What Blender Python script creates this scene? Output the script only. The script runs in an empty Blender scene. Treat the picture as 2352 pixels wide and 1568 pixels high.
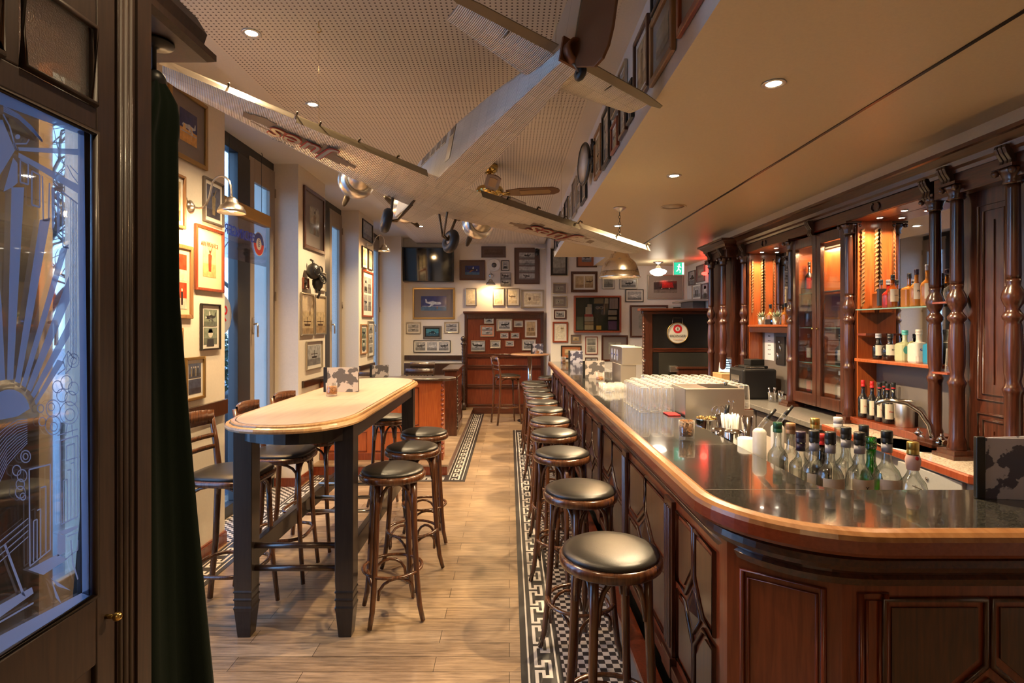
import bpy, math, random
from mathutils import Vector, Matrix
R = math.radians
PI = math.pi
rnd = random.Random(7)
sc = bpy.context.scene
COL = sc.collection

# ---------------------------------------------------------------- camera, world, exposure
cam_data = bpy.data.cameras.new('camera')
cam_data.lens = 19.79
cam_data.sensor_width = 36.0
cam_data.shift_x = 0.00255
cam_data.shift_y = -0.0149
cam_data.clip_start = 0.02
cam = bpy.data.objects.new('camera', cam_data)
cam.location = (0, 0, 1.64)
cam.rotation_euler = (R(90), 0, 0)
COL.objects.link(cam)
sc.camera = cam
sc.view_settings.view_transform = 'Standard'
sc.view_settings.look = 'None'
sc.view_settings.gamma = 1.0
sc.view_settings.use_curve_mapping = False
sc.view_settings.exposure = 1.3
sc.cycles.max_bounces = 10
sc.cycles.transparent_max_bounces = 64
sc.cycles.caustics_reflective = False
sc.cycles.caustics_refractive = False
sc.cycles.sample_clamp_indirect = 3.0
try:
    sc.cycles.use_denoising = True
    sc.cycles.use_light_tree = True
except Exception:
    pass

w = bpy.data.worlds.new('dusk')
sc.world = w
w.use_nodes = True
_n = w.node_tree.nodes
_l = w.node_tree.links
_bg = _n['Background']
_tc = _n.new('ShaderNodeTexCoord')
_sp = _n.new('ShaderNodeSeparateXYZ')
_cr = _n.new('ShaderNodeValToRGB')
_l.new(_tc.outputs['Generated'], _sp.inputs[0])
_l.new(_sp.outputs['Z'], _cr.inputs[0])
_cr.color_ramp.elements[0].position = 0.0
_cr.color_ramp.elements[0].color = (0.24, 0.40, 0.62, 1)
_cr.color_ramp.elements[1].position = 0.55
_cr.color_ramp.elements[1].color = (0.14, 0.32, 0.66, 1)
_l.new(_cr.outputs[0], _bg.inputs[0])
_bg.inputs[1].default_value = 4.6

WARM = (1.0, 0.62, 0.30)
WARM2 = (1.0, 0.735, 0.42)


def light(kind, name, loc, energy, color=WARM, size=0.05, rot=(0, 0, 0), spot=None, blend=0.6, sizey=None):
    d = bpy.data.lights.new(name, kind)
    d.energy = energy
    d.color = color
    if kind == 'AREA':
        d.size = size
        if sizey:
            d.shape = 'RECTANGLE'
            d.size_y = sizey
    else:
        d.shadow_soft_size = size
    if kind == 'SPOT':
        d.spot_size = spot or R(120)
        d.spot_blend = blend
    o = bpy.data.objects.new(name, d)
    o.location = loc
    o.rotation_euler = rot
    COL.objects.link(o)
    return o


# ---------------------------------------------------------------- materials
MATS = {}


def _mat(name):
    m = bpy.data.materials.new(name)
    m.use_nodes = True
    return m, m.node_tree.nodes, m.node_tree.links, m.node_tree.nodes['Principled BSDF']


def plain(name, col, rough=0.5, metal=0.0, coat=0.0, spec=0.5, emit=None, es=0.0, bump=0.0, bscale=80):
    if name in MATS:
        return MATS[name]
    m, n, l, b = _mat(name)
    b.inputs['Base Color'].default_value = (*col, 1)
    b.inputs['Roughness'].default_value = rough
    b.inputs['Metallic'].default_value = metal
    b.inputs['Specular IOR Level'].default_value = spec
    b.inputs['Coat Weight'].default_value = coat
    b.inputs['Coat Roughness'].default_value = 0.08
    if emit:
        b.inputs['Emission Color'].default_value = (*emit, 1)
        b.inputs['Emission Strength'].default_value = es
    t = n.new('ShaderNodeTexNoise')
    t.inputs['Scale'].default_value = bscale
    t.inputs['Detail'].default_value = 4
    co = n.new('ShaderNodeTexCoord')
    l.new(co.outputs['Object'], t.inputs['Vector'])
    mx = n.new('ShaderNodeMixRGB')
    mx.blend_type = 'MULTIPLY'
    mx.inputs[0].default_value = 0.12
    mx.inputs[1].default_value = (*col, 1)
    l.new(t.outputs['Fac'], mx.inputs[2])
    l.new(mx.outputs[0], b.inputs['Base Color'])
    if bump:
        bp = n.new('ShaderNodeBump')
        bp.inputs['Strength'].default_value = bump
        bp.inputs['Distance'].default_value = 0.002
        l.new(t.outputs['Fac'], bp.inputs['Height'])
        l.new(bp.outputs[0], b.inputs['Normal'])
    MATS[name] = m
    return m


def wood(name, c1, c2, rough=0.3, coat=0.5, axis=2, scale=6.0, stretch=14.0):
    """streaky grain running along the given axis"""
    if name in MATS:
        return MATS[name]
    m, n, l, b = _mat(name)
    co = n.new('ShaderNodeTexCoord')
    mp = n.new('ShaderNodeMapping')
    s = [scale * stretch] * 3
    s[axis] = scale
    mp.inputs['Scale'].default_value = s
    l.new(co.outputs['Object'], mp.inputs[0])
    t = n.new('ShaderNodeTexNoise')
    t.inputs['Scale'].default_value = 1.0
    t.inputs['Detail'].default_value = 6
    t.inputs['Distortion'].default_value = 0.4
    l.new(mp.outputs[0], t.inputs['Vector'])
    cr = n.new('ShaderNodeValToRGB')
    cr.color_ramp.elements[0].position = 0.32
    cr.color_ramp.elements[0].color = (*c1, 1)
    cr.color_ramp.elements[1].position = 0.72
    cr.color_ramp.elements[1].color = (*c2, 1)
    l.new(t.outputs['Fac'], cr.inputs[0])
    l.new(cr.outputs[0], b.inputs['Base Color'])
    b.inputs['Roughness'].default_value = rough
    b.inputs['Coat Weight'].default_value = coat
    b.inputs['Coat Roughness'].default_value = 0.15
    bp = n.new('ShaderNodeBump')
    bp.inputs['Strength'].default_value = 0.15
    bp.inputs['Distance'].default_value = 0.001
    l.new(t.outputs['Fac'], bp.inputs['Height'])
    l.new(bp.outputs[0], b.inputs['Normal'])
    MATS[name] = m
    return m


def glassy(name, tint=(1, 1, 1), edge=(0.5, 0.55, 0.55), refl=0.08, rough=0.02):
    """thin-walled glass: clear straight through, darker and shinier at grazing angles"""
    if name in MATS:
        return MATS[name]
    m, n, l, b = _mat(name)
    out = [x for x in n if x.type == 'OUTPUT_MATERIAL'][0]
    n.remove(b)
    tr = n.new('ShaderNodeBsdfTransparent')
    gl = n.new('ShaderNodeBsdfGlossy')
    gl.inputs['Roughness'].default_value = rough
    lw = n.new('ShaderNodeLayerWeight')
    lw.inputs['Blend'].default_value = 0.35
    mc = n.new('ShaderNodeMixRGB')
    mc.inputs[1].default_value = (*tint, 1)
    mc.inputs[2].default_value = (*edge, 1)
    l.new(lw.outputs['Facing'], mc.inputs[0])
    l.new(mc.outputs[0], tr.inputs[0])
    mu = n.new('ShaderNodeMath')
    mu.operation = 'MULTIPLY_ADD'
    mu.inputs[1].default_value = 0.45
    mu.inputs[2].default_value = refl
    l.new(lw.outputs['Fresnel'], mu.inputs[0])
    mx = n.new('ShaderNodeMixShader')
    l.new(mu.outputs[0], mx.inputs[0])
    l.new(tr.outputs[0], mx.inputs[1])
    l.new(gl.outputs[0], mx.inputs[2])
    l.new(mx.outputs[0], out.inputs[0])
    MATS[name] = m
    return m


def emis(name, col, s):
    if name in MATS:
        return MATS[name]
    m, n, l, b = _mat(name)
    b.inputs['Base Color'].default_value = (0, 0, 0, 1)
    b.inputs['Emission Color'].default_value = (*col, 1)
    b.inputs['Emission Strength'].default_value = s
    MATS[name] = m
    return m


def speckle(name, cols, scale, rough, coat=0.0, spec=0.5):
    """granite-like speckle from three colours"""
    m, n, l, b = _mat(name)
    co = n.new('ShaderNodeTexCoord')
    t = n.new('ShaderNodeTexNoise')
    t.inputs['Scale'].default_value = scale
    t.inputs['Detail'].default_value = 8
    t.inputs['Roughness'].default_value = 0.8
    l.new(co.outputs['Object'], t.inputs['Vector'])
    cr = n.new('ShaderNodeValToRGB')
    cr.color_ramp.elements[0].position = 0.38
    cr.color_ramp.elements[0].color = (*cols[0], 1)
    cr.color_ramp.elements[1].position = 0.62
    cr.color_ramp.elements[1].color = (*cols[2], 1)
    e = cr.color_ramp.elements.new(0.5)
    e.color = (*cols[1], 1)
    l.new(t.outputs['Fac'], cr.inputs[0])
    l.new(cr.outputs[0], b.inputs['Base Color'])
    b.inputs['Roughness'].default_value = rough
    b.inputs['Coat Weight'].default_value = coat
    b.inputs['Coat Roughness'].default_value = 0.03
    b.inputs['Specular IOR Level'].default_value = spec
    MATS[name] = m
    return m


def checker(name, size, c1, c2, rough=0.35, off=(0, 0)):
    m, n, l, b = _mat(name)
    co = n.new('ShaderNodeTexCoord')
    mp = n.new('ShaderNodeMapping')
    mp.inputs['Location'].default_value = (off[0], off[1], 0.37)
    l.new(co.outputs['Object'], mp.inputs[0])
    t = n.new('ShaderNodeTexChecker')
    t.inputs['Scale'].default_value = 1.0 / size
    t.inputs['Color1'].default_value = (*c1, 1)
    t.inputs['Color2'].default_value = (*c2, 1)
    sep = n.new('ShaderNodeSeparateXYZ')
    cmb = n.new('ShaderNodeCombineXYZ')
    l.new(mp.outputs[0], sep.inputs[0])
    l.new(sep.outputs[0], cmb.inputs[0])
    l.new(sep.outputs[1], cmb.inputs[1])
    cmb.inputs[2].default_value = size * 0.5
    l.new(cmb.outputs[0], t.inputs['Vector'])
    l.new(t.outputs['Color'], b.inputs['Base Color'])
    b.inputs['Roughness'].default_value = rough
    MATS[name] = m
    return m


def planks(name):
    """wood-look floor boards running along X, 12 cm wide"""
    m, n, l, b = _mat(name)
    co = n.new('ShaderNodeTexCoord')
    br = n.new('ShaderNodeTexBrick')
    br.inputs['Scale'].default_value = 1.0
    br.inputs['Brick Width'].default_value = 0.98
    br.inputs['Row Height'].default_value = 0.1215
    br.inputs['Mortar Size'].default_value = 0.0016
    br.inputs['Mortar Smooth'].default_value = 0.2
    br.offset = 0.37
    br.inputs['Color1'].default_value = (0.38, 0.255, 0.15, 1)
    br.inputs['Color2'].default_value = (0.52, 0.37, 0.235, 1)
    br.inputs['Mortar'].default_value = (0.07, 0.04, 0.02, 1)
    l.new(co.outputs['Object'], br.inputs['Vector'])
    mp = n.new('ShaderNodeMapping')
    mp.inputs['Scale'].default_value = (5, 60, 5)
    l.new(co.outputs['Object'], mp.inputs[0])
    t = n.new('ShaderNodeTexNoise')
    t.inputs['Scale'].default_value = 1.0
    t.inputs['Detail'].default_value = 8
    t.inputs['Roughness'].default_value = 0.65
    l.new(mp.outputs[0], t.inputs['Vector'])
    t2 = n.new('ShaderNodeTexNoise')
    t2.inputs['Scale'].default_value = 2.6
    t2.inputs['Detail'].default_value = 3
    l.new(co.outputs['Object'], t2.inputs['Vector'])
    cr = n.new('ShaderNodeValToRGB')
    cr.color_ramp.elements[0].position = 0.3
    cr.color_ramp.elements[0].color = (0.26, 0.24, 0.23, 1)
    cr.color_ramp.elements[1].position = 0.62
    cr.color_ramp.elements[1].color = (1, 1, 1, 1)
    l.new(t.outputs['Fac'], cr.inputs[0])
    cr2 = n.new('ShaderNodeValToRGB')
    cr2.color_ramp.elements[0].position = 0.35
    cr2.color_ramp.elements[0].color = (0.72, 0.72, 0.76, 1)
    cr2.color_ramp.elements[1].position = 0.65
    cr2.color_ramp.elements[1].color = (1, 1, 1, 1)
    l.new(t2.outputs['Fac'], cr2.inputs[0])
    mx = n.new('ShaderNodeMixRGB')
    mx.blend_type = 'MULTIPLY'
    mx.inputs[0].default_value = 0.8
    l.new(br.outputs['Color'], mx.inputs[1])
    l.new(cr.outputs[0], mx.inputs[2])
    mx2 = n.new('ShaderNodeMixRGB')
    mx2.blend_type = 'MULTIPLY'
    mx2.inputs[0].default_value = 0.9
    l.new(mx.outputs[0], mx2.inputs[1])
    l.new(cr2.outputs[0], mx2.inputs[2])
    l.new(mx2.outputs[0], b.inputs['Base Color'])
    b.inputs['Roughness'].default_value = 0.32
    bp = n.new('ShaderNodeBump')
    bp.inputs['Strength'].default_value = 0.3
    bp.inputs['Distance'].default_value = 0.002
    ad = n.new('ShaderNodeMath')
    ad.operation = 'SUBTRACT'
    l.new(t.outputs['Fac'], ad.inputs[0])
    l.new(br.outputs['Fac'], ad.inputs[1])
    l.new(ad.outputs[0], bp.inputs['Height'])
    l.new(bp.outputs[0], b.inputs['Normal'])
    MATS[name] = m
    return m


def perforated(name, pitch=0.0265, rad=0.0052):
    """acoustic board: a square grid of round holes"""
    m, n, l, b = _mat(name)
    co = n.new('ShaderNodeTexCoord')
    sep = n.new('ShaderNodeSeparateXYZ')
    l.new(co.outputs['Object'], sep.inputs[0])
    sq = []
    for i in (0, 1):
        d = n.new('ShaderNodeMath'); d.operation = 'DIVIDE'; d.inputs[1].default_value = pitch
        l.new(sep.outputs[i], d.inputs[0])
        f = n.new('ShaderNodeMath'); f.operation = 'FLOORED_MODULO'; f.inputs[1].default_value = 1.0
        l.new(d.outputs[0], f.inputs[0])
        s = n.new('ShaderNodeMath'); s.operation = 'SUBTRACT'; s.inputs[1].default_value = 0.5
        l.new(f.outputs[0], s.inputs[0])
        p = n.new('ShaderNodeMath'); p.operation = 'POWER'; p.inputs[1].default_value = 2
        a = n.new('ShaderNodeMath'); a.operation = 'ABSOLUTE'
        l.new(s.outputs[0], a.inputs[0]); l.new(a.outputs[0], p.inputs[0])
        sq.append(p)
    ad = n.new('ShaderNodeMath'); ad.operation = 'ADD'
    l.new(sq[0].outputs[0], ad.inputs[0]); l.new(sq[1].outputs[0], ad.inputs[1])
    lt = n.new('ShaderNodeMath'); lt.operation = 'LESS_THAN'; lt.inputs[1].default_value = (rad / pitch) ** 2
    l.new(ad.outputs[0], lt.inputs[0])
    mx = n.new('ShaderNodeMixRGB')
    mx.inputs[1].default_value = (0.86, 0.80, 0.70, 1)
    mx.inputs[2].default_value = (0.10, 0.075, 0.05, 1)
    l.new(lt.outputs[0], mx.inputs[0])
    l.new(mx.outputs[0], b.inputs['Base Color'])
    b.inputs['Roughness'].default_value = 0.8
    MATS[name] = m
    return m


def corrugated(name, col, axis, pitch, rough=0.36, metal=0.65):
    """sheet metal pressed in fine ribs across the given local axis, in panels"""
    m, n, l, b = _mat(name)
    co = n.new('ShaderNodeTexCoord')
    sep = n.new('ShaderNodeSeparateXYZ')
    l.new(co.outputs['Object'], sep.inputs[0])
    mu = n.new('ShaderNodeMath'); mu.operation = 'MULTIPLY'; mu.inputs[1].default_value = 2 * PI / pitch
    l.new(sep.outputs[axis], mu.inputs[0])
    si = n.new('ShaderNodeMath'); si.operation = 'SINE'
    l.new(mu.outputs[0], si.inputs[0])
    bp = n.new('ShaderNodeBump'); bp.inputs['Strength'].default_value = 0.9; bp.inputs['Distance'].default_value = 0.0012
    l.new(si.outputs[0], bp.inputs['Height'])
    l.new(bp.outputs[0], b.inputs['Normal'])
    # rivet seams: thin dark lines every so often
    br = n.new('ShaderNodeTexBrick')
    br.inputs['Scale'].default_value = 1.0
    br.inputs['Brick Width'].default_value = 0.16 if axis else 0.11
    br.inputs['Row Height'].default_value = 0.09
    br.offset = 0.0
    br.squash = 0.6
    br.squash_frequency = 3
    br.inputs['Mortar Size'].default_value = 0.0009
    br.inputs['Color1'].default_value = (*[c * 1.04 for c in col], 1)
    br.inputs['Color2'].default_value = (*[c * 0.93 for c in col], 1)
    br.inputs['Mortar'].default_value = (*[c * 0.55 for c in col], 1)
    l.new(co.outputs['Object'], br.inputs['Vector'])
    mr = n.new('ShaderNodeMapRange')
    mr.inputs[1].default_value = -1; mr.inputs[2].default_value = 1
    mr.inputs[3].default_value = 0.60; mr.inputs[4].default_value = 1.0
    l.new(si.outputs[0], mr.inputs[0])
    mx = n.new('ShaderNodeMixRGB'); mx.blend_type = 'MULTIPLY'; mx.inputs[0].default_value = 1
    l.new(br.outputs['Color'], mx.inputs[1]); l.new(mr.outputs[0], mx.inputs[2])
    l.new(mx.outputs[0], b.inputs['Base Color'])
    b.inputs['Metallic'].default_value = metal
    b.inputs['Roughness'].default_value = rough
    MATS[name] = m
    return m


def blotch(name, c1, c2, scale=6, lo=0.42, hi=0.58, rough=0.2, detail=5):
    """two-tone printed picture surface"""
    if name in MATS:
        return MATS[name]
    m, n, l, b = _mat(name)
    co = n.new('ShaderNodeTexCoord')
    t = n.new('ShaderNodeTexNoise')
    t.inputs['Scale'].default_value = scale
    t.inputs['Detail'].default_value = detail
    l.new(co.outputs['Object'], t.inputs['Vector'])
    cr = n.new('ShaderNodeValToRGB')
    cr.color_ramp.elements[0].position = lo
    cr.color_ramp.elements[0].color = (*c1, 1)
    cr.color_ramp.elements[1].position = hi
    cr.color_ramp.elements[1].color = (*c2, 1)
    l.new(t.outputs['Fac'], cr.inputs[0])
    l.new(cr.outputs[0], b.inputs['Base Color'])
    b.inputs['Roughness'].default_value = rough
    MATS[name] = m
    return m


def hammered(name, col):
    m, n, l, b = _mat(name)
    out = [x for x in n if x.type == 'OUTPUT_MATERIAL'][0]
    n.remove(b)
    v = n.new('ShaderNodeTexVoronoi'); v.inputs['Scale'].default_value = 260
    co = n.new('ShaderNodeTexCoord'); l.new(co.outputs['Object'], v.inputs['Vector'])
    bp = n.new('ShaderNodeBump'); bp.inputs['Strength'].default_value = 1.0; bp.inputs['Distance'].default_value = 0.002
    l.new(v.outputs['Distance'], bp.inputs['Height'])
    tr = n.new('ShaderNodeBsdfTranslucent'); tr.inputs[0].default_value = (*col, 1)
    gl = n.new('ShaderNodeBsdfGlossy'); gl.inputs['Roughness'].default_value = 0.12
    tp = n.new('ShaderNodeBsdfTransparent'); tp.inputs[0].default_value = (*col, 1)
    for x in (tr, gl):
        l.new(bp.outputs[0], x.inputs['Normal'])
    m1 = n.new('ShaderNodeMixShader'); m1.inputs[0].default_value = 0.6
    l.new(tr.outputs[0], m1.inputs[1]); l.new(tp.outputs[0], m1.inputs[2])
    m2 = n.new('ShaderNodeMixShader'); m2.inputs[0].default_value = 0.25
    l.new(m1.outputs[0], m2.inputs[1]); l.new(gl.outputs[0], m2.inputs[2])
    l.new(m2.outputs[0], out.inputs[0])
    MATS[name] = m
    return m


def frosted(name, col):
    m, n, l, b = _mat(name)
    out = [x for x in n if x.type == 'OUTPUT_MATERIAL'][0]
    n.remove(b)
    tr = n.new('ShaderNodeBsdfTranslucent'); tr.inputs[0].default_value = (*col, 1)
    df = n.new('ShaderNodeBsdfDiffuse'); df.inputs[0].default_value = (*col, 1)
    tp = n.new('ShaderNodeBsdfTransparent')
    m1 = n.new('ShaderNodeMixShader'); m1.inputs[0].default_value = 0.3
    l.new(tr.outputs[0], m1.inputs[1]); l.new(df.outputs[0], m1.inputs[2])
    m2 = n.new('ShaderNodeMixShader'); m2.inputs[0].default_value = 0.12
    l.new(m1.outputs[0], m2.inputs[1]); l.new(tp.outputs[0], m2.inputs[2])
    l.new(m2.outputs[0], out.inputs[0])
    MATS[name] = m
    return m


M = {}
M['plaster'] = plain('plaster', (0.78, 0.74, 0.69), 0.7, bump=0.1, bscale=60)
M['plaster_warm'] = plain('plaster_warm', (0.80, 0.72, 0.60), 0.65, bump=0.1, bscale=60)
M['ceiling'] = plain('ceiling_paint', (0.86, 0.82, 0.74), 0.7)
M['bar_ceiling'] = plain('bar_ceiling_gloss_paint', (0.86, 0.71, 0.47), 0.40, spec=0.3)
M['perf'] = perforated('perforated_board')
M['mahog'] = wood('mahogany', (0.030, 0.008, 0.004), (0.085, 0.023, 0.010), 0.28, 0.6)
M['mahog_h'] = wood('mahogany_horizontal', (0.030, 0.008, 0.004), (0.090, 0.024, 0.010), 0.28, 0.6, axis=1)
M['mahog_x'] = wood('mahogany_crosswise', (0.045, 0.010, 0.005), (0.13, 0.032, 0.012), 0.28, 0.6, axis=0)
M['red'] = wood('red_mahogany', (0.13, 0.020, 0.006), (0.22, 0.045, 0.014), 0.3, 0.5)
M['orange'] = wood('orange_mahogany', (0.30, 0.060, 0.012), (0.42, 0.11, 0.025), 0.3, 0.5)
M['dark'] = wood('dark_walnut', (0.022, 0.010, 0.006), (0.055, 0.024, 0.012), 0.3, 0.5)
M['black_wood'] = wood('black_stained_wood', (0.010, 0.007, 0.006), (0.022, 0.015, 0.012), 0.35, 0.4)
M['door_wood'] = wood('door_wood', (0.016, 0.007, 0.004), (0.034, 0.015, 0.008), 0.55, 0.12)
M['stool_wood'] = wood('bentwood', (0.055, 0.018, 0.008), (0.16, 0.060, 0.022), 0.25, 0.6)
M['rail'] = wood('worn_rail', (0.24, 0.10, 0.035), (0.38, 0.19, 0.08), 0.25, 0.6, axis=1, scale=2.0)
M['rail_red'] = wood('rail_face', (0.17, 0.032, 0.011), (0.22, 0.046, 0.016), 0.25, 0.6, axis=1)
M['table_top'] = wood('pale_table_top', (0.42, 0.32, 0.235), (0.50, 0.385, 0.28), 0.45, 0.1, axis=1, scale=2.2)
M['table_edge'] = wood('table_edge', (0.42, 0.22, 0.08), (0.58, 0.34, 0.15), 0.35, 0.3, axis=1)
M['round_top'] = wood('round_table_top', (0.40, 0.20, 0.10), (0.52, 0.30, 0.16), 0.35, 0.3, axis=0)
M['leather'] = plain('black_leather', (0.020, 0.017, 0.014), 0.34, spec=0.6, bump=0.25, bscale=400)
M['granite'] = speckle('black_granite', [(0.006, 0.006, 0.006), (0.016, 0.016, 0.015), (0.085, 0.08, 0.07)], 260, 0.12, 0.5)
M['light_granite'] = speckle('light_granite', [(0.20, 0.13, 0.09), (0.55, 0.47, 0.38), (0.72, 0.66, 0.56)], 120, 0.22, 0.4)
M['grey_stone'] = speckle('grey_counter', [(0.12, 0.11, 0.10), (0.17, 0.16, 0.15), (0.22, 0.21, 0.19)], 40, 0.3, 0.3)
M['steel'] = plain('brushed_steel', (0.62, 0.58, 0.52), 0.34, 1.0, bump=0.05, bscale=300)
M['chrome'] = plain('chrome', (0.80, 0.80, 0.80), 0.08, 1.0)
M['alu'] = plain('satin_aluminium', (0.72, 0.68, 0.62), 0.28, 1.0)
M['spun'] = plain('spun_metal_shade', (0.80, 0.74, 0.64), 0.22, 1.0)
M['brass'] = plain('brass', (0.62, 0.42, 0.13), 0.2, 1.0)
M['black'] = plain('black_plastic', (0.012, 0.012, 0.013), 0.35)
M['blackmetal'] = plain('black_metal', (0.02, 0.019, 0.018), 0.4, 0.4)
M['screen'] = plain('tv_screen', (0.004, 0.004, 0.005), 0.06, coat=0.6)
M['rubber'] = plain('black_rubber', (0.018, 0.017, 0.018), 0.45)
M['white'] = plain('white_china', (0.78, 0.77, 0.74), 0.25)
M['paper'] = plain('paper', (0.76, 0.72, 0.64), 0.5)
M['winframe'] = plain('dark_window_frame', (0.018, 0.018, 0.020), 0.4)
M['casement'] = plain('taupe_casement', (0.33, 0.27, 0.21), 0.45)
M['velvet'] = plain('green_velvet', (0.003, 0.006, 0.003), 1.0, spec=0.1, bump=0.3, bscale=500)
M['velvet'].node_tree.nodes['Principled BSDF'].inputs['Sheen Weight'].default_value = 0.04
M['tile_black'] = plain('tile_black', (0.035, 0.033, 0.034), 0.35)
M['tile_white'] = plain('tile_white', (0.62, 0.58, 0.54), 0.35)
M['check'] = checker('checker_tiles', 0.0333, (0.035, 0.030, 0.032), (0.60, 0.55, 0.52))
M['floor'] = planks('floor_boards')
M['glass'] = glassy('clear_glass', (0.995, 0.995, 0.99), (0.90, 0.90, 0.88), 0.07, 0.04)
def painted_sparkle_glass(name, col, lo, hi):  # sparkle put in as white diffuse colour at grazing angles
    m, n, l, b = _mat(name)
    out = [x for x in n if x.type == 'OUTPUT_MATERIAL'][0]
    n.remove(b)
    tr = n.new('ShaderNodeBsdfTransparent'); tr.inputs[0].default_value = (1, 1, 1, 1)
    df = n.new('ShaderNodeBsdfDiffuse'); df.inputs[0].default_value = (*col, 1)
    tl = n.new('ShaderNodeBsdfTranslucent'); tl.inputs[0].default_value = (*col, 1)
    gl = n.new('ShaderNodeBsdfGlossy'); gl.inputs['Roughness'].default_value = 0.06
    lw = n.new('ShaderNodeLayerWeight'); lw.inputs['Blend'].default_value = 0.5
    pw = n.new('ShaderNodeMath'); pw.operation = 'POWER'; pw.inputs[1].default_value = 2.2
    l.new(lw.outputs['Facing'], pw.inputs[0])
    mr = n.new('ShaderNodeMapRange'); mr.inputs[3].default_value = lo; mr.inputs[4].default_value = hi
    l.new(pw.outputs[0], mr.inputs[0])
    m0 = n.new('ShaderNodeMixShader'); l.new(df.outputs[0], m0.inputs[1]); l.new(tl.outputs[0], m0.inputs[2])
    m1 = n.new('ShaderNodeMixShader'); l.new(mr.outputs[0], m1.inputs[0]); l.new(tr.outputs[0], m1.inputs[1]); l.new(m0.outputs[0], m1.inputs[2])
    m2 = n.new('ShaderNodeMixShader'); m2.inputs[0].default_value = 0.10
    l.new(m1.outputs[0], m2.inputs[1]); l.new(gl.outputs[0], m2.inputs[2])
    l.new(m2.outputs[0], out.inputs[0])
    return m


M['sparkle_glass'] = painted_sparkle_glass('drinking_glass', (0.92, 0.88, 0.82), 0.03, 0.75)
M['glass'] = painted_sparkle_glass('clear_glass_ware', (0.85, 0.84, 0.80), 0.02, 0.55)
M['glass_edge'] = glassy('glass_thick_rim', (0.95, 0.95, 0.93), (0.5, 0.5, 0.48), 0.34, 0.12)
M['pane'] = glassy('window_pane', (0.98, 0.99, 1.0), (0.85, 0.88, 0.9), 0.04)
M['acrylic'] = glassy('acrylic_sheet', (0.96, 0.94, 0.98), (0.95, 0.92, 0.97), 0.05)
M['mirror'] = plain('mirror', (0.75, 0.76, 0.78), 0.02, 1.0)
M['hammered'] = hammered('amber_hammered_glass', (0.85, 0.55, 0.32))
M['frost'] = frosted('frosted_etching', (0.34, 0.37, 0.52))
M['plane_w'] = corrugated('wing_sheet', (0.72, 0.64, 0.53), 0, 0.0075)
M['plane_f'] = corrugated('fuselage_sheet', (0.70, 0.66, 0.62), 2, 0.0075)
M['plane_b'] = corrugated('belly_sheet', (0.72, 0.64, 0.53), 0, 0.0085)
M['plane_dark'] = plain('painted_flap', (0.24, 0.19, 0.12), 0.45, 0.3)
M['strut'] = plain('strut_metal', (0.16, 0.12, 0.08), 0.4, 0.6)
M['gold'] = plain('gilt_frame', (0.42, 0.27, 0.10), 0.35, 0.8)
M['silver'] = plain('silver_frame', (0.52, 0.46, 0.36), 0.3, 0.8)
M['brownf'] = wood('brown_frame', (0.05, 0.014, 0.007), (0.10, 0.030, 0.014), 0.3, 0.4)
M['redf'] = wood('red_brown_frame', (0.22, 0.040, 0.015), (0.32, 0.075, 0.03), 0.3, 0.4)
M['oakf'] = wood('oak_frame', (0.26, 0.13, 0.05), (0.38, 0.20, 0.09), 0.4, 0.3)
M['blackf'] = plain('black_frame', (0.018, 0.015, 0.013), 0.3)
M['greyf'] = plain('grey_frame', (0.14, 0.12, 0.11), 0.4)
M['bulb'] = emis('lamp_bulb', (1.0, 0.72, 0.38), 30)
M['spotdisc'] = emis('downlight_lamp', (1.0, 0.86, 0.66), 28)
M['opal'] = emis('opal_glass_lit', (1.0, 0.84, 0.62), 4)
M['bulb_dim'] = emis('pendant_bulb_glow', (1.0, 0.72, 0.38), 6)


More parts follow.
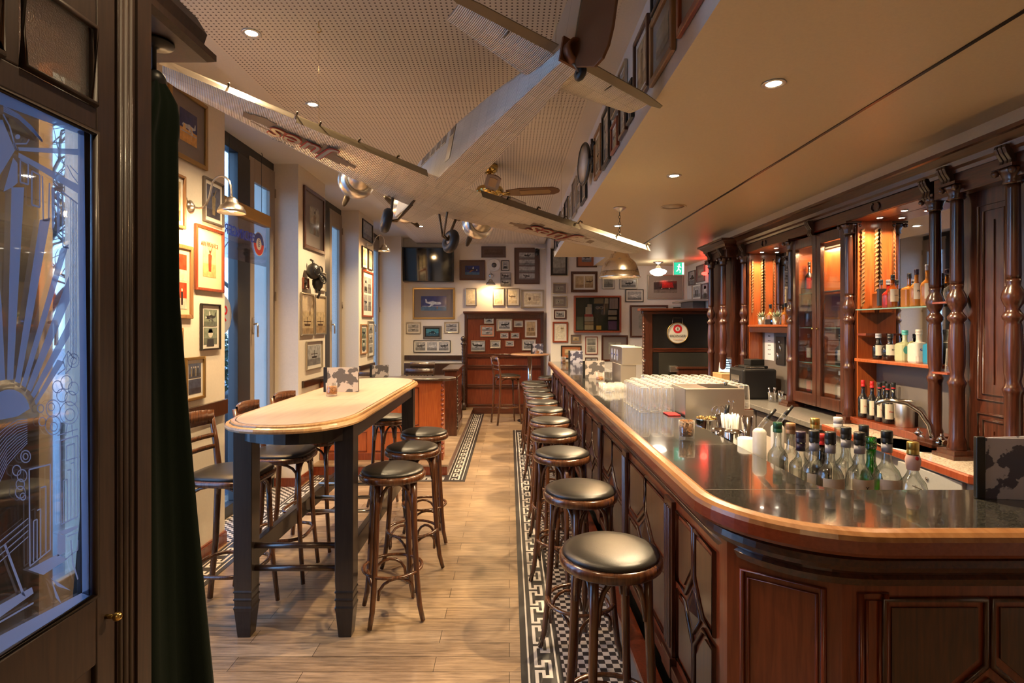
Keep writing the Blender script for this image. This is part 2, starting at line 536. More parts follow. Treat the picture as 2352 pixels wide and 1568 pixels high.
# ---------------------------------------------------------------- mesh builder
class MB:
    def __init__(s):
        s.v = []; s.f = []; s.mi = []; s.sm = []

    def add(s, vs, fs, m=0, smooth=False):
        k = len(s.v)
        s.v += [tuple(x) for x in vs]
        for f in fs:
            s.f.append([k + i for i in f]); s.mi.append(m); s.sm.append(smooth)
        return s

    def box(s, x0, x1, y0, y1, z0, z1, m=0):
        if x0 > x1: x0, x1 = x1, x0
        if y0 > y1: y0, y1 = y1, y0
        if z0 > z1: z0, z1 = z1, z0
        return s.add([(x0, y0, z0), (x1, y0, z0), (x1, y1, z0), (x0, y1, z0), (x0, y0, z1), (x1, y0, z1), (x1, y1, z1), (x0, y1, z1)],
                     [(0, 3, 2, 1), (4, 5, 6, 7), (0, 1, 5, 4), (1, 2, 6, 5), (2, 3, 7, 6), (3, 0, 4, 7)], m)

    def poly(s, pts, m=0):
        return s.add(pts, [tuple(range(len(pts)))], m)

    def prism(s, pts, d, m=0, smooth=False):
        """closed polygon pts (3d, in a plane) extruded by vector d"""
        n = len(pts); d = Vector(d)
        a = [Vector(p) for p in pts]; b = [p + d for p in a]
        fs = [tuple(reversed(range(n))), tuple(range(n, 2 * n))]
        s.add(a + b, fs, m)
        k = len(s.v) - 2 * n
        for i in range(n):
            j = (i + 1) % n
            s.f.append([k + i, k + j, k + n + j, k + n + i]); s.mi.append(m); s.sm.append(smooth)
        return s

    def tube(s, pts, r, n=8, m=0, closed=False, flat=1.0, caps=True):
        pts = [Vector(p) for p in pts]; N = len(pts)
        rs = r if isinstance(r, (list, tuple)) else [r] * N
        tang = []
        for i in range(N):
            a = pts[(i - 1) % N] if closed or i > 0 else pts[i]
            b = pts[(i + 1) % N] if closed or i < N - 1 else pts[i]
            tang.append((b - a).normalized())
        up = Vector((0, 0, 1))
        if abs(tang[0].dot(up)) > 0.9: up = Vector((1, 0, 0))
        nrm = (up - tang[0] * up.dot(tang[0])).normalized()
        vs = []
        for i in range(N):
            if i:
                nrm = (nrm - tang[i] * nrm.dot(tang[i]))
                if nrm.length < 1e-6: nrm = tang[i].orthogonal()
                nrm.normalize()
            bi = tang[i].cross(nrm)
            for k in range(n):
                a = 2 * PI * k / n
                vs.append(pts[i] + (nrm * math.cos(a) * flat + bi * math.sin(a)) * rs[i])
        fs = []
        for i in range(N if closed else N - 1):
            for k in range(n):
                i2 = (i + 1) % N; k2 = (k + 1) % n
                fs.append((i * n + k, i * n + k2, i2 * n + k2, i2 * n + k))
        s.add(vs, fs, m, True)
        if not closed and caps:
            k0 = len(s.v) - N * n
            s.f.append([k0 + i for i in reversed(range(n))]); s.mi.append(m); s.sm.append(False)
            s.f.append([k0 + (N - 1) * n + i for i in range(n)]); s.mi.append(m); s.sm.append(False)
        return s

    def cyl(s, p0, p1, r0, r1=None, n=16, m=0, caps=True):
        return s.tube([p0, p1], [r0, r0 if r1 is None else r1], n, m, caps=caps)

    def lathe(s, prof, c=(0, 0, 0), n=20, m=0, smooth=True, scallop=None, close=False, sx=1, sy=1):
        """prof: list of (radius, z); scallop(z) -> depth for fluting"""
        vs = []
        for (r, z) in prof:
            for k in range(n):
                a = 2 * PI * k / n
                rr = r
                if scallop and k % 2: rr = r * (1 - scallop(z))
                vs.append((c[0] + rr * sx * math.cos(a), c[1] + rr * sy * math.sin(a), c[2] + z))
        fs = []
        for i in range(len(prof) - 1):
            for k in range(n):
                k2 = (k + 1) % n
                fs.append((i * n + k, i * n + k2, (i + 1) * n + k2, (i + 1) * n + k))
        s.add(vs, fs, m, smooth)
        k0 = len(s.v) - len(vs)
        if prof[0][0] > 1e-5 and not close:
            s.f.append([k0 + i for i in reversed(range(n))]); s.mi.append(m); s.sm.append(False)
        if prof[-1][0] > 1e-5 and not close:
            s.f.append([k0 + (len(prof) - 1) * n + i for i in range(n)]); s.mi.append(m); s.sm.append(False)
        return s

    def sphere(s, c, r, n=14, m=0, sz=1.0):
        k = n // 2
        return s.lathe([(max(1e-6, r * math.sin(PI * i / k)), -r * sz * math.cos(PI * i / k)) for i in range(k + 1)], c, n, m)

    def xf(s, mat, start=0):
        for i in range(start, len(s.v)):
            s.v[i] = tuple(mat @ Vector(s.v[i]))
        return s

    def build(s, name, mats, parent=None, label=None, bevel=0, world=False, kind=None, cat=None, group=None):
        me = bpy.data.meshes.new(name)
        vs = s.v
        if world and parent is not None:
            inv = parent.matrix_basis.inverted()
            vs = [tuple(inv @ Vector(v)) for v in vs]
        me.from_pydata(vs, [], s.f)
        if not isinstance(mats, (list, tuple)): mats = [mats]
        for mm in mats:
            me.materials.append(M[mm] if isinstance(mm, str) else mm)
        me.polygons.foreach_set('material_index', s.mi)
        me.polygons.foreach_set('use_smooth', s.sm)
        me.validate()
        me.update()
        o = bpy.data.objects.new(name, me)
        COL.objects.link(o)
        if parent is not None: o.parent = parent
        if label: o['label'] = label
        if kind: o['kind'] = kind
        if cat: o['category'] = cat
        if group: o['group'] = group
        if bevel:
            b = o.modifiers.new('bevel', 'BEVEL')
            b.width = bevel; b.segments = 2; b.limit_method = 'ANGLE'; b.angle_limit = R(40)
        return o


def thing(name, label, cat, loc=(0, 0, 0), rz=0, group=None, rot=None):
    o = bpy.data.objects.new(name, None)
    COL.objects.link(o)
    o.location = loc
    o.rotation_euler = rot or (0, 0, rz)
    o['label'] = label; o['category'] = cat
    if group: o['group'] = group
    o.empty_display_size = 0.1
    sx = Matrix.Translation(Vector(loc)) @ (Matrix.Rotation(rz, 4, 'Z') if not rot else Matrix.Rotation(rot[2], 4, 'Z') @ Matrix.Rotation(rot[1], 4, 'Y') @ Matrix.Rotation(rot[0], 4, 'X'))
    o.matrix_basis = sx
    return o


def kids(o):
    return [c for c in COL.objects if c.parent == o]


KID = {}


def copy_tree(o, label=None, loc=None, rz=None, group=None, parent=None):
    c = o.copy()
    COL.objects.link(c)
    if parent is not None: c.parent = parent
    key = o.get('_src') or o.name
    if key not in KID: KID[key] = kids(o)
    for ch in KID[key]:
        copy_tree(ch, parent=c)
    if label: c['label'] = label
    if group: c['group'] = group
    if loc is not None: c.location = loc
    if rz is not None: c.rotation_euler = (0, 0, rz)
    return c


def text_mesh(txt, size, depth=0.0005, font_shear=0, off=0.0):
    cu = bpy.data.curves.new('lettering', 'FONT')
    cu.body = txt; cu.size = size; cu.extrude = depth; cu.align_x = 'CENTER'; cu.align_y = 'CENTER'
    cu.shear = font_shear; cu.resolution_u = 3; cu.offset = off
    o = bpy.data.objects.new('lettering', cu)
    me = bpy.data.meshes.new_from_object(o)
    bpy.data.objects.remove(o)
    return me


def text(name, txt, size, mat, origin, ux, uy, parent=None, depth=0.0005, shear=0, world=True, mirror=False):
    """flat lettering; ux = reading direction, uy = letter-up direction"""
    me = text_mesh(txt, size, depth, shear)
    ux = Vector(ux).normalized(); uy = Vector(uy).normalized(); un = ux.cross(uy)
    if mirror: ux = -ux
    mt = Matrix((ux, uy, un)).transposed().to_4x4()
    mt.translation = Vector(origin)
    if world and parent is not None: mt = parent.matrix_basis.inverted() @ mt
    me.transform(mt)
    me.materials.clear(); me.materials.append(M[mat] if isinstance(mat, str) else mat)
    o = bpy.data.objects.new(name, me)
    COL.objects.link(o)
    if parent is not None: o.parent = parent
    return o


def arc(c, r, a0, a1, n, ax=(1, 0, 0), ay=(0, 0, 1)):
    c = Vector(c); ax = Vector(ax); ay = Vector(ay)
    return [c + ax * (r * math.cos(a0 + (a1 - a0) * i / n)) + ay * (r * math.sin(a0 + (a1 - a0) * i / n)) for i in range(n + 1)]


# ================================================================ LIGHTS OF THE ROOM (recessed lamps in both ceilings, wall lamps below in their builders)
PERF_LAMPS = [(-1.37, 2.99), (-1.38, 3.95), (-1.38, 5.9), (-1.38, 7.4), (-1.38, 8.77), (-0.1, 8.2), (-0.55, 1.5)]  # spots without a fixture are unseen; the last is placed to light the corner panel
BAR_LAMPS = [(1.11, 2.364), (1.114, 3.81), (1.10, 5.71), (1.10, 7.17)]
for i, (x, y) in enumerate(PERF_LAMPS):
    light('SPOT', 'perforated_ceiling_spot', (x, y, 3.17), (50 if y == 3.95 else 68) if y > 2 else 24, WARM2, 0.03, (0, 0, 0), R(125), 0.7)
for x, y in BAR_LAMPS:
    light('SPOT', 'bar_ceiling_spot', (x, y, 2.63), 105, WARM2, 0.02, (0, 0, 0), R(140), 0.5)
light('SPOT', 'lobby_fill_spot', (-1.95, 2.5, 3.27), 45, (1, .6, .28), 0.03, (0, 0, 0), R(150), 0.5)  # unseen spot added to light the transom glass and window stile
# added fill light behind the camera, no fixture stands there
light('AREA', 'fill_behind_camera', (-0.6, -1.2, 2.5), 2.5, WARM2, 1.6, (R(50), 0, 0), sizey=0.8)

# ================================================================ SETTING
def struct(name, mb, m, bevel=0, parent=None):
    return mb.build(name, m, parent, bevel=bevel, kind='structure')


XL, XW = -2.16, -2.41
struct('floor', MB().box(-2.75, 3.1, -1.7, 10.8, -0.12, 0.0), 'floor')
# outer ground
struct('ground', MB().box(-40, -2.76, -20, 45, -0.3, -0.16), plain('wet_paving', (0.10, 0.12, 0.15), 0.35, bump=0.4, bscale=8))


def key_border(mb, o, u, v, length):
    """Greek key border tiles: o origin, u along, v across (0.2 m wide)"""
    o = Vector(o); u = Vector(u); v = Vector(v)
    def q(u0, u1, v0, v1, m, z):
        zz = Vector((0, 0, z))
        mb.poly([o + u * u0 + v * v0 + zz, o + u * u1 + v * v0 + zz, o + u * u1 + v * v1 + zz, o + u * u0 + v * v1 + zz], m)
    q(0, length, 0.033, 0.042, 1, 0.001)
    q(0, length, 0.167, 0.176, 1, 0.001)
    rows = ['11101', '10101', '10111', '10000', '10000', '10000', '10111', '10101', '11101', '00001']
    n = int(length / 0.2)
    for k in range(n):
        for r, row in enumerate(rows):
            c = 0
            while c < 5:
                if row[c] == '1':
                    e = c
                    while e < 5 and row[e] == '1': e += 1
                    q(k * 0.2 + r * 0.02, k * 0.2 + (r + 1) * 0.02, 0.066 + c * 0.0168, 0.066 + e * 0.0168, 1, 0.001)
                    c = e
                else:
                    c += 1


mb = MB().box(0.055, 0.253, -1.5, 8.88, 0, 0.003)
key_border(mb, (0.055, -1.5, 0.003), (0, 1, 0), (1, 0, 0), 10.38)
struct('trim_1', mb, ['tile_black', 'tile_white'])
struct('trim_2', MB().box(0.253, 0.70, -1.5, 8.88, 0, 0.003), 'check')
mb = MB().box(-0.684, -0.47, 5.945, 10.57, 0, 0.003).box(-1.918, -0.684, 5.945, 6.188, 0, 0.003)
key_border(mb, (-0.47, 6.0, 0.003), (0, 1, 0), (-1, 0, 0), 4.5)
key_border(mb, (-0.70, 5.945, 0.003), (-1, 0, 0), (0, 1, 0), 1.2)
for k in range(110):
    mb.box(-0.683, -0.668, 6.2 + k * 0.04, 6.22 + k * 0.04, 0.003, 0.004, 1)
struct('trim_3', mb, ['tile_black', 'tile_white'])
mb = MB().box(-2.118, -1.92, -1.5, 6.188, 0, 0.003)
key_border(mb, (-1.92, -1.5, 0.003), (0, 1, 0), (-1, 0, 0), 7.68)
struct('trim_4', mb, ['tile_black', 'tile_white'])
mb = MB().box(-2.4, -2.118, 4.28, 5.75, 0, 0.003)
struct('trim_5', mb, 'check')

# --- walls
mb = MB()
for y0, y1 in ((-1.6, 1.3), (3.42, 4.27), (5.76, 6.60), (8.07, 8.94)):
    mb.box(XL, -2.7, y0, y1, 0, 3.3)
mb.box(-2.0, -2.7, 10.4, 10.7, 0, 3.3)
struct('wall_left', mb, 'plaster_warm')
struct('wall_back', MB().box(-2.7, 0.70, 10.7, 10.85, 0, 3.3), 'plaster')
mb = MB().box(0.70, 3.1, 9.5, 9.65, 0, 3.3).box(0.70, 0.77, 9.65, 10.7, 0, 3.3)
struct('wall_back_right', mb, 'plaster')
struct('wall_right', MB().box(3.0, 3.1, -1.6, 9.5, 0, 3.3), 'plaster')
struct('wall_front', MB().box(-2.7, 3.1, -1.7, -1.6, 0, 3.3), 'plaster_warm')
struct('ceiling', MB().box(-2.7, 3.1, -1.6, 10.8, 3.3, 3.4), 'ceiling')
mb = MB().box(-1.75, 0.66, -1.6, 10.69, 3.2, 3.3)
mb.poly([(-1.62, -1.55, 3.1985), (-1.62, 10.6, 3.1985), (0.54, 10.6, 3.1985), (0.54, -1.55, 3.1985)], 1)
struct('ceiling_panel', mb, ['ceiling', 'perf'])
mb = MB().box(0.66, 3.0, -1.6, 8.3, 2.66, 3.3).box(1.42, 3.0, 8.3, 9.5, 2.66, 3.3)
for i, f in enumerate(mb.f):
    if i % 6 == 0: mb.mi[i] = 1
mb.box(1.655, 1.672, -1.6, 9.5, 2.656, 2.661, 2)
mb.box(2.385, 2.99, 2.5, 6.6, 2.585, 2.665, 1)
struct('ceiling_bar', mb, ['plaster', 'bar_ceiling', 'blackf'])
# raised floor of the booths
mb = MB().box(XW, -0.685, 6.19, 10.7, 0.0, 0.10, 1).box(XW, -0.675, 6.18, 10.7, 0.10, 0.12)
struct('floor_step', mb, ['floor', 'red'])
# skirting boards
mb = MB()
for y0, y1 in ((3.42, 4.27), (5.76, 6.18)):
    mb.box(XL, XL + 0.018, y0, y1 + 0.0, 0.0, 0.085)
    mb.box(XL, XL + 0.012, y0, y1 + 0.0, 0.085, 0.095)
mb.box(-2.40, XL + 0.018, 5.742, 5.76, 0, 0.09)
struct('baseboard_left', mb, 'red')
mb = MB().box(XL, XL + 0.025, 3.42, 4.275, 0.98, 1.09).box(XL, XL + 0.03, 5.85, 6.60, 1.0, 1.07)
mb.box(XL, XL + 0.03, 8.07, 8.94, 1.0, 1.07).box(-1.99, -0.9, 10.67, 10.7, 1.0, 1.09)
struct('trim_6', mb, 'dark', bevel=0.004)

# --- windows on the street side
for i, (y0, y1) in enumerate(((1.3, 3.42), (4.27, 5.76), (6.60, 8.07), (8.94, 10.4))):
    wn = bpy.data.objects.new('window_%d' % (i + 1), None)
    COL.objects.link(wn); wn.location = (XW, y0, 0); wn['kind'] = 'structure'; wn.matrix_basis = Matrix.Translation((XW, y0, 0))
    yc = y1 - 0.52 if y1 - y0 > 0.9 else y1
    yp = yc - 0.26 if y1 - y0 > 0.9 else y1
    mb = MB()
    mb.box(XW - 0.08, XW, y0, y1, 0.0, 0.10).box(XW - 0.08, XW, y0, y1, 3.18, 3.3)
    mb.box(XW - 0.08, XW, y0, y0 + 0.05, 0.1, 3.18)
    if yc < y1:
        mb.box(XW - 0.08, XW + 0.01, yp, yc, 0.1, 3.18)
    mb.build('window_frame', 'winframe', wn, world=True, bevel=0.004)
    MB().box(XW - 0.052, XW - 0.046, y0 + 0.05, yp - (0.05 if yc < y1 else 0), 0.1, 3.18).build('pane', 'pane', wn, world=True)
    if yc < y1:
        c = MB()
        c.box(XW - 0.03, XW + 0.012, yc - .03, yc + 0.06, 0.1, 3.22).box(XW - 0.03, XW + 0.012, y1 - 0.12, y1, 0.1, 3.22)
        c.box(XW - 0.03, XW + 0.012, yc + 0.06, y1 - 0.12, 3.0, 3.22).box(XW - 0.03, XW + 0.012, yc + 0.06, y1 - 0.12, 0.1, 0.28)
        c.build('casement_frame', 'casement', wn, world=True, bevel=0.006)
        MB().box(XW - 0.02, XW - 0.014, yc + 0.06, y1 - 0.12, 0.28, 3.0).build('pane', 'pane', wn, world=True)
        h = MB().box(XW + 0.012, XW + 0.022, yc + 0.005, yc + 0.035, 1.58, 1.72)
        h.tube([(XW + 0.02, yc + 0.02, 1.66), (XW + 0.055, yc + 0.02, 1.665), (XW + 0.06, yc + 0.02, 1.64), (XW + 0.06, yc + 0.02, 1.54)], 0.009)
        h.build('window_handle', 'alu', wn, world=True)
        hg = MB()
        for z in (0.6, 1.9, 2.95):
            hg.cyl((XW + 0.018, y1 - 0.006, z), (XW + 0.018, y1 - 0.006, z + 0.09), 0.008)
        hg.build('hinge', 'casement', wn, world=True)

# --- entrance lobby: half-glazed leaf standing open on the left, post and pelmet
DX = -1.05
dr = bpy.data.objects.new('door_1', None); COL.objects.link(dr); dr['kind'] = 'structure'
dr.location = (DX, 0.3, 0); dr.matrix_basis = Matrix.Translation((DX, 0.3, 0))
b = MB()
b.box(DX - 0.045, DX, 1.432, 1.50, 0, 2.52)
b.box(DX - 0.045, DX, 0.3, 1.432, 2.135, 2.195)
b.box(DX - 0.045, DX, 0.3, 1.432, 0.78, 0.95)
b.box(DX - 0.045, DX, 0.3, 0.36, 0, 2.52)
b.box(DX - 0.045, DX, 0.3, 1.432, 0.0, 0.22)
b.box(DX - 0.035, DX - 0.012, 0.36, 1.432, 0.22, 0.78)
b.box(DX - 0.045, DX, 1.17, 1.207, 2.195, 2.40)
b.box(DX - 0.045, DX, 0.3, 1.432, 2.40, 2.52)
b.build('door_leaf', 'door_wood', dr, world=True, bevel=0.004)
b = MB()
def frame_bead(b, y0, y1, z0, z1, x, r=0.010):
    b.tube([(x, y0, z0), (x, y1, z0), (x, y1, z1), (x, y0, z1)], r, 6, closed=True)
frame_bead(b, 0.365, 1.424, 0.958, 2.128, DX + 0.002, 0.011)
frame_bead(b, 1.214, 1.424, 2.202, 2.394, DX + 0.002)
frame_bead(b, 0.37, 1.163, 2.202, 2.394, DX + 0.002)
frame_bead(b, 0.45, 1.36, 0.28, 0.70, DX + 0.002)
frame_bead(b, 0.49, 1.32, 0.33, 0.65, DX - 0.006, 0.007)
b.build('glazing_bead', 'door_wood', dr, world=True)
MB().box(DX - 0.025, DX - 0.019, 0.36, 1.432, 0.95, 2.135).build('pane', 'pane', dr, world=True)
MB().box(DX - 0.025, DX - 0.019, 1.207, 1.432, 2.195, 2.40).build('pane', 'hammered', dr, world=True)
MB().box(DX - 0.025, DX - 0.019, 0.36, 1.17, 2.195, 2.40).build('pane', 'hammered', dr, world=True)
b = MB(); b.sphere((DX + 0.03, 1.465, 0.885), 0.012, 12).cyl((DX, 1.465, 0.885), (DX + 0.03, 1.465, 0.885), 0.006)
b.build('door_knob', 'brass', dr, world=True)
# etched ornament: flat areas of frosting on the pane, (y, z) outlines in metres
e = MB()
EX = DX - 0.0185
GX = -DX * 1293.0
def gp(px, py):
    d = GX / (1170.0 - px)
    return (EX, d, 1.64 - (py - 749) * d / 1293.0)
def area(*pts): e.poly([gp(*p) for p in pts])
def line(pts, wd=0.0022):
    P = [Vector(gp(*p)) for p in pts]
    for a, c in zip(P, P[1:]):
        t = (c - a)
        if t.length < 1e-6: continue
        nn = Vector((0, -t.z, t.y)).normalized() * wd / 2
        e.poly([a - nn, c - nn, c + nn, a + nn])
# border band
area((0, 200), (210, 296), (210, 312), (0, 232))
area((196, 300), (210, 300), (222, 1368), (206, 1362), (196, 480))
area((0, 1470), (222, 1352), (222, 1370), (0, 1512))
# rays from the rising sun
for p in (((2, 880), (14, 878), (6, 560), (0, 450)), ((20, 874), (32, 872), (24, 700), (6, 520)),
          ((36, 872), (50, 872), (75, 430), (46, 430)), ((54, 876), (66, 880), (134, 500), (110, 505)),
          ((68, 884), (78, 890), (176, 560), (158, 570)), ((80, 892), (90, 900), (178, 690), (176, 632)),
          ((90, 906), (97, 914), (178, 770), (178, 730)), ((98, 922), (102, 930), (165, 830), (150, 826))):
    area(*p)
area(*[(42 + 46 * math.cos(t), 946 - 52 * math.sin(t)) for t in [0.15 + 2.85 * k / 14 for k in range(15)]], (0, 968), (60, 956))
# fountain / bird at the top
area((20, 275), (26, 275), (54, 345), (20, 402), (0, 380), (0, 300))
area((60, 338), (196, 342), (196, 356), (64, 346))
area((62, 350), (196, 424), (196, 444), (112, 392), (62, 362))
area((50, 362), (60, 375), (60, 420), (48, 430), (28, 440))
for k in range(4):
    line([(28, 255 - k * 4), (62, 272 - k * 3), (92, 300 - k * 3), (116, 326 - k)], 0.003)
line([(27, 262), (42, 290), (50, 320), (58, 345)], 0.004)
line([(58, 345), (50, 330), (80, 330), (86, 320)], 0.003)
area(*[(60 + 6 * math.cos(t * PI / 5), 314 + 6 * math.sin(t * PI / 5)) for t in range(10)])
line([(66, 366), (84, 376), (84, 424), (66, 418), (66, 366)], 0.004)
line([(92, 392), (110, 402), (110, 476), (92, 470), (92, 392)], 0.004)
line([(116, 404), (118, 506), (130, 506), (132, 420)], 0.004)
area((136, 430), (143, 434), (143, 520), (138, 528))
area((148, 440), (155, 444), (155, 534), (149, 536))
line([(162, 446), (162, 566), (176, 570)], 0.004)
line([(172, 380), (184, 404), (196, 420)], 0.003)
line([(178, 380), (196, 400)], 0.003)
for k in range(5):
    line([(180 + k * 3.2, 454 + k * 3), (180 + k * 3.2, 818 + k * 2)], 0.0022)
line([(160, 440), (196, 468)], 0.004)
# grapes, leaf and scrolls
def ring(cx, cy, r, wd=0.0024):
    line([(cx + r * 0.8 * math.cos(t * PI / 7), cy + r * math.sin(t * PI / 7)) for t in range(15)], wd)
for cx, cy, r in ((150, 888, 14), (170, 878, 16), (186, 892, 15), (160, 908, 15), (180, 915, 17), (140, 938, 20), (176, 948, 26), (178, 952, 14), (140, 976, 22), (142, 980, 10), (136, 934, 9), (186, 828, 16), (186, 828, 8),
                  (112, 938, 9), (116, 968, 10), (78, 1048, 14), (78, 1048, 7), (58, 1080, 12), (70, 1092, 14), (66, 1112, 12), (66, 1130, 14), (72, 1140, 8)):
    ring(cx, cy, r)
line([(150, 860), (168, 846), (162, 828), (174, 806), (186, 822), (180, 846), (168, 858)], 0.003)
line([(173, 812), (170, 850)], 0.002)
line([(172, 975), (168, 1000)], 0.003); line([(182, 975), (184, 1000)], 0.003)
for k in range(12):
    line([(0, 1010 + k * 13), (36, 1000 + k * 8 - 20), (60, 985 + k * 7 - 22), (82, 962 + k * 5)], 0.0016)
# stepped panels below
line([(150, 1000), (196, 985)], 0.0025)
line([(156, 1012), (196, 1000), (196, 1186), (158, 1204), (156, 1012)], 0.0035)
line([(170, 1024), (188, 1018), (188, 1060)], 0.003); line([(170, 1024), (170, 1058), (194, 1050)], 0.003)
line([(163, 1200), (163, 1104), (172, 1100), (172, 1196)], 0.003)
line([(172, 1080), (180, 1078), (180, 1192)], 0.003); line([(180, 1064), (188, 1062), (188, 1188)], 0.003)
line([(86, 1078), (134, 1066), (134, 1262), (88, 1300), (86, 1078)], 0.0035)
line([(96, 1290), (96, 1196), (104, 1192), (104, 1284)], 0.003); line([(104, 1172), (112, 1168), (112, 1278)], 0.003)
line([(112, 1120), (124, 1116), (124, 1268)], 0.003)
area((150, 1222), (196, 1206), (196, 1212), (166, 1228))
area((150, 1224), (168, 1230), (168, 1268), (150, 1278))
area((84, 1308), (150, 1272), (172, 1284), (118, 1320))
area((28, 1250), (34, 1250), (78, 1370), (70, 1366))
area((24, 1252), (20, 1260), (0, 1330), (0, 1290))
area((134, 1326), (180, 1356), (150, 1346)); area((136, 1330), (160, 1388), (146, 1372))
area((0, 1400), (92, 1348), (96, 1362), (0, 1432))
line([(0, 1440), (96, 1384)], 0.004)
for k in range(4):
    line([(0, 1260 + k * 16), (84, 1190 + k * 14)], 0.0022)
line([(172, 1232), (196, 1222)], 0.003); line([(180, 1240), (184, 1290), (196, 1330)], 0.004); line([(168, 1284), (196, 1262), (196, 1240)], 0.003)
e.build('etched_ornament', 'frost', dr, world=True)

# post beside the leaf, with stacked vertical mouldings
b = MB()
b.box(DX - 0.06, DX + 0.004, 1.502, 1.640, 0, 2.60)
for y, rr in ((1.512, 0.006), (1.530, 0.009), (1.552, 0.007)):
    b.cyl((DX + 0.004, y, 0), (DX + 0.004, y, 2.60), rr, n=10)
b.box(DX - 0.06, DX + 0.012, 1.572, 1.632, 0, 2.60)
struct('trim_7', b, 'door_wood')
b = MB()
b.prism([(-3.0 + 0.85, 2.05, 2.60), (-1.10, 2.05, 2.60), (-1.10, -1.5, 2.60), (-3.0 + 0.85, -1.5, 2.60)], (0, 0, 0.035))
cr_ = [(-1.10, 2.60), (-1.078, 2.612), (-1.078, 2.635), (-1.11, 2.65), (-1.10, 2.70), (-1.125, 2.75), (-1.17, 2.78), (-1.17, 2.80)]
for (xa, za), (xb, zb) in zip(cr_, cr_[1:]):
    oa, ob = xa + 1.10, xb + 1.10
    b.poly([(xa, -1.5, za), (xb, -1.5, zb), (xb, 2.05 + ob, zb), (xa, 2.05 + oa, za)])
    b.poly([(xa, 2.05 + oa, za), (xb, 2.05 + ob, zb), (-2.15, 2.05 + ob, zb), (-2.15, 2.05 + oa, za)])
b.box(-2.15, -1.18, -1.5, 1.96, 2.79, 2.80)
struct('trim_8', b, 'door_wood')

# --- outside: hedge trough and bare trees in the dusk
def tree(name, label, x, y, h, seed, spread=1.0, depth=5):
    r = random.Random(seed)
    t = thing(name, label, 'tree', (x, y, -0.16), group='bare trees outside the windows')
    trunk = MB(); tw = MB()
    def grow(p, d, L, rad, k):
        q = [p]
        dd = d.copy()
        for i in range(4):
            dd = (dd + Vector((r.uniform(-.25, .25), r.uniform(-.25, .25), r.uniform(-.08, .18)))).normalized()
            q.append(q[-1] + dd * L / 4)
        (trunk if k < 2 else tw).tube(q, [rad * (1 - 0.12 * i) for i in range(5)], 5 if k < 3 else 3, caps=False)
        if k >= depth: return
        for j in range(3 if k < 3 else 3):
            a = r.uniform(0, 2 * PI)
            nd = (dd * 0.75 + Vector((math.cos(a), math.sin(a), r.uniform(-.1, .5))) * 0.75 * spread).normalized()
            grow(q[r.choice((2, 3, 4))], nd, L * r.uniform(.6, .82), rad * 0.58, k + 1)
    grow(Vector((0, 0, 0)), Vector((0, 0, 1)), h * 0.42, h * 0.022, 0)
    bark = plain('bark', (0.030, 0.028, 0.026), 0.8)
    trunk.build('trunk', bark, t); tw.build('branches', bark, t)
    return t
tree('bare_tree', 'bare tree with forking branches seen through the first tall window, nearest the wall lamp', -5.4, 10.0, 5.6, 3, 1.2)
tree('bare_tree', 'bare tree with thin upright twigs seen through the narrow opening casement', -8.6, 18.6, 6.4, 11)
tree('bare_tree', 'bare tree behind the etched door glass, right of the dark mullion', -5.0, 5.5, 5.2, 21, 1.0)
tree('bare_tree', 'bare tree behind the etched door glass, at the left edge of the photo', -10.5, 9.6, 7.0, 35, 1.2)
hd = thing('hedge_trough', 'green clipped hedge in a dark trough outside the first tall window', 'hedge', (-3.9, 7.2, -0.16))
MB().box(-4.15, -3.65, 5.2, 9.6, -0.16, 0.75).build('trough', 'winframe', hd, world=True)
r_ = random.Random(5); lf = MB()
for k in range(2600):
    p = Vector((r_.uniform(-4.1, -3.7), r_.uniform(5.25, 9.55), r_.uniform(0.72, 1.55)))
    a = Vector((r_.uniform(-1, 1), r_.uniform(-1, 1), r_.uniform(-1, 1))).normalized() * 0.05
    c = a.orthogonal().normalized() * 0.02
    lf.poly([p - a, p + c, p + a, p - c])
lf.build('foliage', plain('hedge_leaf', (0.05, 0.12, 0.05), 0.5), hd, world=True)
# ================================================================ BAR COUNTER
def sweep(mb, path, prof, m=0, mats=None):
    """path: xy points; prof: (outward offset, z); outward = left of travel reversed"""
    P = [Vector((x, y)) for x, y in path]; n = len(P)
    rows = []
    for i in range(n):
        a = P[max(i - 1, 0)]; c = P[min(i + 1, n - 1)]
        t = (c - a).normalized()
        nn = Vector((t.y, -t.x))
        if 0 < i < n - 1:
            t0 = (P[i] - P[i - 1]).normalized()
            k = 1 / max(0.5, t0.dot(t) if t0.dot(t) > 0 else 1)
        else: k = 1
        rows.append([(P[i].x + nn.x * o * k, P[i].y + nn.y * o * k, z) for o, z in prof])
    for i in range(n - 1):
        for j in range(len(prof) - 1):
            mb.add([rows[i][j], rows[i + 1][j], rows[i + 1][j + 1], rows[i][j + 1]], [(0, 1, 2, 3)], (mats[j] if mats else m), True)


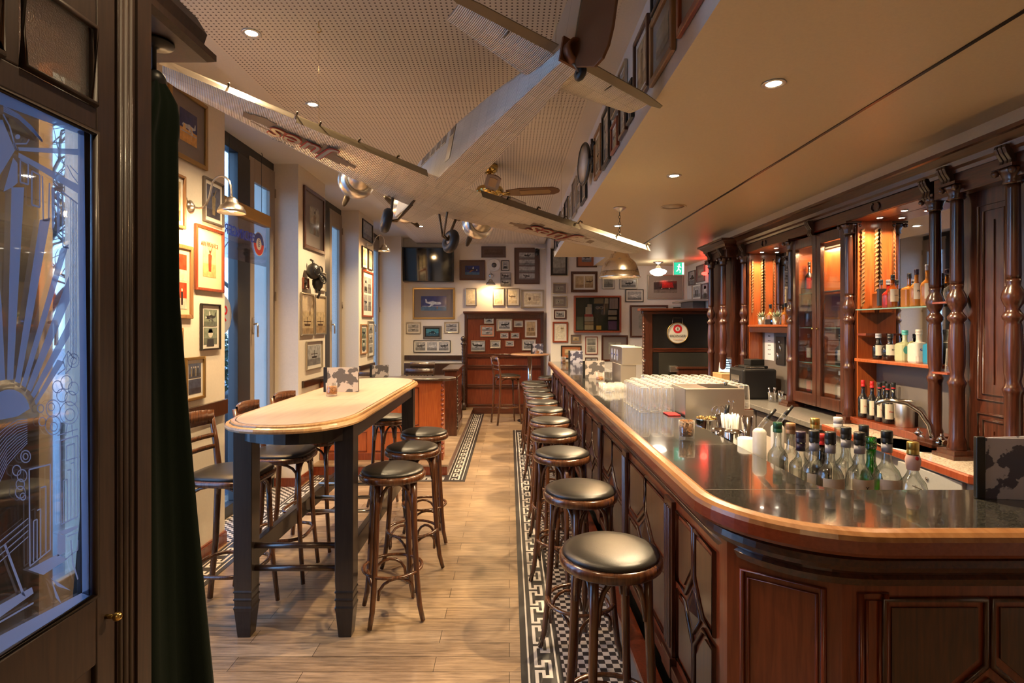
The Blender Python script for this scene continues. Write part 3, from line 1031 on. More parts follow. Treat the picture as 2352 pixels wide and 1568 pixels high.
BE = 2.9
cpath = [(0.643, 8.60)] + [(0.643, y) for y in (7.0, 5.0, 3.5, 2.5)] + [(0.993 + 0.35 * math.cos(PI + a * PI / 2 / 14), 1.85 + 0.35 * math.sin(PI + a * PI / 2 / 14)) for a in range(15)] + [(1.5, 1.50), (BE, 1.50)]
bar = thing('bar_counter', 'long panelled mahogany bar counter with rounded near corner', 'bar counter', (0.85, 5.0, 0))
bpath = [(0.673, 8.58), (0.673, 1.74), (0.925, 1.565), (BE, 1.565)]
ipath = [(BE, 1.83), (1.08, 1.83), (1.01, 1.95), (1.01, 8.58)]
mb = MB().prism([(x, y, 0.22) for x, y in bpath + ipath], (0, 0, 0.84))
mb.build('base', 'red', bar, world=True)
MB().prism([(x + (0.03 if x < 0.7 else 0), y + (0.03 if y < 1.6 else 0.02 if y < 2 else 0), 0.0) for x, y in bpath + ipath], (0, 0, 0.22)).build('toe_board', 'black', bar, world=True)
mb = MB()
sweep(mb, cpath, [(-0.045, 0.93), (-0.028, 0.935), (-0.022, 0.955), (-0.030, 0.965), (-0.012, 0.975), (0.004, 0.985), (0.012, 1.000), (0.008, 1.018), (-0.006, 1.030), (0.0, 1.036), (0.03, 1.038)])
mb.build('cornice_moulding', 'mahog_h', bar, world=True)
# foot ledge on the stool side
mb = MB().box(0.565, 0.60, 1.75, 8.55, 0.003, 0.13, 0).box(0.56, 0.64, 1.75, 8.55, 0.13, 0.155, 1)
mb.build('foot_ledge', ['greyf', 'red'], bar, world=True)


def lozenge_panels(name, o, u, w_, z0, z1, parent, full=True):
    """one bay: four raised-edge panels cut back around an upright lozenge"""
    o = Vector(o); u = Vector(u).normalized(); n = Vector((u.y, -u.x, 0))
    def p(a, z, h=0.004): return o + u * a + Vector((0, 0, z)) + n * h
    mb = MB()
    zc = (z0 + z1) / 2; g = 0.018
    hw, hz = w_ * 0.16, (z1 - z0) * 0.13
    for sx in (0, 1):
        for sz in (0, 1):
            xa = g if sx == 0 else w_ - g
            xm = w_ / 2 - g / 2 if sx == 0 else w_ / 2 + g / 2
            za = z0 + g if sz == 0 else z1 - g
            zm = zc - g if sz == 0 else zc + g
            sxn = 1 if sx == 0 else -1; szn = 1 if sz == 0 else -1
            pts = [(xa, za), (xm, za), (xm, zm - szn * hz * 1.25), (xm - sxn * hw * 1.25, zm), (xa, zm)]
            mb.tube([p(*q) for q in pts], 0.009, 6, closed=True)
            q2 = [(xa + sxn * 0.022, za + szn * 0.022), (xm - sxn * 0.022, za + szn * 0.022), (xm - sxn * 0.022, zm - szn * (hz * 1.25 + 0.02)), (xm - sxn * (hw * 1.25 + 0.018), zm - szn * 0.022), (xa + sxn * 0.022, zm - szn * 0.022)]
            mb.prism([p(a, z, 0.0) for a, z in q2], n * 0.006)
    L = [(w_ / 2, zc + hz), (w_ / 2 + hw, zc), (w_ / 2, zc - hz), (w_ / 2 - hw, zc)]
    mb.tube([p(*q) for q in L], 0.007, 6, closed=True)
    k0 = len(mb.v)
    mb.add([p(*q) for q in L] + [p(w_ / 2, zc, 0.022)], [(0, 1, 4), (1, 2, 4), (2, 3, 4), (3, 0, 4)])
    return mb.build(name, 'mahog', parent, world=True)


PIL = [1.76, 2.33, 3.22, 4.10, 5.0, 5.9, 6.8, 7.7, 8.55]
for i, y in enumerate(PIL):
    if i:
        mb = MB()
        mb.box(0.655, 0.674, y - 0.055, y + 0.055, 0.30, 0.93)
        for k in (-0.032, -0.011, 0.011, 0.032):
            mb.cyl((0.654, y + k, 0.33), (0.654, y + k, 0.90), 0.007, n=8)
        mb.box(0.645, 0.674, y - 0.062, y + 0.062, 0.22, 0.30)
        mb.build('pilaster', 'mahog', bar, world=True, bevel=0.003)
    if i < 8:
        lozenge_panels('panel', (0.673, PIL[i + 1] - 0.07, 0), (0, -1, 0), PIL[i + 1] - PIL[i] - 0.13, 0.30, 0.92, bar)
mb = MB()
mb.box(0.650, 0.674, 1.76, 8.55, 0.22, 0.27).build('plinth', 'mahog_h', bar, world=True, bevel=0.004)
# diagonal corner panel and the end panels
def flat_panel(o, u, w_, z0, z1, parent):
    o = Vector(o); u = Vector(u).normalized(); n = Vector((u.y, -u.x, 0))
    def p(a, z, h=0.003): return o + u * a + Vector((0, 0, z)) + n * h
    mb = MB()
    m = 0.045
    mb.tube([p(m, z0), p(w_ - m, z0), p(w_ - m, z1), p(m, z1)], 0.009, 6, closed=True)
    m = 0.062
    mb.tube([p(m, z0 + .02), p(w_ - m, z0 + .02), p(w_ - m, z1 - .02), p(m, z1 - .02)], 0.005, 6, closed=True)
    return mb.build('panel', 'red', parent, world=True)
v = Vector((0.925 - 0.673, 1.565 - 1.74, 0))
flat_panel((0.673, 1.74, 0), v, v.length, 0.28, 0.90, bar)
flat_panel((0.93, 1.565, 0), (1, 0, 0), 0.16, 0.28, 0.90, bar)
lozenge_panels('panel', (1.02, 1.565, 0), (1, 0, 0), 0.62, 0.25, 0.90, bar)
lozenge_panels('panel', (1.72, 1.565, 0), (1, 0, 0), 0.62, 0.25, 0.90, bar)

top = thing('granite_counter_top', 'polished black granite bar top with a worn wooden rail', 'bar top', (0.85, 5.0, 1.06))
gp_ = cpath + [(BE, 1.858), (1.13, 1.858), (1.09, 1.865), (1.05, 1.90), (1.033, 1.95), (1.033, 8.60)]
MB().prism([(x, y, 1.062) for x, y in gp_], (0, 0, 0.038)).build('granite_slab', 'granite', top, world=True)
mb = MB()
for (xa, ya), (xb, yb) in (((0.645, 1.862), (1.04, 1.862)), ((0.645, 3.52), (1.03, 3.52)), ((0.645, 5.75), (1.03, 5.75))):
    mb.box(xa, xb, ya - 0.0012, ya + 0.0012, 1.0998, 1.1004)
mb.build('slab_joint', 'greyf', top, world=True)
mb = MB()
sweep(mb, cpath, [(0.0, 1.096), (0.003, 1.104), (0.012, 1.105), (0.034, 1.102), (0.046, 1.094), (0.051, 1.082), (0.052, 1.050), (0.046, 1.040), (0.02, 1.037), (0.0, 1.036)], mats=[0, 0, 0, 0, 0, 1, 1, 1, 1])
mb.build('edge_rail', ['rail', 'rail_red'], top, world=True)

# ================================================================ BENTWOOD STOOLS
def bent_legs(t, hw, zt, splay, back=False):
    """four legs, ring, arches; local frame, base on z=0"""
    def leg(a, rt, rb):
        c, s = math.cos(a), math.sin(a)
        prof = [(rt, zt), (rt + .003, zt * .8), (rt + .012, zt * .55), (rt + .026, zt * .30), (rt + .042, zt * .12), (rb, 0.008)]
        return [(c * r, s * r, z) for r, z in prof]
    A = [PI / 4 + k * PI / 2 for k in range(4)]
    legs = []
    for a in A:
        pts = leg(a, hw, hw + splay)
        MB().tube(pts, [.0165, .0165, .016, .0155, .015, .013], 10).build('leg', 'stool_wood', t)
    for k in range(4):   # arches under the seat
        a0, a1 = A[k], A[(k + 1) % 4]
        p0 = Vector((math.cos(a0) * (hw + .005), math.sin(a0) * (hw + .005), 0)); p1 = Vector((math.cos(a1) * (hw + .005), math.sin(a1) * (hw + .005), 0))
        mid = (p0 + p1) / 2; hx = (p1 - p0) * 0.40; pts = []
        for j in range(11):
            th = PI * j / 10
            s_ = math.cos(th)
            z = zt - 0.165 + 0.155 * (math.sin(th) ** 0.6 if th > 0 else 0)
            pts.append(mid - hx * s_ * (1.0 if abs(s_) < .98 else 1.08) + Vector((0, 0, z)))
        MB().tube(pts, 0.0095, 8).build('arch_brace', 'stool_wood', t)
    rr = hw + 0.008
    zr = 0.275
    ring = [((rr + .016) * math.cos(2 * PI * k / 28), (rr + .016) * math.sin(2 * PI * k / 28), zr) for k in range(28)]
    MB().tube(ring, 0.011, 8, closed=True, flat=0.8).build('foot_ring', 'stool_wood', t)
    for k in range(4):
        a0, a1 = A[k], A[(k + 1) % 4]
        p0 = Vector((math.cos(a0) * (rr + .012), math.sin(a0) * (rr + .012), 0)); p1 = Vector((math.cos(a1) * (rr + .012), math.sin(a1) * (rr + .012), 0))
        mid = (p0 + p1) / 2; hx = (p1 - p0) * 0.42; pts = []
        for j in range(9):
            th = PI * j / 8
            pts.append(mid * (1 + 0.22 * math.sin(th)) - hx * math.cos(th) + Vector((0, 0, zr - 0.13 + 0.115 * math.sin(th) ** 0.7 if 0 < j < 8 else zr - 0.13)))
        MB().tube(pts, 0.0085, 8).build('lower_brace', 'stool_wood', t)


def stool(label, loc, rz, group):
    t = thing('bar_stool', label, 'bar stool', loc, rz, group)
    MB().lathe([(0.150, .775), (.176, .776), (.184, .783), (.186, .800), (.183, .812), (.172, .818), (.150, .817)], n=40).build('seat_ring', 'stool_wood', t)
    MB().lathe([(.168, .814), (.174, .820), (.172, .830), (.150, .841), (.10, .847), (.05, .849), (1e-5, .850)], n=40).build('seat_pad', 'leather', t)
    bent_legs(t, 0.140, 0.778, 0.065)
    return t


def back_stool(label, loc, rz, group):
    """rz=0: backrest on the -X side"""
    t = thing('bar_chair', label, 'bar chair', loc, rz, group)
    def sup(r, z, e=3.2, n=36):
        o = []
        for k in range(n):
            a = 2 * PI * k / n
            c, s = math.cos(a), math.sin(a)
            q = (abs(c) ** e + abs(s) ** e) ** (-1 / e)
            o.append((r * q * c, r * q * s * (1 + 0.06 * c), z))
        return o
    def loft(rings):
        mb = MB(); n = len(rings[0]); vs = [p for r in rings for p in r]; fs = []
        for i in range(len(rings) - 1):
            for k in range(n):
                fs.append((i * n + k, i * n + (k + 1) % n, (i + 1) * n + (k + 1) % n, (i + 1) * n + k))
        mb.add(vs, fs, 0, True)
        mb.f.append(list(reversed(range(n)))); mb.mi.append(0); mb.sm.append(False)
        mb.f.append([(len(rings) - 1) * n + k for k in range(n)]); mb.mi.append(0); mb.sm.append(True)
        return mb
    loft([sup(.190, .770), sup(.205, .774), sup(.207, .796), sup(.196, .806)]).build('seat_frame', 'stool_wood', t)
    loft([sup(.190, .804), sup(.196, .812), sup(.185, .824), sup(.13, .834), sup(.05, .838)]).build('seat_pad', 'leather', t)
    for sy in (-1, 1):
        MB().tube([(.145, sy * .13, .775), (.150, sy * .135, .55), (.160, sy * .145, .30), (.185, sy * .165, .008)], [.016, .016, .015, .013], 10).build('leg', 'stool_wood', t)
        pts = [(-.235, sy * .165, .008), (-.20, sy * .165, .35), (-.185, sy * .165, .70), (-.185, sy * .168, .80), (-.205, sy * .172, .95), (-.235, sy * .176, 1.12)]
        MB().tube(pts, [.017, .018, .020, .020, .018, .014], 8, flat=1.0).build('back_post', 'stool_wood', t)
    for z0, z1, x in ((1.055, 1.135, -.228), (.975, 1.0, -.213), (.91, .935, -.205)):
        mb = MB(); n = 8; pts = []
        for j in range(n + 1):
            yy = -.175 + .35 * j / n
            bow = .028 * (1 - (yy / .175) ** 2)
            pts.append((x - bow, yy))
        for (xa, ya), (xb, yb) in zip(pts, pts[1:]):
            crn = 0.012 if z1 - z0 > .05 else 0
            f = lambda yy: z1 + crn * (1 - (yy / .175) ** 2)
            mb.add([(xa, ya, z0), (xb, yb, z0), (xb, yb, f(yb)), (xa, ya, f(ya)), (xa + .013, ya, z0), (xb + .013, yb, z0), (xb + .013, yb, f(yb)), (xa + .013, ya, f(ya))],
                   [(0, 1, 2, 3), (7, 6, 5, 4), (3, 2, 6, 7), (4, 5, 1, 0)], 0, True)
        mb.build('back_slat', 'stool_wood', t)
    for sx, sy, ex, ey in ((1, 1, 1, -1), (1, 1, -1, 1), (1, -1, -1, -1)):
        p0 = Vector((.15 * sx if sx > 0 else -.18, .135 * sy, .64)); p1 = Vector((.15 * ex if ex > 0 else -.18, .135 * ey, .64))
        pts = [p0 + (p1 - p0) * (0.5 - 0.47 * math.cos(PI * j / 10)) + Vector((0, 0, .125 * math.sin(PI * j / 10) ** .6 if 0 < j < 10 else 0)) for j in range(11)]
        MB().tube(pts, .009, 8).build('arch_brace', 'stool_wood', t)
    ring = []
    for k in range(32):
        a = 2 * PI * k / 32; c, s = math.cos(a), math.sin(a); q = (abs(c) ** 3.5 + abs(s) ** 3.5) ** (-1 / 3.5)
        ring.append((.185 * q * c - .01, .172 * q * s, .285))
    MB().tube(ring, .0115, 8, closed=True).build('foot_ring', 'stool_wood', t)
    return t


SG = 'round bar stools along the counter'
ords = ['round bar stool nearest the camera at the bar, light reflecting on its black seat', 'second bar stool from the camera along the counter', 'third bar stool from the camera along the counter',
        'fourth bar stool from the camera along the counter', 'fifth bar stool from the camera along the counter', 'sixth bar stool from the camera, halfway along the counter', 'seventh bar stool from the camera along the counter',
        'fourth bar stool from the far end of the counter', 'third bar stool from the far end of the counter', 'next to last bar stool at the far end of the counter', 'farthest round bar stool of the row at the counter']
SP = [(.366, 2.04, 12), (.354, 2.81, 30), (.339, 3.62, 50), (.343, 4.29, 20), (.356, 4.85, 65), (.371, 5.47, 10), (.358, 6.01, 40), (.367, 6.62, 75), (.357, 7.10, 25), (.361, 7.65, 55), (.348, 8.12, 15)]
s0 = None
for (x, y, a), lb in zip(SP, ords):
    if s0 is None: s0 = stool(lb, (x, y, 0.003), R(a), SG)
    else: copy_tree(s0, lb, (x, y, 0.003), R(a), SG)
TG = 'round stools at the tall table'
for (x, y, a), lb in zip([(-.665, 3.21, 20), (-.655, 3.80, 48), (-.655, 4.34, 15), (-1.08, 5.05, 35)],
                         ['nearest round stool on the aisle side of the tall table', 'middle round stool on the aisle side of the tall table', 'farthest round stool on the aisle side of the tall table', 'round stool standing at the far end of the tall table']):
    copy_tree(s0, lb, (x, y, 0.0), R(a), TG)
copy_tree(s0, 'round stool in the far corner behind the end of the bar', (.64, 9.02, 0), R(33), 'stools at the far round table')
CG = 'bar chairs with slatted backs on the window side'
c0 = back_stool('bar chair with slatted back nearest the green curtain', (-1.575, 3.20, 0.003), R(-4), CG)
copy_tree(c0, 'middle bar chair with slatted back on the window side of the tall table', (-1.50, 3.72, 0.0), R(3), CG)
copy_tree(c0, 'farthest bar chair with slatted back on the window side of the tall table', (-1.475, 4.24, 0.0), R(-3), CG)
copy_tree(c0, 'bar chair with slatted back beside the far round table', (-.03, 9.50, 0.0), R(20), CG)

# ================================================================ TALL TABLE
t = thing('tall_table', 'tall oblong table with rounded ends, pale top and black legs', 'table', (-1.13, 3.92, 0))
def stadium(hx, y0, y1, ed, z, e=2.3, n=14):
    o = []
    for k in range(n + 1):
        a = PI + PI * k / n
        c, s = math.cos(a), math.sin(a)
        q = (abs(c) ** e + abs(s) ** e) ** (-1 / e)
        o.append((-1.13 + hx * q * c, y0 + ed + ed * q * s, z))
    for k in range(n + 1):
        a = PI * k / n
        c, s = math.cos(a), math.sin(a)
        q = (abs(c) ** e + abs(s) ** e) ** (-1 / e)
        o.append((-1.13 + hx * q * c, y1 - ed + ed * q * s, z))
    return o
def loft(rings, mats=None, smooth=True):
    mb = MB(); n = len(rings[0]); mb.add([p for r in rings for p in r], [], 0)
    for i in range(len(rings) - 1):
        for k in range(n):
            mb.f.append([i * n + k, i * n + (k + 1) % n, (i + 1) * n + (k + 1) % n, (i + 1) * n + k]); mb.mi.append(mats[i] if mats else 0); mb.sm.append(smooth)
    mb.f.append(list(reversed(range(n)))); mb.mi.append(0); mb.sm.append(False)
    mb.f.append([(len(rings) - 1) * n + k for k in range(n)]); mb.mi.append(mats[-1] if mats else 0); mb.sm.append(False)
    return mb
def ov(g, z): return stadium(.345 - g, 2.64 + g, 5.20 - g, .42, z)
loft([ov(.02, 1.128), ov(.004, 1.132), ov(0, 1.142), ov(.004, 1.152), ov(.018, 1.157), ov(.019, 1.154), ov(.022, 1.154), ov(.023, 1.163), ov(.028, 1.167), ov(.040, 1.168), ov(.041, 1.1655), ov(.044, 1.1655), ov(.045, 1.1695)],
     [0, 0, 0, 0, 1, 1, 0, 0, 0, 1, 1, 0, 0, 2], False).build('table_top', ['table_edge', 'dark', 'table_top'], t, world=True)
MB().box(-1.30, -.96, 3.6, 3.602, 1.1693, 1.1699).build('top_seam', 'table_edge', t, world=True)
loft([stadium(.30, 2.84, 5.0, .18, 1.04, 1.6), stadium(.30, 2.84, 5.0, .18, 1.129, 1.6)], None, False).build('apron', 'black_wood', t, world=True)
for x in (-1.40, -.868):
    for y in (3.0, 4.84):
        mb = MB()
        def sq(h, z): return [(x - h, y - h, z), (x + h, y - h, z), (x + h, y + h, z), (x - h, y + h, z)]
        mb2 = loft([sq(.034, 0), sq(.046, .14), sq(.050, .16), sq(.046, .17), sq(.046, .195), sq(.051, .203), sq(.046, .212), sq(.046, .235), sq(.051, .243), sq(.046, .252), sq(.048, .30), sq(.050, 1.129)], None, False)
        mb2.build('leg', 'black_wood', t, world=True, bevel=.003)
for x in (-1.40, -.868):
    MB().box(x - .018, x + .018, 3.0, 4.84, .36, .46).build('side_rail', 'black_wood', t, world=True, bevel=.003)
for z in (.355, .475):
    MB().cyl((-1.40, 2.995, z), (-.868, 2.995, z), .016, n=12).build('foot_rod', 'dark', t, world=True)
for z, y in ((.36, 3.9), (.42, 3.9), (.48, 3.9)):
    MB().cyl((-1.40, y + (z - .36) * 2, z), (-.868, y + (z - .36) * 2, z), .013, n=10).build('foot_rod', 'alu', t, world=True)

# ================================================================ FAR ROUND TABLE
t = thing('round_table', 'small high round table on a chrome column by the panelled wall', 'table', (.352, 9.75, 0))
MB().lathe([(.30, 1.135), (.325, 1.14), (.335, 1.15), (.330, 1.162), (.31, 1.168), (.28, 1.169)], n=40).build('table_top', 'round_top', t)
MB().cyl((0, 0, .03), (0, 0, 1.14), .038, n=20).build('column', 'chrome', t)
MB().lathe([(.21, 0), (.21, .015), (.06, .04), (.038, .05)], n=30).build('foot', 'blackmetal', t)

# ================================================================ PANELLED WALL AND BOOTHS AT THE BACK
t = thing('wall_panelling', 'tall red mahogany panelling hung with small aeroplane photos', 'wall panelling', (-.1, 10.6, 0))
mb = MB().box(-.845, .645, 10.60, 10.695, 0.0, 1.88)
mb.build('back_board', 'red', t, world=True)
mb = MB()
mb.box(-.87, .648, 10.55, 10.698, 1.88, 1.92).box(-.86, .646, 10.57, 10.697, 1.86, 1.88)
mb.build('cap_moulding', 'mahog_x', t, world=True, bevel=.005)
mb = MB()
for x0, x1 in ((-.845, -.79), (.59, .645)):
    mb.box(x0, x1, 10.575, 10.60, 0.0, 1.86)
mb.box(-.79, .59, 10.575, 10.60, 1.78, 1.86)
mb.build('stile', 'mahog', t, world=True, bevel=.004)
for z in (1.09, .88, .52, .15):
    mb = MB().box(-.79, .59, 10.560, 10.60, z - .03, z + .012).box(-.79, .59, 10.552, 10.60, z + .012, z + .03)
    mb.build('ledge', 'mahog_x', t, world=True, bevel=.004)
mb = MB().box(-.845, .645, 10.55, 10.60, 0.0, .12).build('skirting', 'mahog_x', t, world=True, bevel=.004)

t = thing('newel_post', 'turned dark newel post with ball finial at the booth corner', 'post', (-.835, 10.25, .12))
prof = [(.05, 0), (.05, .10), (.035, .12)]
z = .14
while z < 1.18:
    prof += [(.030, z), (.038, z + .02), (.030, z + .04)]; z += .055
prof += [(.05, z), (.055, z + .02), (.03, z + .04), (.022, z + .06)]
MB().lathe(prof, n=16).build('shaft', 'dark', t)
MB().sphere((0, 0, z + .105), .052, 16).lathe([(.03, z + .05), (.035, z + .06), (.02, z + .07)], n=14).build('finial', 'dark', t)

def beaded_panel(name, label, x0, x1, y0, y1, zt, cap=.03):
    t = thing(name, label, 'booth divider', ((x0 + x1) / 2, y0, .12))
    MB().box(x0, x1, y0, y1, .12, zt - .03).build('body', 'mahog', t, world=True, bevel=.004)
    MB().box(x0 - cap, x1 + cap, y0 - cap, y1 + cap, zt - .03, zt).build('cap', 'dark', t, world=True, bevel=.008)
    for yy in (y0 + .04,):
        mb = MB(); z = .22
        while z < zt - .10:
            mb.sphere((x1 + .002, yy, z), .016, 8, sz=1.3); z += .05
        mb.build('beading', 'dark', t, world=True)
    mb = MB()
    for z0, z1 in ((.25, .52), (.58, zt - .12)):
        mb.tube([(x1 + .002, y0 + .10, z0), (x1 + .002, y1 - .08, z0), (x1 + .002, y1 - .08, z1), (x1 + .002, y0 + .10, z1)], .009, 6, closed=True)
    mb.build('panel_moulding', 'mahog', t, world=True)
    return t
beaded_panel('booth_divider', 'dark booth divider with beaded edge facing the aisle', -.90, -.73, 7.80, 8.72, 1.05)
# low cabinet with the orange mahogany front at the step
t = thing('booth_cabinet', 'waist-high orange mahogany partition behind the tall table, rounded dark top', 'partition', (-1.4, 6.4, .12))
MB().box(-2.15, -.76, 6.40, 6.62, .12, 1.02).build('body', 'orange', t, world=True)
tp = []
for k in range(13):
    a = -PI / 2 + PI * k / 12
    tp.append((-.80 + .18 * math.cos(a), 6.52 + .18 * math.sin(a)))
tp += [(-2.15, 6.70), (-2.15, 6.34)]
MB().prism([(x, y, 1.02) for x, y in tp], (0, 0, .03)).build('top_board', 'dark', t, world=True, bevel=.008)
mb = MB()
for x0, x1 in ((-2.1, -1.62), (-1.55, -1.03)):
    for z0, z1 in ((.22, .44), (.52, .94)):
        mb.tube([(x0, 6.398, z0), (x1, 6.398, z0), (x1, 6.398, z1), (x0, 6.398, z1)], .009, 6, closed=True)
mb.build('panel_moulding', 'red', t, world=True)
mb = MB(); z = .20
while z < .98:
    mb.sphere((-.76, 6.40, z), .02, 8); z += .055
mb.build('beading', 'red', t, world=True)
MB().box(-2.15, -.75, 6.385, 6.40, .12, .20).build('plinth', 'red', t, world=True, bevel=.004)

# dining chairs and table in the raised booth
def dining_chair(label, loc, rz, group='dining chairs in the raised booths'):
    t = thing('dining_chair', label, 'chair', loc, rz, group)
    MB().box(-.20, .20, -.20, .20, .43, .46).build('seat', 'dark', t, bevel=.012)
    for x in (-.17, .17):
        MB().tube([(x, -.17, .43), (x, -.18, 0)], [.017, .013], 8).build('leg', 'dark', t)
        MB().tube([(x, .20, 0), (x, .18, .45), (x * 1.05, .20, .70), (x * 1.1, .24, .90)], [.014, .018, .016, .014], 8).build('back_post', 'dark', t)
    mb = MB(); n = 8
    P = [(-.20 + .40 * j / n, .235 + .035 * (1 - ((j - 4) / 4) ** 2)) for j in range(n + 1)]
    for (xa, ya), (xb, yb) in zip(P, P[1:]):
        mb.add([(xa, ya, .84), (xb, yb, .84), (xb, yb, .93), (xa, ya, .93), (xa, ya + .016, .84), (xb, yb + .016, .84), (xb, yb + .016, .93), (xa, ya + .016, .93)],
               [(0, 1, 2, 3), (7, 6, 5, 4), (3, 2, 6, 7), (4, 5, 1, 0)], 0, True)
    mb.build('top_rail', 'dark', t)
    mb = MB()
    for k in range(6):
        x = -.10 + .04 * k
        mb.tube([(x * .75, .19, .46), (x * .9, .205, .65), (x * 1.15, .25, .85)], .006, 6)
    mb.build('spindle_back', 'dark', t)
    return t
d0 = dining_chair('spindle-back chair on the raised floor, under the framed row of three photos', (-1.42, 9.45, .12), R(180))
copy_tree(d0, 'spindle-back chair nearest the booth divider', (-1.22, 8.1, .12), R(172))
copy_tree(d0, 'spindle-back chair by the window behind the tall table', (-1.80, 7.5, .12), R(-176))
t = thing('booth_table', 'dark wooden table in the raised booth beyond the divider', 'table', (-1.4, 8.85, .12))
MB().box(-.35, .35, -.30, .30, .70, .73).build('table_top', 'dark', t, bevel=.008)
MB().cyl((0, 0, .03), (0, 0, .70), .04).build('column', 'blackmetal', t)
MB().lathe([(.22, 0), (.22, .015), (.05, .04)], n=24).build('foot', 'blackmetal', t)
t = thing('wall_bench', 'dark high-backed bench along the back wall under the three-photo frame', 'bench', (-1.4, 10.4, .12))
MB().box(-.55, .55, -.35, .0, .38, .46).build('seat', 'dark', t, bevel=.01)
MB().box(-.55, .55, .0, .06, 0, .84).build('backrest', 'dark', t, bevel=.01)
MB().box(-.55, .55, -.33, .0, 0, .38).build('base', 'dark', t)

# ================================================================ BLACKBOARD PARTITION AT THE END OF THE BAR
t = thing('dark_partition', 'dark carved partition with black board and stainless shelf at the bar end', 'partition', (2.3, 7.4, 0))
XA, XB = 1.77, 2.75
MB().box(XA + .10, XB, 7.45, 7.50, 0, 1.82).build('black_board', 'black', t, world=True)
MB().box(XA - .06, XB + .02, 7.36, 7.52, 1.84, 1.875).box(XA - .02, XB, 7.39, 7.5, 1.80, 1.84).build('cap', 'mahog_x', t, world=True, bevel=.006)
mb = MB().box(XA, XA + .11, 7.40, 7.50, 0, 1.80)
z = .2
while z < 1.70:
    mb.sphere((XA, 7.41, z), .017, 8, sz=1.1); z += .042
mb.build('carved_post', 'mahog', t, world=True)
MB().box(XA + .11, XB, 7.43, 7.46, 1.30, 1.345).box(XA + .11, XB, 7.415, 7.45, 1.335, 1.35).build('mid_rail', 'mahog_x', t, world=True)
MB().box(XA + .20, XB, 7.42, 7.448, .6, 1.29).build('steel_front', plain('dark_steel', (.10, .10, .085), .35, .8), t, world=True)
MB().box(XA + .42, XB, 7.30, 7.42, .6, 1.085).box(XA + .40, XB, 7.28, 7.42, 1.085, 1.11).build('box', 'brownf', t, world=True, bevel=.004)
MB().box(XA + .33, XA + .43, 7.35, 7.42, 1.04, 1.12).build('switch_box', 'steel', t, world=True, bevel=.004)

# ================================================================ BACK BAR (carved cabinet along the right)
XF, XBK = 2.45, 2.80
def column(parent, x, y, zb=.955):
    k = .034
    p = [(1.25, 0), (1.3, .02), (1.15, .04), (1.2, .055), (1.0, .075), (1.0, .33), (1.12, .345), (1.25, .36), (1.0, .375), (.85, .40), (1.05, .44), (1.1, .55), (.95, .66), (.85, .675), (1.2, .69), (1.25, .705), (.9, .72), (.7, .735), (1.15, .765), (1.35, .79), (1.15, .82), (.8, .845), (.85, .86), (.9, .875)]
    mb = MB()
    mb.lathe([(r * k, z) for r, z in p], (x, y, zb + .03), 20)
    mb.box(x - .075, x + .075, y - .075, y + .075, zb - .01, zb + .018).box(x - .06, x + .06, y - .06, y + .06, zb + .018, zb + .04)
    mb.build('column_base', 'mahog', parent, world=True)
    f = MB()
    z0 = zb + .905; z1 = 2.30
    f.lathe([(.029, z0), (.031, z0 + .02), (.028, z1 - .02), (.028, z1)], (x, y, 0), 24, scallop=lambda z: .16)
    f.build('fluted_shaft', 'mahog', parent, world=True)
    c = MB()
    c.lathe([(.034, z1), (.040, z1 + .01), (.036, z1 + .02), (.046, z1 + .05), (.056, z1 + .065), (.05, z1 + .075)], (x, y, 0), 16)
    for sx in (-1, 1):
        for sy in (-1, 1):
            c.sphere((x + sx * .045, y + sy * .045, z1 + .058), .017, 8)
    c.box(x - .056, x + .056, y - .056, y + .056, z1 + .075, z1 + .09)
    c.build('capital', 'mahog', parent, world=True)


bb = thing('back_bar', 'carved mahogany back bar with fluted columns, mirrors and lit shelves', 'cabinet', (2.6, 4.4, .95))
mb = MB()
mb.box(2.56, 2.9, 2.55, 3.18, .96, 2.45)          # near solid block
mb.box(2.40, 2.56, 2.55, 3.05, .96, 2.39)
mb.box(2.625, 2.99, 3.18, 6.6, .96, 2.60)           # back
mb.box(XF + .02, XBK, 4.02, 4.07, .96, 2.45)       # upright between shelf bay and glass doors
mb.box(XF + .02, XBK, 4.87, 4.93, .96, 2.45)
mb.box(XF + .02, XBK, 5.83, 5.98, .96, 2.45)
mb.box(2.36, XBK, 5.98, 6.55, .96, 2.39)
mb.box(XF, XBK, 3.18, 6.0, 2.39, 2.46)
mb.build('carcass', 'mahog', bb, world=True)
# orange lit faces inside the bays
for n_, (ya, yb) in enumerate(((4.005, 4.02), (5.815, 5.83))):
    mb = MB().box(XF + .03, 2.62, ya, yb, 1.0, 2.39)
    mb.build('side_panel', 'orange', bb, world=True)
    for xx in (2.595, 2.50):
        mb = MB(); z = 1.80
        mb.box(xx, xx + .010, ya - .018, ya, 1.78, 2.33)
        while z < 2.32:
            mb.prism([(xx - .006, ya - .018, z), (xx + .012, ya - .018, z), (xx + .012, ya - .030, z + .018)], (0, 0, .010)); z += .03
        mb.build('shelf_support', 'oakf', bb, world=True)
MB().box(2.615, 2.624, 3.20, 4.005, 1.415, 2.388).build('mirror', 'mirror', bb, world=True)
MB().box(2.615, 2.624, 4.94, 5.815, 1.66, 2.388).build('mirror', 'mirror', bb, world=True)
MB().box(2.612, 2.624, 3.20, 4.005, .98, 1.392).build('grey_backing', 'greyf', bb, world=True)
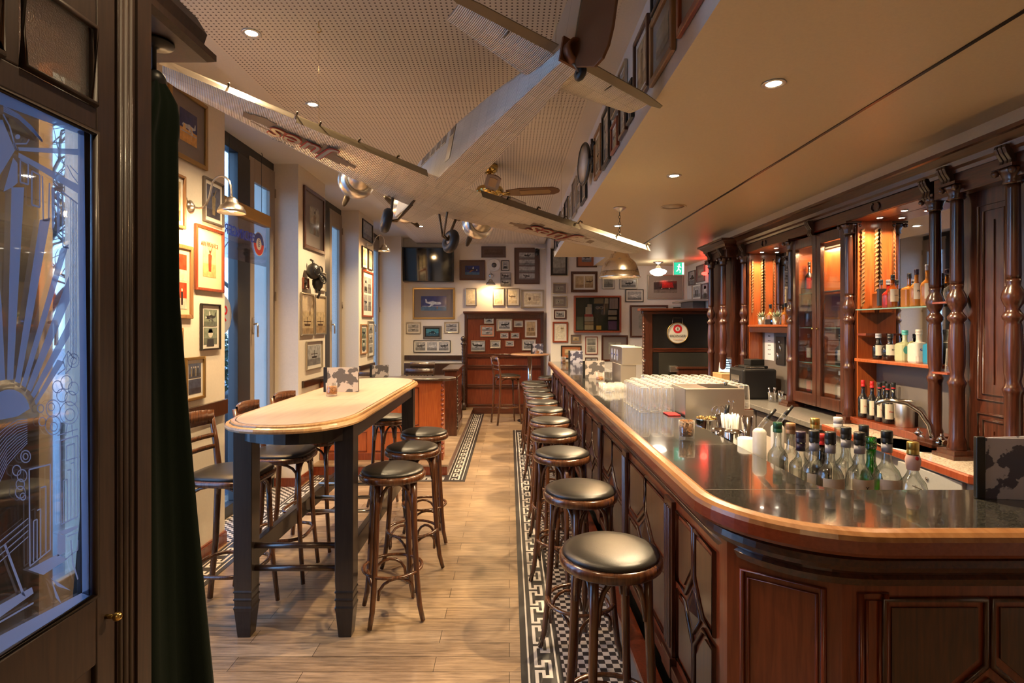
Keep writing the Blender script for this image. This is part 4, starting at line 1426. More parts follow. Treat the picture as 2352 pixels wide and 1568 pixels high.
# entablature: frieze, consoles, cornice
mb = MB()
mb.box(XF - .03, XBK, 3.0, 6.0, 2.39, 2.47)
mb.box(2.30, XBK, 5.96, 6.55, 2.37, 2.46)
mb.box(2.33, XBK, 2.52, 3.09, 2.33, 2.44)
mb.build('frieze', 'mahog_h', bb, world=True, bevel=.004)
mb = MB()
def cornice(x, y0, y1, z, ret=True):
    pr = [(0, 0), (.012, .0), (.016, .018), (.03, .03), (.036, .055), (.07, .085), (.085, .09), (.085, .11), (0, .11)]
    for (oa, za), (ob, zb_) in zip(pr, pr[1:]):
        mb.poly([(x - oa, y0 - oa, z + za), (x - oa, y1 + oa, z + za), (x - ob, y1 + ob, z + zb_), (x - ob, y0 - ob, z + zb_)])
        mb.poly([(x - oa, y0 - oa, z + za), (x - ob, y0 - ob, z + zb_), (XBK, y0 - ob, z + zb_), (XBK, y0 - oa, z + za)])
    mb.poly([(x - .085, y0 - .085, z + .11), (x - .085, y1 + .085, z + .11), (XBK, y1 + .085, z + .11), (XBK, y0 - .085, z + .11)])
cornice(XF - .03, 3.0, 6.0, 2.47)
cornice(2.30, 5.96, 6.55, 2.455)
cornice(2.33, 2.52, 3.09, 2.435)
mb.build('cornice', 'mahog_h', bb, world=True)
for x, y in ((XF - .03, 3.24), (XF - .03, 4.50), (XF - .03, 5.80), (2.33, 2.62), (2.33, 2.98), (2.30, 6.08), (2.30, 6.42)):
    mb = MB()
    pr = [(0, 2.36), (.02, 2.36), (.03, 2.38), (.025, 2.41), (.045, 2.44), (.055, 2.465), (.05, 2.48), (0, 2.48)]
    for yy in (y - .034, y - .012, y + .010):
        mb.prism([(x - o, yy, z) for o, z in pr], (0, .018, 0))
    mb.build('console', 'dark', bb, world=True, bevel=.003)
for y in (3.72, 5.35):
    for s in (-1, 1):
        MB().tube(arc((XF - .034, y + s * .02, 2.43), .022, -PI / 2, PI / 2, 8, (0, s, 0), (0, 0, 1)), .006, 6).build('frieze_ornament', 'dark', bb, world=True)
for x, y in ((XF, 3.24), (XF, 4.06), (XF, 4.89), (XF, 5.88), (2.345, 2.62), (2.345, 2.95), (2.30, 6.06), (2.30, 6.42)):
    column(bb, x, y)
# near block door panels
mb = MB()
for z0, z1 in ((1.62 - .35, 2.25), (1.02, 1.20)):
    for gap in (0, .03):
        mb.tube([(2.398, 2.69 + gap, z0 + gap), (2.398, 2.88 - gap, z0 + gap), (2.398, 2.88 - gap, z1 - gap), (2.398, 2.69 + gap, z1 - gap)], .008, 6, closed=True)
    mb.box(2.394, 2.40, 2.783, 2.787, z0 + .08, z1 - .08)
mb.build('door_panel', 'mahog', bb, world=True)
MB().box(2.43, 2.612, 3.20, 4.004, 2.3875, 2.3895).build('lit_soffit_board', 'orange', bb, world=True)  # added board, the lamplit orange of the underside put into its colour
MB().box(2.43, 2.612, 4.94, 5.814, 2.3875, 2.3895).build('lit_soffit_board', 'orange', bb, world=True)
# shelves
MB().box(2.46, 2.612, 3.27, 4.0, 1.752, 1.76).build('glass_shelf', plain('shelf_glass', (.25, .42, .36), .05, spec=.8), bb, world=True)
MB().box(2.45, 2.612, 3.27, 4.0, 1.392, 1.414).build('wood_shelf', 'orange', bb, world=True, bevel=.003)
MB().box(2.47, 2.612, 3.90, 4.0, 1.575, 1.59).build('wood_shelf', 'red', bb, world=True)
MB().box(2.42, 2.612, 3.27, 4.0, .955, 1.0).build('wood_shelf', 'red', bb, world=True, bevel=.004)
MB().box(2.46, 2.612, 4.94, 5.81, 1.635, 1.655).build('wood_shelf', 'orange', bb, world=True, bevel=.003)
MB().box(2.38, 2.56, 3.06, 3.17, 1.765, 1.775).build('corner_shelf', 'redf', bb, world=True)
MB().box(2.38, 2.56, 3.06, 3.17, 1.375, 1.385).build('corner_shelf', 'redf', bb, world=True)
for y0, y1, lb in ((4.10, 4.475, 0), (4.485, 4.86, 1)):
    d = MB()
    d.box(2.44, 2.475, y0, y0 + .055, 1.0, 2.37).box(2.44, 2.475, y1 - .055, y1, 1.0, 2.37).box(2.44, 2.475, y0 + .055, y1 - .055, 1.0, 1.09).box(2.44, 2.475, y0 + .055, y1 - .055, 2.29, 2.37)
    dd = d.build('glass_door', 'mahog', bb, world=True, bevel=.004)
    def sub(mbx, name, mat):
        o = mbx.build(name, mat, bb, world=True); o.parent = dd; return o
    sub(MB().box(2.455, 2.459, y0 + .055, y1 - .055, 1.09, 2.29), 'pane', 'pane')
    yk = y1 - .03 if lb == 0 else y0 + .03
    sub(MB().sphere((2.43, yk, 1.62), .009, 10), 'knob', 'brass')
for z in (1.34, 1.63, 1.915):
    MB().box(2.485, 2.61, 4.08, 4.86, z - .006, z).build('glass_shelf', MATS['shelf_glass'], bb, world=True)
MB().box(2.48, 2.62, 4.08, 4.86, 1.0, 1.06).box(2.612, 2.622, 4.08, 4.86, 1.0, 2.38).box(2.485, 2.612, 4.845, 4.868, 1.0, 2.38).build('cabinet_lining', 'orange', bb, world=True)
# compartment under the far shelf
MB().box(XF + .03, 2.62, 4.94, 5.0, 1.0, 1.63).box(2.47, 2.50, 5.0, 5.8, 1.58, 1.63).build('compartment_side', 'mahog', bb, world=True)
MB().box(2.613, 2.624, 4.94, 5.81, 1.0, 1.63).build('compartment_back', 'greyf', bb, world=True)
# shelf lamps
SL = [(2.54, 3.86), (2.54, 3.62), (2.54, 5.66), (2.54, 5.36)]
for x, y in SL:
    mb = MB().lathe([(.022, 0), (.024, -.004), (.018, -.006)], (x, y, 2.3875), 16)
    o = mb.build('shelf_spotlight', 'alu', bb, world=True)
    MB().lathe([(.0165, 0), (1e-5, -.001)], (x, y, 2.3815), 16).build('lamp', 'spotdisc', bb, world=True)
    light('SPOT', 'back_bar_spot', (x, y, 2.372), 15, (1, .68, .38), .012, (0, 0, 0), R(140), .6)
light('AREA', 'glass_cabinet_strip', (2.55, 4.47, 2.27), 8, (1, .66, .33), .5, (0, 0, R(90)), sizey=.05)
light('AREA', 'glass_cabinet_edge', (2.50, 4.165, 1.7), 6.0, (1, .62, .28), .02, (R(90), 0, R(180)), sizey=1.1)

# counters under the back bar
t = thing('back_counter', 'far back counter with dark stone worktop and grey fronts', 'counter', (2.5, 5.2, 0))
MB().box(2.20, 2.98, 3.95, 6.55, 0.003, .91).build('cabinet', 'greyf', t, world=True)
MB().box(2.15, 2.98, 3.95, 6.60, .91, .95).build('worktop', 'grey_stone', t, world=True, bevel=.004)
for y0 in (4.0, 4.5, 5.0, 5.5):
    MB().box(2.188, 2.20, y0 + .01, y0 + .48, .62, .89).build('drawer', 'greyf', t, world=True, bevel=.003)
t = thing('sink_counter', 'near back counter with speckled light granite, wooden edge and round sink', 'counter', (2.5, 3.2, 0))
MB().prism([(2.22, 3.94, .003), (2.16, 2.62, .003), (2.98, 2.62, .003), (2.98, 3.94, .003)], (0, 0, .895)).build('cabinet', plain('light_grey_front', (.34, .34, .34), .5), t, world=True)
mb = MB().prism([(2.20, 3.945, .925), (2.13, 2.60, .925), (2.19, 2.545, .925), (2.98, 2.545, .925), (2.98, 3.945, .925)], (0, 0, .028))
mb.build('worktop', 'light_granite', t, world=True)
mb = MB()
E_ = [(2.20, 3.945), (2.13, 2.60), (2.19, 2.545), (2.98, 2.545)]
sweep(mb, E_, [(0, .953), (.008, .953), (.012, .945), (.012, .915), (.004, .908), (0, .908)])
mb.build('edge_strip', 'redf', t, world=True)
MB().lathe([(.20, .954), (.205, .957), (.21, .954), (.21, .950)], (2.30, 3.25, 0), 32, sx=.75).build('sink_rim', 'steel', t, world=True)
MB().lathe([(1e-5, .9537), (.2, .9540)], (2.30, 3.25, 0), 32, sx=.75).build('sink_bowl', plain('sink_steel', (.30, .28, .25), .35, .1), t, world=True)
dw = MB().box(2.138, 2.16, 2.66, 3.10, .68, .90).build('drawer', MATS['light_grey_front'], t, world=True, bevel=.003)
o = MB().tube([(2.145, 2.80, .80), (2.122, 2.80, .80), (2.122, 2.96, .80), (2.145, 2.96, .80)], .005, 8).build('handle', 'chrome', t, world=True); o.parent = dw
o = MB().lathe([(.009, 0), (.009, .006), (1e-5, .007)], (0, 0, 0), 12).xf(Matrix.Translation((2.137, 2.88, .86)) @ Matrix.Rotation(R(-90), 4, 'Y')).build('lock', 'chrome', t, world=True); o.parent = dw
t = thing('faucet', 'chrome swan-neck tap with two cross handles over the sink', 'tap', (2.42, 3.22, .953))
MB().tube([(0, 0, 0), (0, 0, .06), (-.01, .01, .12), (-.04, .04, .19), (-.09, .08, .235), (-.15, .13, .245), (-.19, .165, .235), (-.20, .175, .215)], [.017, .016, .014, .013, .012, .012, .012, .012], 12).build('spout', 'chrome', t)
MB().lathe([(.028, 0), (.028, .01), (.02, .03)], n=16).tube([(0, -.07, .03), (0, .07, .03)], .012, 10).build('body', 'chrome', t)
for s in (-1, 1):
    mb = MB().tube([(0, s * .06, .03), (-.015, s * .085, .055)], .010, 8)
    mb.sphere((-.017, s * .088, .06), .018, 10)
    for a in range(4):
        c_ = Vector((-.017, s * .088, .06)); dv = Vector((math.cos(a * PI / 2) * .8, 0, math.sin(a * PI / 2))) * .03
        mb.tube([c_, c_ + dv], .006, 6)
    mb.build('cross_handle', 'chrome', t)
# ================================================================ MODEL AEROPLANE HUNG FROM THE CEILING
ap = thing('model_aeroplane', 'large corrugated silver model of a three-engined airliner hanging under the ceiling', 'model aeroplane', (-.3196, 3.187, 2.459), rot=(-0.08525, 0.22994, 0.47365))
def lofts(rings, m=0, smooth=False, mats=None, cap=True):
    mb = MB(); n = len(rings[0]); mb.add([p for r in rings for p in r], [], 0)
    for i in range(len(rings) - 1):
        for k in range(n):
            mb.f.append([i * n + k, i * n + (k + 1) % n, (i + 1) * n + (k + 1) % n, (i + 1) * n + k])
            mb.mi.append(mats[k] if mats else m); mb.sm.append(smooth)
    if cap:
        mb.f.append(list(reversed(range(n)))); mb.mi.append(m); mb.sm.append(False)
        mb.f.append([(len(rings) - 1) * n + k for k in range(n)]); mb.mi.append(m); mb.sm.append(False)
    return mb
def fus(y, hw, zb, zt, rd=.35):
    h = zt - zb; c = hw * rd
    return [(-hw * .97, y, zb), (hw * .97, y, zb), (hw, y, zb + h * .04), (hw, y, zt - h * .18), (hw * .86, y, zt - h * .06), (hw * .45, y, zt - h * .01), (0, y, zt), (-hw * .45, y, zt - h * .01), (-hw * .86, y, zt - h * .06), (-hw, y, zt - h * .18), (-hw, y, zb + h * .04)]
FS = [(.92, .055, .03, .17), (.88, .075, .0, .21), (.70, .086, -.02, .25), (.50, .092, -.03, .30), (.10, .094, -.028, .30), (-.15, .092, -.005, .295), (-.40, .083, .022, .283), (-.62, .072, .052, .270), (-.90, .052, .088, .240), (-1.14, .036, .115, .205)]
lofts([fus(*f) for f in FS], mats=[1] + [0] * 10).build('fuselage', ['plane_f', 'plane_b'], ap)
mb = MB().box(-.052, .052, -1.150, -1.138, .108, .212)
mb.lathe([(.048, 0), (.048, .04), (.036, .04), (.034, .005), (1e-5, .005)], n=16).xf(Matrix.Translation((0, -1.15, .155)) @ Matrix.Rotation(R(90), 4, 'X'), 8)
mb.build('tail_cone', plain('tail_end', (.20, .075, .03), .5, .3), ap)
for sx in (-1, 1):
    for yy in (-.115, .01, .10, .19, .28, .36):
        w_ = MB().box(sx * .0925, sx * .0965, yy - .033, yy + .033, .192, .252, 1).box(sx * .095, sx * .0975, yy - .024, yy + .024, .20, .245, 0)
        w_.build('cabin_window', ['greyf', 'alu'], ap)
    MB().box(sx * .0925, sx * .0955, -.15, -.085, .05, .255).build('cabin_door', 'silver', ap)
# wings
def foil(x, yt, yl, zt, zl, th):
    P = [(0, 0), (.25, -.38), (.6, -.62), (.85, -.5), (.97, -.22), (1.0, .02), (.95, .32), (.7, .55), (.35, .36)]
    return [(x, yt + (yl - yt) * a, zt + (zl - zt) * a + th * b) for a, b in P]
for s in (-1, 1):
    S_ = [(.0, -.012, .54, -.012, -.006, .085), (.16, -.012, .53, -.010, -.004, .080), (.45, -.006, .485, .005, .012, .066), (.9, .006, .35, .030, .026, .046), (1.40, .02, .185, .056, .036, .026), (1.46, .03, .15, .059, .040, .012)]
    rings = [foil(s * a, b, c, d, e, f) for a, b, c, d, e, f in S_]
    if s < 0: rings = [list(reversed(r)) for r in rings]
    lofts(rings).build('wing', 'plane_w', ap)
    def slab(x0, x1, c0, c1, dz=-.012):
        pts = []
        for x, c in ((x0, c0), (x1, c1)):
            zt = -.010 + (.069) * (x - .16) / 1.3; yt = -.012 + .034 * (x - .16) / 1.3
            pts.append([(s * x, yt - .006, zt + .012), (s * x, yt - c, zt + dz), (s * x, yt - c - .003, zt - .003 + dz), (s * x, yt - .012, zt + .006)])
        if s < 0: pts = [list(reversed(r)) for r in pts]
        return lofts(pts)
    slab(.165, .86, .060, .052, -.046).build('wing_flap', 'plane_dark', ap)
    slab(.875, 1.46, .052, .040, -.034).build('aileron', 'silver', ap)  # silver stands in for lamplight falling on the aileron
    for x in (.34, .55, .75, .865, 1.18, 1.44):
        zt = -.010 + .069 * (x - .16) / 1.3; yt = -.012 + .034 * (x - .16) / 1.3
        MB().tube([(s * x, yt - .0, zt - .006), (s * x, yt - .03, zt + .016), (s * x, yt - .055, zt - .0)], .005, 6).build('flap_bracket', 'strut', ap)
    # darker paint shape and red outlined script on the underside
    mb = MB()
    def und(x, a, off=.0045):
        # point on the underside at span x, chord fraction a
        for (p, q) in zip(S_, S_[1:]):
            if p[0] <= x <= q[0]:
                t_ = (x - p[0]) / (q[0] - p[0]); L = [p[i] + (q[i] - p[i]) * t_ for i in range(6)]
                break
        P = [(0, 0), (.25, -.38), (.6, -.62), (.85, -.5), (.97, -.22)]
        for (a0, b0), (a1, b1) in zip(P, P[1:]):
            if a0 <= a <= a1:
                bb_ = b0 + (b1 - b0) * (a - a0) / (a1 - a0)
        return Vector((s * x, L[1] + (L[2] - L[1]) * a, L[3] + (L[4] - L[3]) * a + L[5] * bb_ - off))
    sil_u = [(.62, .55), (.68, .50), (.78, .48), (.86, .49), (.93, .50), (1.0, .46), (1.04, .50), (1.02, .62), (.96, .64), (.90, .63), (.80, .64), (.72, .63), (.66, .62)]
    for (xa, u0, u1) in [(.50, .46, .52), (.54, .44, .56), (.58, .42, .60), (.62, .30, .60), (.66, .28, .62), (.70, .40, .62), (.74, .40, .60), (.78, .38, .60), (.82, .38, .60), (.86, .38, .60), (.90, .38, .62), (.94, .34, .66), (.98, .32, .68), (1.02, .36, .66), (1.06, .42, .60)]:
        mb.poly([und(xa, u0, .0016), und(xa + .04, u0 + .005, .0016), und(xa + .04, u1, .0016), und(xa, u1, .0016)])
    mb.build('painted_shape', plain('brown_paint', (.24, .17, .11), .5), ap)
    for txt, sz, mt, u0, off, x_ in (('Jues', .20, 'redtxt', .56, .004, .80), ('Jues', .20, 'inner', .56, .0062, .80), ('arted', .055, 'black', .84, .0045, .88)):
        if mt == 'redtxt': mm = plain('red_lettering', (.42, .03, .015), .4)
        elif mt == 'inner': mm = MATS['silver_frame']
        else: mm = M['black']
        me = text_mesh(txt, sz, .0003, .25, .007 if mt == 'redtxt' else 0)
        c0_ = und(x_, u0, off); ex = (und(x_ - .05 * s, u0, off) - und(x_ + .05 * s, u0, off)); ex = Vector((-1, 0, ex.z / ex.x * -1 if abs(ex.x) > 1e-6 else 0)).normalized() if s > 0 else Vector((-1, 0, (und(.86, u0, off) - und(.74, u0, off)).z / .12)).normalized()
        if s > 0: ex = Vector((-1, 0, -(und(.86, u0, off) - und(.74, u0, off)).z / .12)).normalized()
        ey = (und(x_, min(.95, u0 + .1), off) - und(x_, u0 - .1, off)).normalized()
        en = ex.cross(ey).normalized()
        mt_ = Matrix((ex, ey, en)).transposed().to_4x4(); mt_.translation = c0_ + Vector((0, 0, -.0))
        me.transform(mt_); me.materials.clear(); me.materials.append(mm)
        o = bpy.data.objects.new('lettering', me); COL.objects.link(o); o.parent = ap
    # engine, cowl and two-bladed propeller
    ex_, ey_, ez_ = s * .425, .56, .035
    mt_ = Matrix.Translation((ex_, ey_, ez_)) @ Matrix.Rotation(R(-90 + 4), 4, 'X') @ Matrix.Rotation(R(s * 4), 4, 'Y')
    MB().lathe([(.078, -.055), (.094, -.05), (.108, -.02), (.113, .015), (.108, .045), (.095, .062), (.088, .058), (.098, .02), (.085, -.045)], n=28, close=True).xf(mt_).build('engine_cowl', 'alu', ap)
    mb = MB().lathe([(1e-5, -.03), (.05, -.03), (.05, .03), (.02, .05), (1e-5, .052)], n=18)
    for k in range(9):
        a = 2 * PI * k / 9
        mb.cyl((.03 * math.cos(a), .03 * math.sin(a), 0), (.085 * math.cos(a), .085 * math.sin(a), 0), .014, n=8)
    mb.xf(mt_).build('engine', 'blackmetal', ap)
    mb = MB().lathe([(.02, .05), (.02, .085), (.008, .10), (1e-5, .10)], n=14)
    for sg in (-1, 1):
        a = R(100)
        ca, sa = math.cos(a) * sg, math.sin(a) * sg
        tb = [(ca * r_, sa * r_, .078) for r_ in (.0, .03, .07, .11, .15, .165)]
        mb.tube(tb, [.008, .012, .019, .020, .015, .006], 8, flat=.35)
    mb.xf(mt_).build('propeller', 'strut', ap)
    MB().lathe([(.04, -.22), (.075, -.06), (.080, -.03)], n=18).xf(mt_).build('nacelle', 'silver', ap)
    # undercarriage
    hub = Vector((s * .205, .465, -.185))
    MB().tube([hub + Vector((s * -.012, 0, 0)), (s * .215, .44, -.03)], .009, 8).box(s * .19, s * .245, .425, .455, -.040, -.030).build('oleo_leg', 'strut', ap)
    MB().tube([hub, hub + Vector((s * -.05, -.02, .02)), (s * .10, .30, -.035)], .0075, 8).build('gear_strut', 'strut', ap)
    MB().tube([hub, hub + Vector((s * -.05, .0, .015)), (s * .085, .42, -.035)], .0075, 8).build('gear_strut', 'strut', ap)
    mw = Matrix.Translation(hub + Vector((s * .012, 0, -.0))) @ Matrix.Rotation(R(90), 4, 'Y') @ Matrix.Rotation(R(-s * 8), 4, 'X')
    wt = MB().lathe([(.028, -.022), (.045, -.03), (.062, -.028), (.076, -.014), (.079, 0), (.076, .014), (.062, .028), (.045, .03), (.028, .022)], n=28, close=True).xf(mw).build('wheel', 'rubber', ap)
    o = MB().lathe([(1e-5, -.020), (.018, -.021), (.03, -.017), (.03, .017), (.018, .021), (1e-5, .020)], n=20).xf(mw).build('hub', 'strut', ap); o.parent = wt
# nose engine
mt_ = Matrix.Translation((0, .93, .10)) @ Matrix.Rotation(R(-90), 4, 'X')
MB().lathe([(.070, -.04), (.094, .0), (.10, .03), (.09, .055), (.08, .05), (.085, .01)], n=26, close=True).xf(mt_).build('engine_cowl', 'alu', ap)
mb = MB().lathe([(.05, 0), (.05, .04), (.02, .07), (.018, .10), (1e-5, .11)], n=14)
for sg in (-1, 1):
    a = R(25)
    mb.tube([(math.cos(a) * sg * r_, math.sin(a) * sg * r_, .085) for r_ in (0, .03, .07, .11, .15, .165)], [.008, .012, .019, .020, .015, .006], 8, flat=.35)
mb.xf(mt_).build('propeller', 'strut', ap)
# tailplane
for s in (-1, 1):
    rings = []
    for x, yt, yl, zt, zl, th in ((.02, -1.07, -.85, .178, .196, .026), (.08, -1.07, -.855, .179, .198, .026), (.46, -1.065, -.93, .184, .204, .014)):
        rings.append(foil(s * x, yt, yl, zt, zl, th))
    if s < 0: rings = [list(reversed(r)) for r in rings]
    lofts(rings).build('tailplane', 'plane_w', ap)
    rings = []
    for x, y0, y1 in ((.055, -1.075, -1.125), (.40, -1.072, -1.118), (.47, -1.07, -1.108), (.515, -1.085, -1.10)):
        rings.append([(s * x, y0, .190), (s * x, y1, .186), (s * x, y1, .182), (s * x, y0, .178)])
    if s < 0: rings = [list(reversed(r)) for r in rings]
    lofts(rings).build('elevator', 'plane_dark', ap)
    MB().cyl((s * .25, -1.03, .173), (s * .25, -1.075, .172), .003, n=6).build('hinge_arm', 'strut', ap)
fin = lofts([[(-.008, -.90, .235), (.008, -.90, .235), (.008, -1.155, .205), (-.008, -1.155, .205)], [(-.006, -1.06, .50), (.006, -1.06, .50), (.006, -1.155, .50), (-.006, -1.155, .50)]])
fin.build('fin', 'plane_w', ap)
rp = [(-1.165, .15), (-1.20, .07), (-1.33, .0), (-1.375, .01), (-1.40, .05), (-1.41, .12), (-1.40, .50), (-1.165, .50)]
MB().prism([(-.006, y, z) for y, z in rp], (.012, 0, 0)).build('rudder', plain('rudder_paint', (.15, .06, .02), .5, .2), ap, bevel=.003)
tw = Vector((.03, -1.18, .07))
mw = Matrix.Translation(tw) @ Matrix.Rotation(R(90), 4, 'Y')
MB().lathe([(.010, -.012), (.024, -.013), (.031, -.006), (.031, .006), (.024, .013), (.010, .012)], n=20, close=True).lathe([(1e-5, -.008), (.011, -.008), (.011, .008), (1e-5, .008)], n=12).xf(mw).build('tail_wheel', 'rubber', ap)
MB().tube([tw, tw + Vector((-.02, .01, .03)), tw + Vector((-.03, .03, .05))], .008, 6).build('tail_strut', 'strut', ap)
# hanging wires and their ceiling hooks
for x, y, z in ((-.75, .02, .03), (.75, .02, .05), (0, -1.0, .26)):
    p = ap.matrix_basis @ Vector((x, y, z))
    zt = 2.655 if p.x > .66 else 3.198
    mb = MB().cyl(p, (p.x, p.y, zt - .05), .0008, n=5)
    mb.tube(arc((p.x, p.y, zt - .045), .012, -PI * .9, PI * .5, 10), .0025, 6)
    mb.cyl((p.x, p.y, zt - .033), (p.x, p.y, zt), .0025, n=6)
    mb.build('hanging_wire', 'brass', ap, world=True)

# ================================================================ CEILING FAN
t = thing('ceiling_fan', 'brass ceiling fan with brown cane-panelled blades', 'ceiling fan', (-.19, 5.44, 2.93))
MB().lathe([(.075, .269), (.085, .25), (.07, .20), (.045, .185), (.035, .18)], n=24).build('ceiling_canopy', 'brass', t)
MB().cyl((0, 0, .06), (0, 0, .19), .016, n=14).lathe([(.03, .05), (.036, .07), (.022, .085)], n=16).build('down_rod', 'brass', t)
MB().lathe([(.05, .06), (.12, .05), (.135, .02), (.13, -.005), (.09, -.03), (.04, -.045), (1e-5, -.05)], n=32).build('motor_housing', 'brass', t)
for k, a in enumerate((-12, 60, 132, 204, 276)):
    m_ = Matrix.Rotation(R(a), 4, 'Z') @ Matrix.Rotation(R(-17), 4, 'X')
    pts = [(.17, -.045), (.30, -.070), (.62, -.066), (.67, -.03), (.68, 0), (.67, .03), (.62, .062), (.30, .065), (.17, .045)]
    bl = MB().prism([(x, y, -.016) for x, y in pts], (0, 0, .008)).xf(m_).build('blade', wood('fan_blade', (.10, .035, .008), (.16, .06, .016), .3, .4, axis=0), t)
    pts = [(.30, -.035), (.58, -.035), (.60, 0), (.58, .035), (.30, .035)]
    o = MB().prism([(x, y, -.0185) for x, y in pts], (0, 0, .002)).xf(m_).build('cane_inlay', plain('cane', (.36, .22, .09), .6, bump=.5, bscale=300), t); o.parent = bl
    MB().tube([(.10, 0, -.01), (.14, .015, -.02), (.20, .02, -.018)], .008, 6).tube([(.10, 0, -.01), (.14, -.015, -.02), (.20, -.02, -.018)], .008, 6).xf(m_).build('blade_arm', 'brass', t)

# ================================================================ LAMPS
def downlight(x, y, z, label, cat='ceiling light', group=None):
    t = thing('recessed_downlight', label, cat, (x, y, z), group=group)
    MB().lathe([(.030, -.001), (.048, -.001), (.050, -.004), (.046, -.007), (.034, -.006), (.030, -.001)], n=28, close=True).build('trim_ring', 'alu', t)
    MB().lathe([(.031, -.003), (1e-5, -.0035)], n=24).build('lamp', 'spotdisc', t)
    return t
LB = ['lit recessed spotlight in the perforated ceiling nearest the pelmet', 'lit recessed spotlight in the perforated ceiling just above the left wing', None, None, 'lit recessed spotlight at the far end of the perforated ceiling above the television', None, None]
for (x, y), lb in zip(PERF_LAMPS, LB):
    if lb: downlight(x, y, 3.198, lb, group='spotlights in the perforated ceiling')
LB2 = ['lit recessed spotlight in the bar ceiling nearest the camera', 'lit recessed spotlight in the bar ceiling, second from the camera', 'lit recessed spotlight in the bar ceiling beside the pendant chain', 'lit recessed spotlight in the bar ceiling farthest from the camera']
for (x, y), lb in zip(BAR_LAMPS, LB2):
    if lb: downlight(x, y, 2.66, lb, group='spotlights in the bar ceiling')
t = thing('ceiling_speaker', 'flush round speaker grille in the bar ceiling', 'speaker', (1.40, 4.80, 2.66))
MB().lathe([(.09, -.001), (.105, -.001), (.107, -.004), (.10, -.006), (.09, -.004)], n=32, close=True).build('ring', 'bar_ceiling', t)
MB().lathe([(.091, -.002), (1e-5, -.0022)], n=32).build('grille', 'bar_ceiling', t)

t = thing('pendant_lamp', 'large polished metal dome pendant hanging over the bar', 'pendant lamp', (.95, 4.85, 2.66))
MB().lathe([(.055, -.001), (.055, -.008), (.03, -.022), (.015, -.035)], n=24).build('ceiling_rose', 'alu', t)
ch = MB()
for k in range(11):
    z = -.04 - k * .028
    ax = (1, 0, 0) if k % 2 else (0, 1, 0)
    ch.tube([Vector(ax) * (.007 * math.cos(a)) + Vector((0, 0, z - .012 + .017 * math.sin(a))) for a in [2 * PI * j / 10 for j in range(10)]], .0022, 5, closed=True)
ch.build('chain', 'blackmetal', t)
ZB = -.60
MB().lathe([(.02, .275), (.028, .27), (.03, .25), (.045, .245), (.045, .21), (.075, .20), (.078, .185), (.085, .18), (.088, .165), (.105, .155), (.135, .125), (.152, .085), (.160, .055), (.161, .05), (.163, .05), (.170, .01), (.178, 0.0), (.176, -.002), (.166, .012), (.155, .055), (.130, .12), (.10, .148), (.05, .155)], (0, 0, ZB), 40, close=True).build('shade', 'spun', t)
MB().cyl((0, 0, ZB + .26), (0, 0, -.345), .008, n=8).build('stem', 'alu', t)
MB().sphere((0, 0, ZB + .09), .035, 14).build('bulb', 'bulb_dim', t)
light('POINT', 'pendant_bulb', (.95, 4.85, 2.66 + ZB + .045), 26, WARM, .035)

def wall_lamp(label, base, shade_dir, reach, drop, shade_off, energy, sc_=1.0):
    t = thing('wall_lamp', label, 'wall lamp', base, group='gooseneck wall lamps')
    d = Vector(shade_dir)
    dv = d * .015
    m_ = Vector((0, 0, 1)).rotation_difference(d).to_matrix().to_4x4()
    MB().lathe([(.045 * sc_, 0), (.045 * sc_, .006), (.025 * sc_, .02), (.012, .03)], n=20).xf(m_).build('wall_plate', 'alu', t)
    top_ = d * reach + Vector((0, 0, shade_off))
    pts = [Vector((0, 0, 0)), d * reach * .30 + Vector((0, 0, -.005)), d * reach * .45 + Vector((0, 0, .06)), d * reach * .55 + Vector((0, 0, shade_off + .12)), d * reach * .75 + Vector((0, 0, shade_off + .16)), d * reach * .95 + Vector((0, 0, shade_off + .12)), top_ + Vector((0, 0, .02))]
    sm = []
    for i in range(len(pts) - 1):   # smooth the neck
        for j in range(4):
            u_ = j / 4
            p0 = pts[max(i - 1, 0)]; p1 = pts[i]; p2 = pts[i + 1]; p3 = pts[min(i + 2, len(pts) - 1)]
            sm.append(.5 * ((2 * p1) + (p2 - p0) * u_ + (2 * p0 - 5 * p1 + 4 * p2 - p3) * u_ ** 2 + (3 * p1 - p0 - 3 * p2 + p3) * u_ ** 3))
    sm.append(pts[-1])
    MB().tube(sm, .007 * sc_, 8).build('gooseneck', 'alu', t)
    MB().lathe([(.010, .02), (.022, .015), (.038, 0), (.042, -.02), (.048, -.03), (.072, -.045), (.088, -.075), (.090, -.092), (.086, -.092), (.070, -.052), (.03, -.03)], (top_.x, top_.y, top_.z), 28, close=True).build('shade', 'alu', t)
    MB().sphere((top_.x, top_.y, top_.z - .062), .024, 12).build('bulb', 'bulb', t)
    light('SPOT', 'wall_lamp_bulb', Vector(base) + top_ + Vector((0, 0, -.085)), energy * .8, (1, .60, .26), .025, (0, 0, 0), R(168), .35)
    light('POINT', 'wall_lamp_spill', Vector(base) + top_ + Vector((0, 0, -.10)), energy * .25, (1, .60, .26), .03)
    return t
wall_lamp('brushed metal gooseneck lamp on the near window pier beside the framed posters', (-2.16, 3.81, 2.447), (1, 0, 0), .28, 0, .05, 26)
wall_lamp('smaller gooseneck lamp on the third window pier, above two lit frames', (-2.16, 8.50, 2.86), (1, 0, 0), .27, 0, .0, 26)
wall_lamp('gooseneck lamp on the back wall under the white plate', (-.35, 10.70, 2.60), (0, -1, 0), .20, 0, -.10, 13)

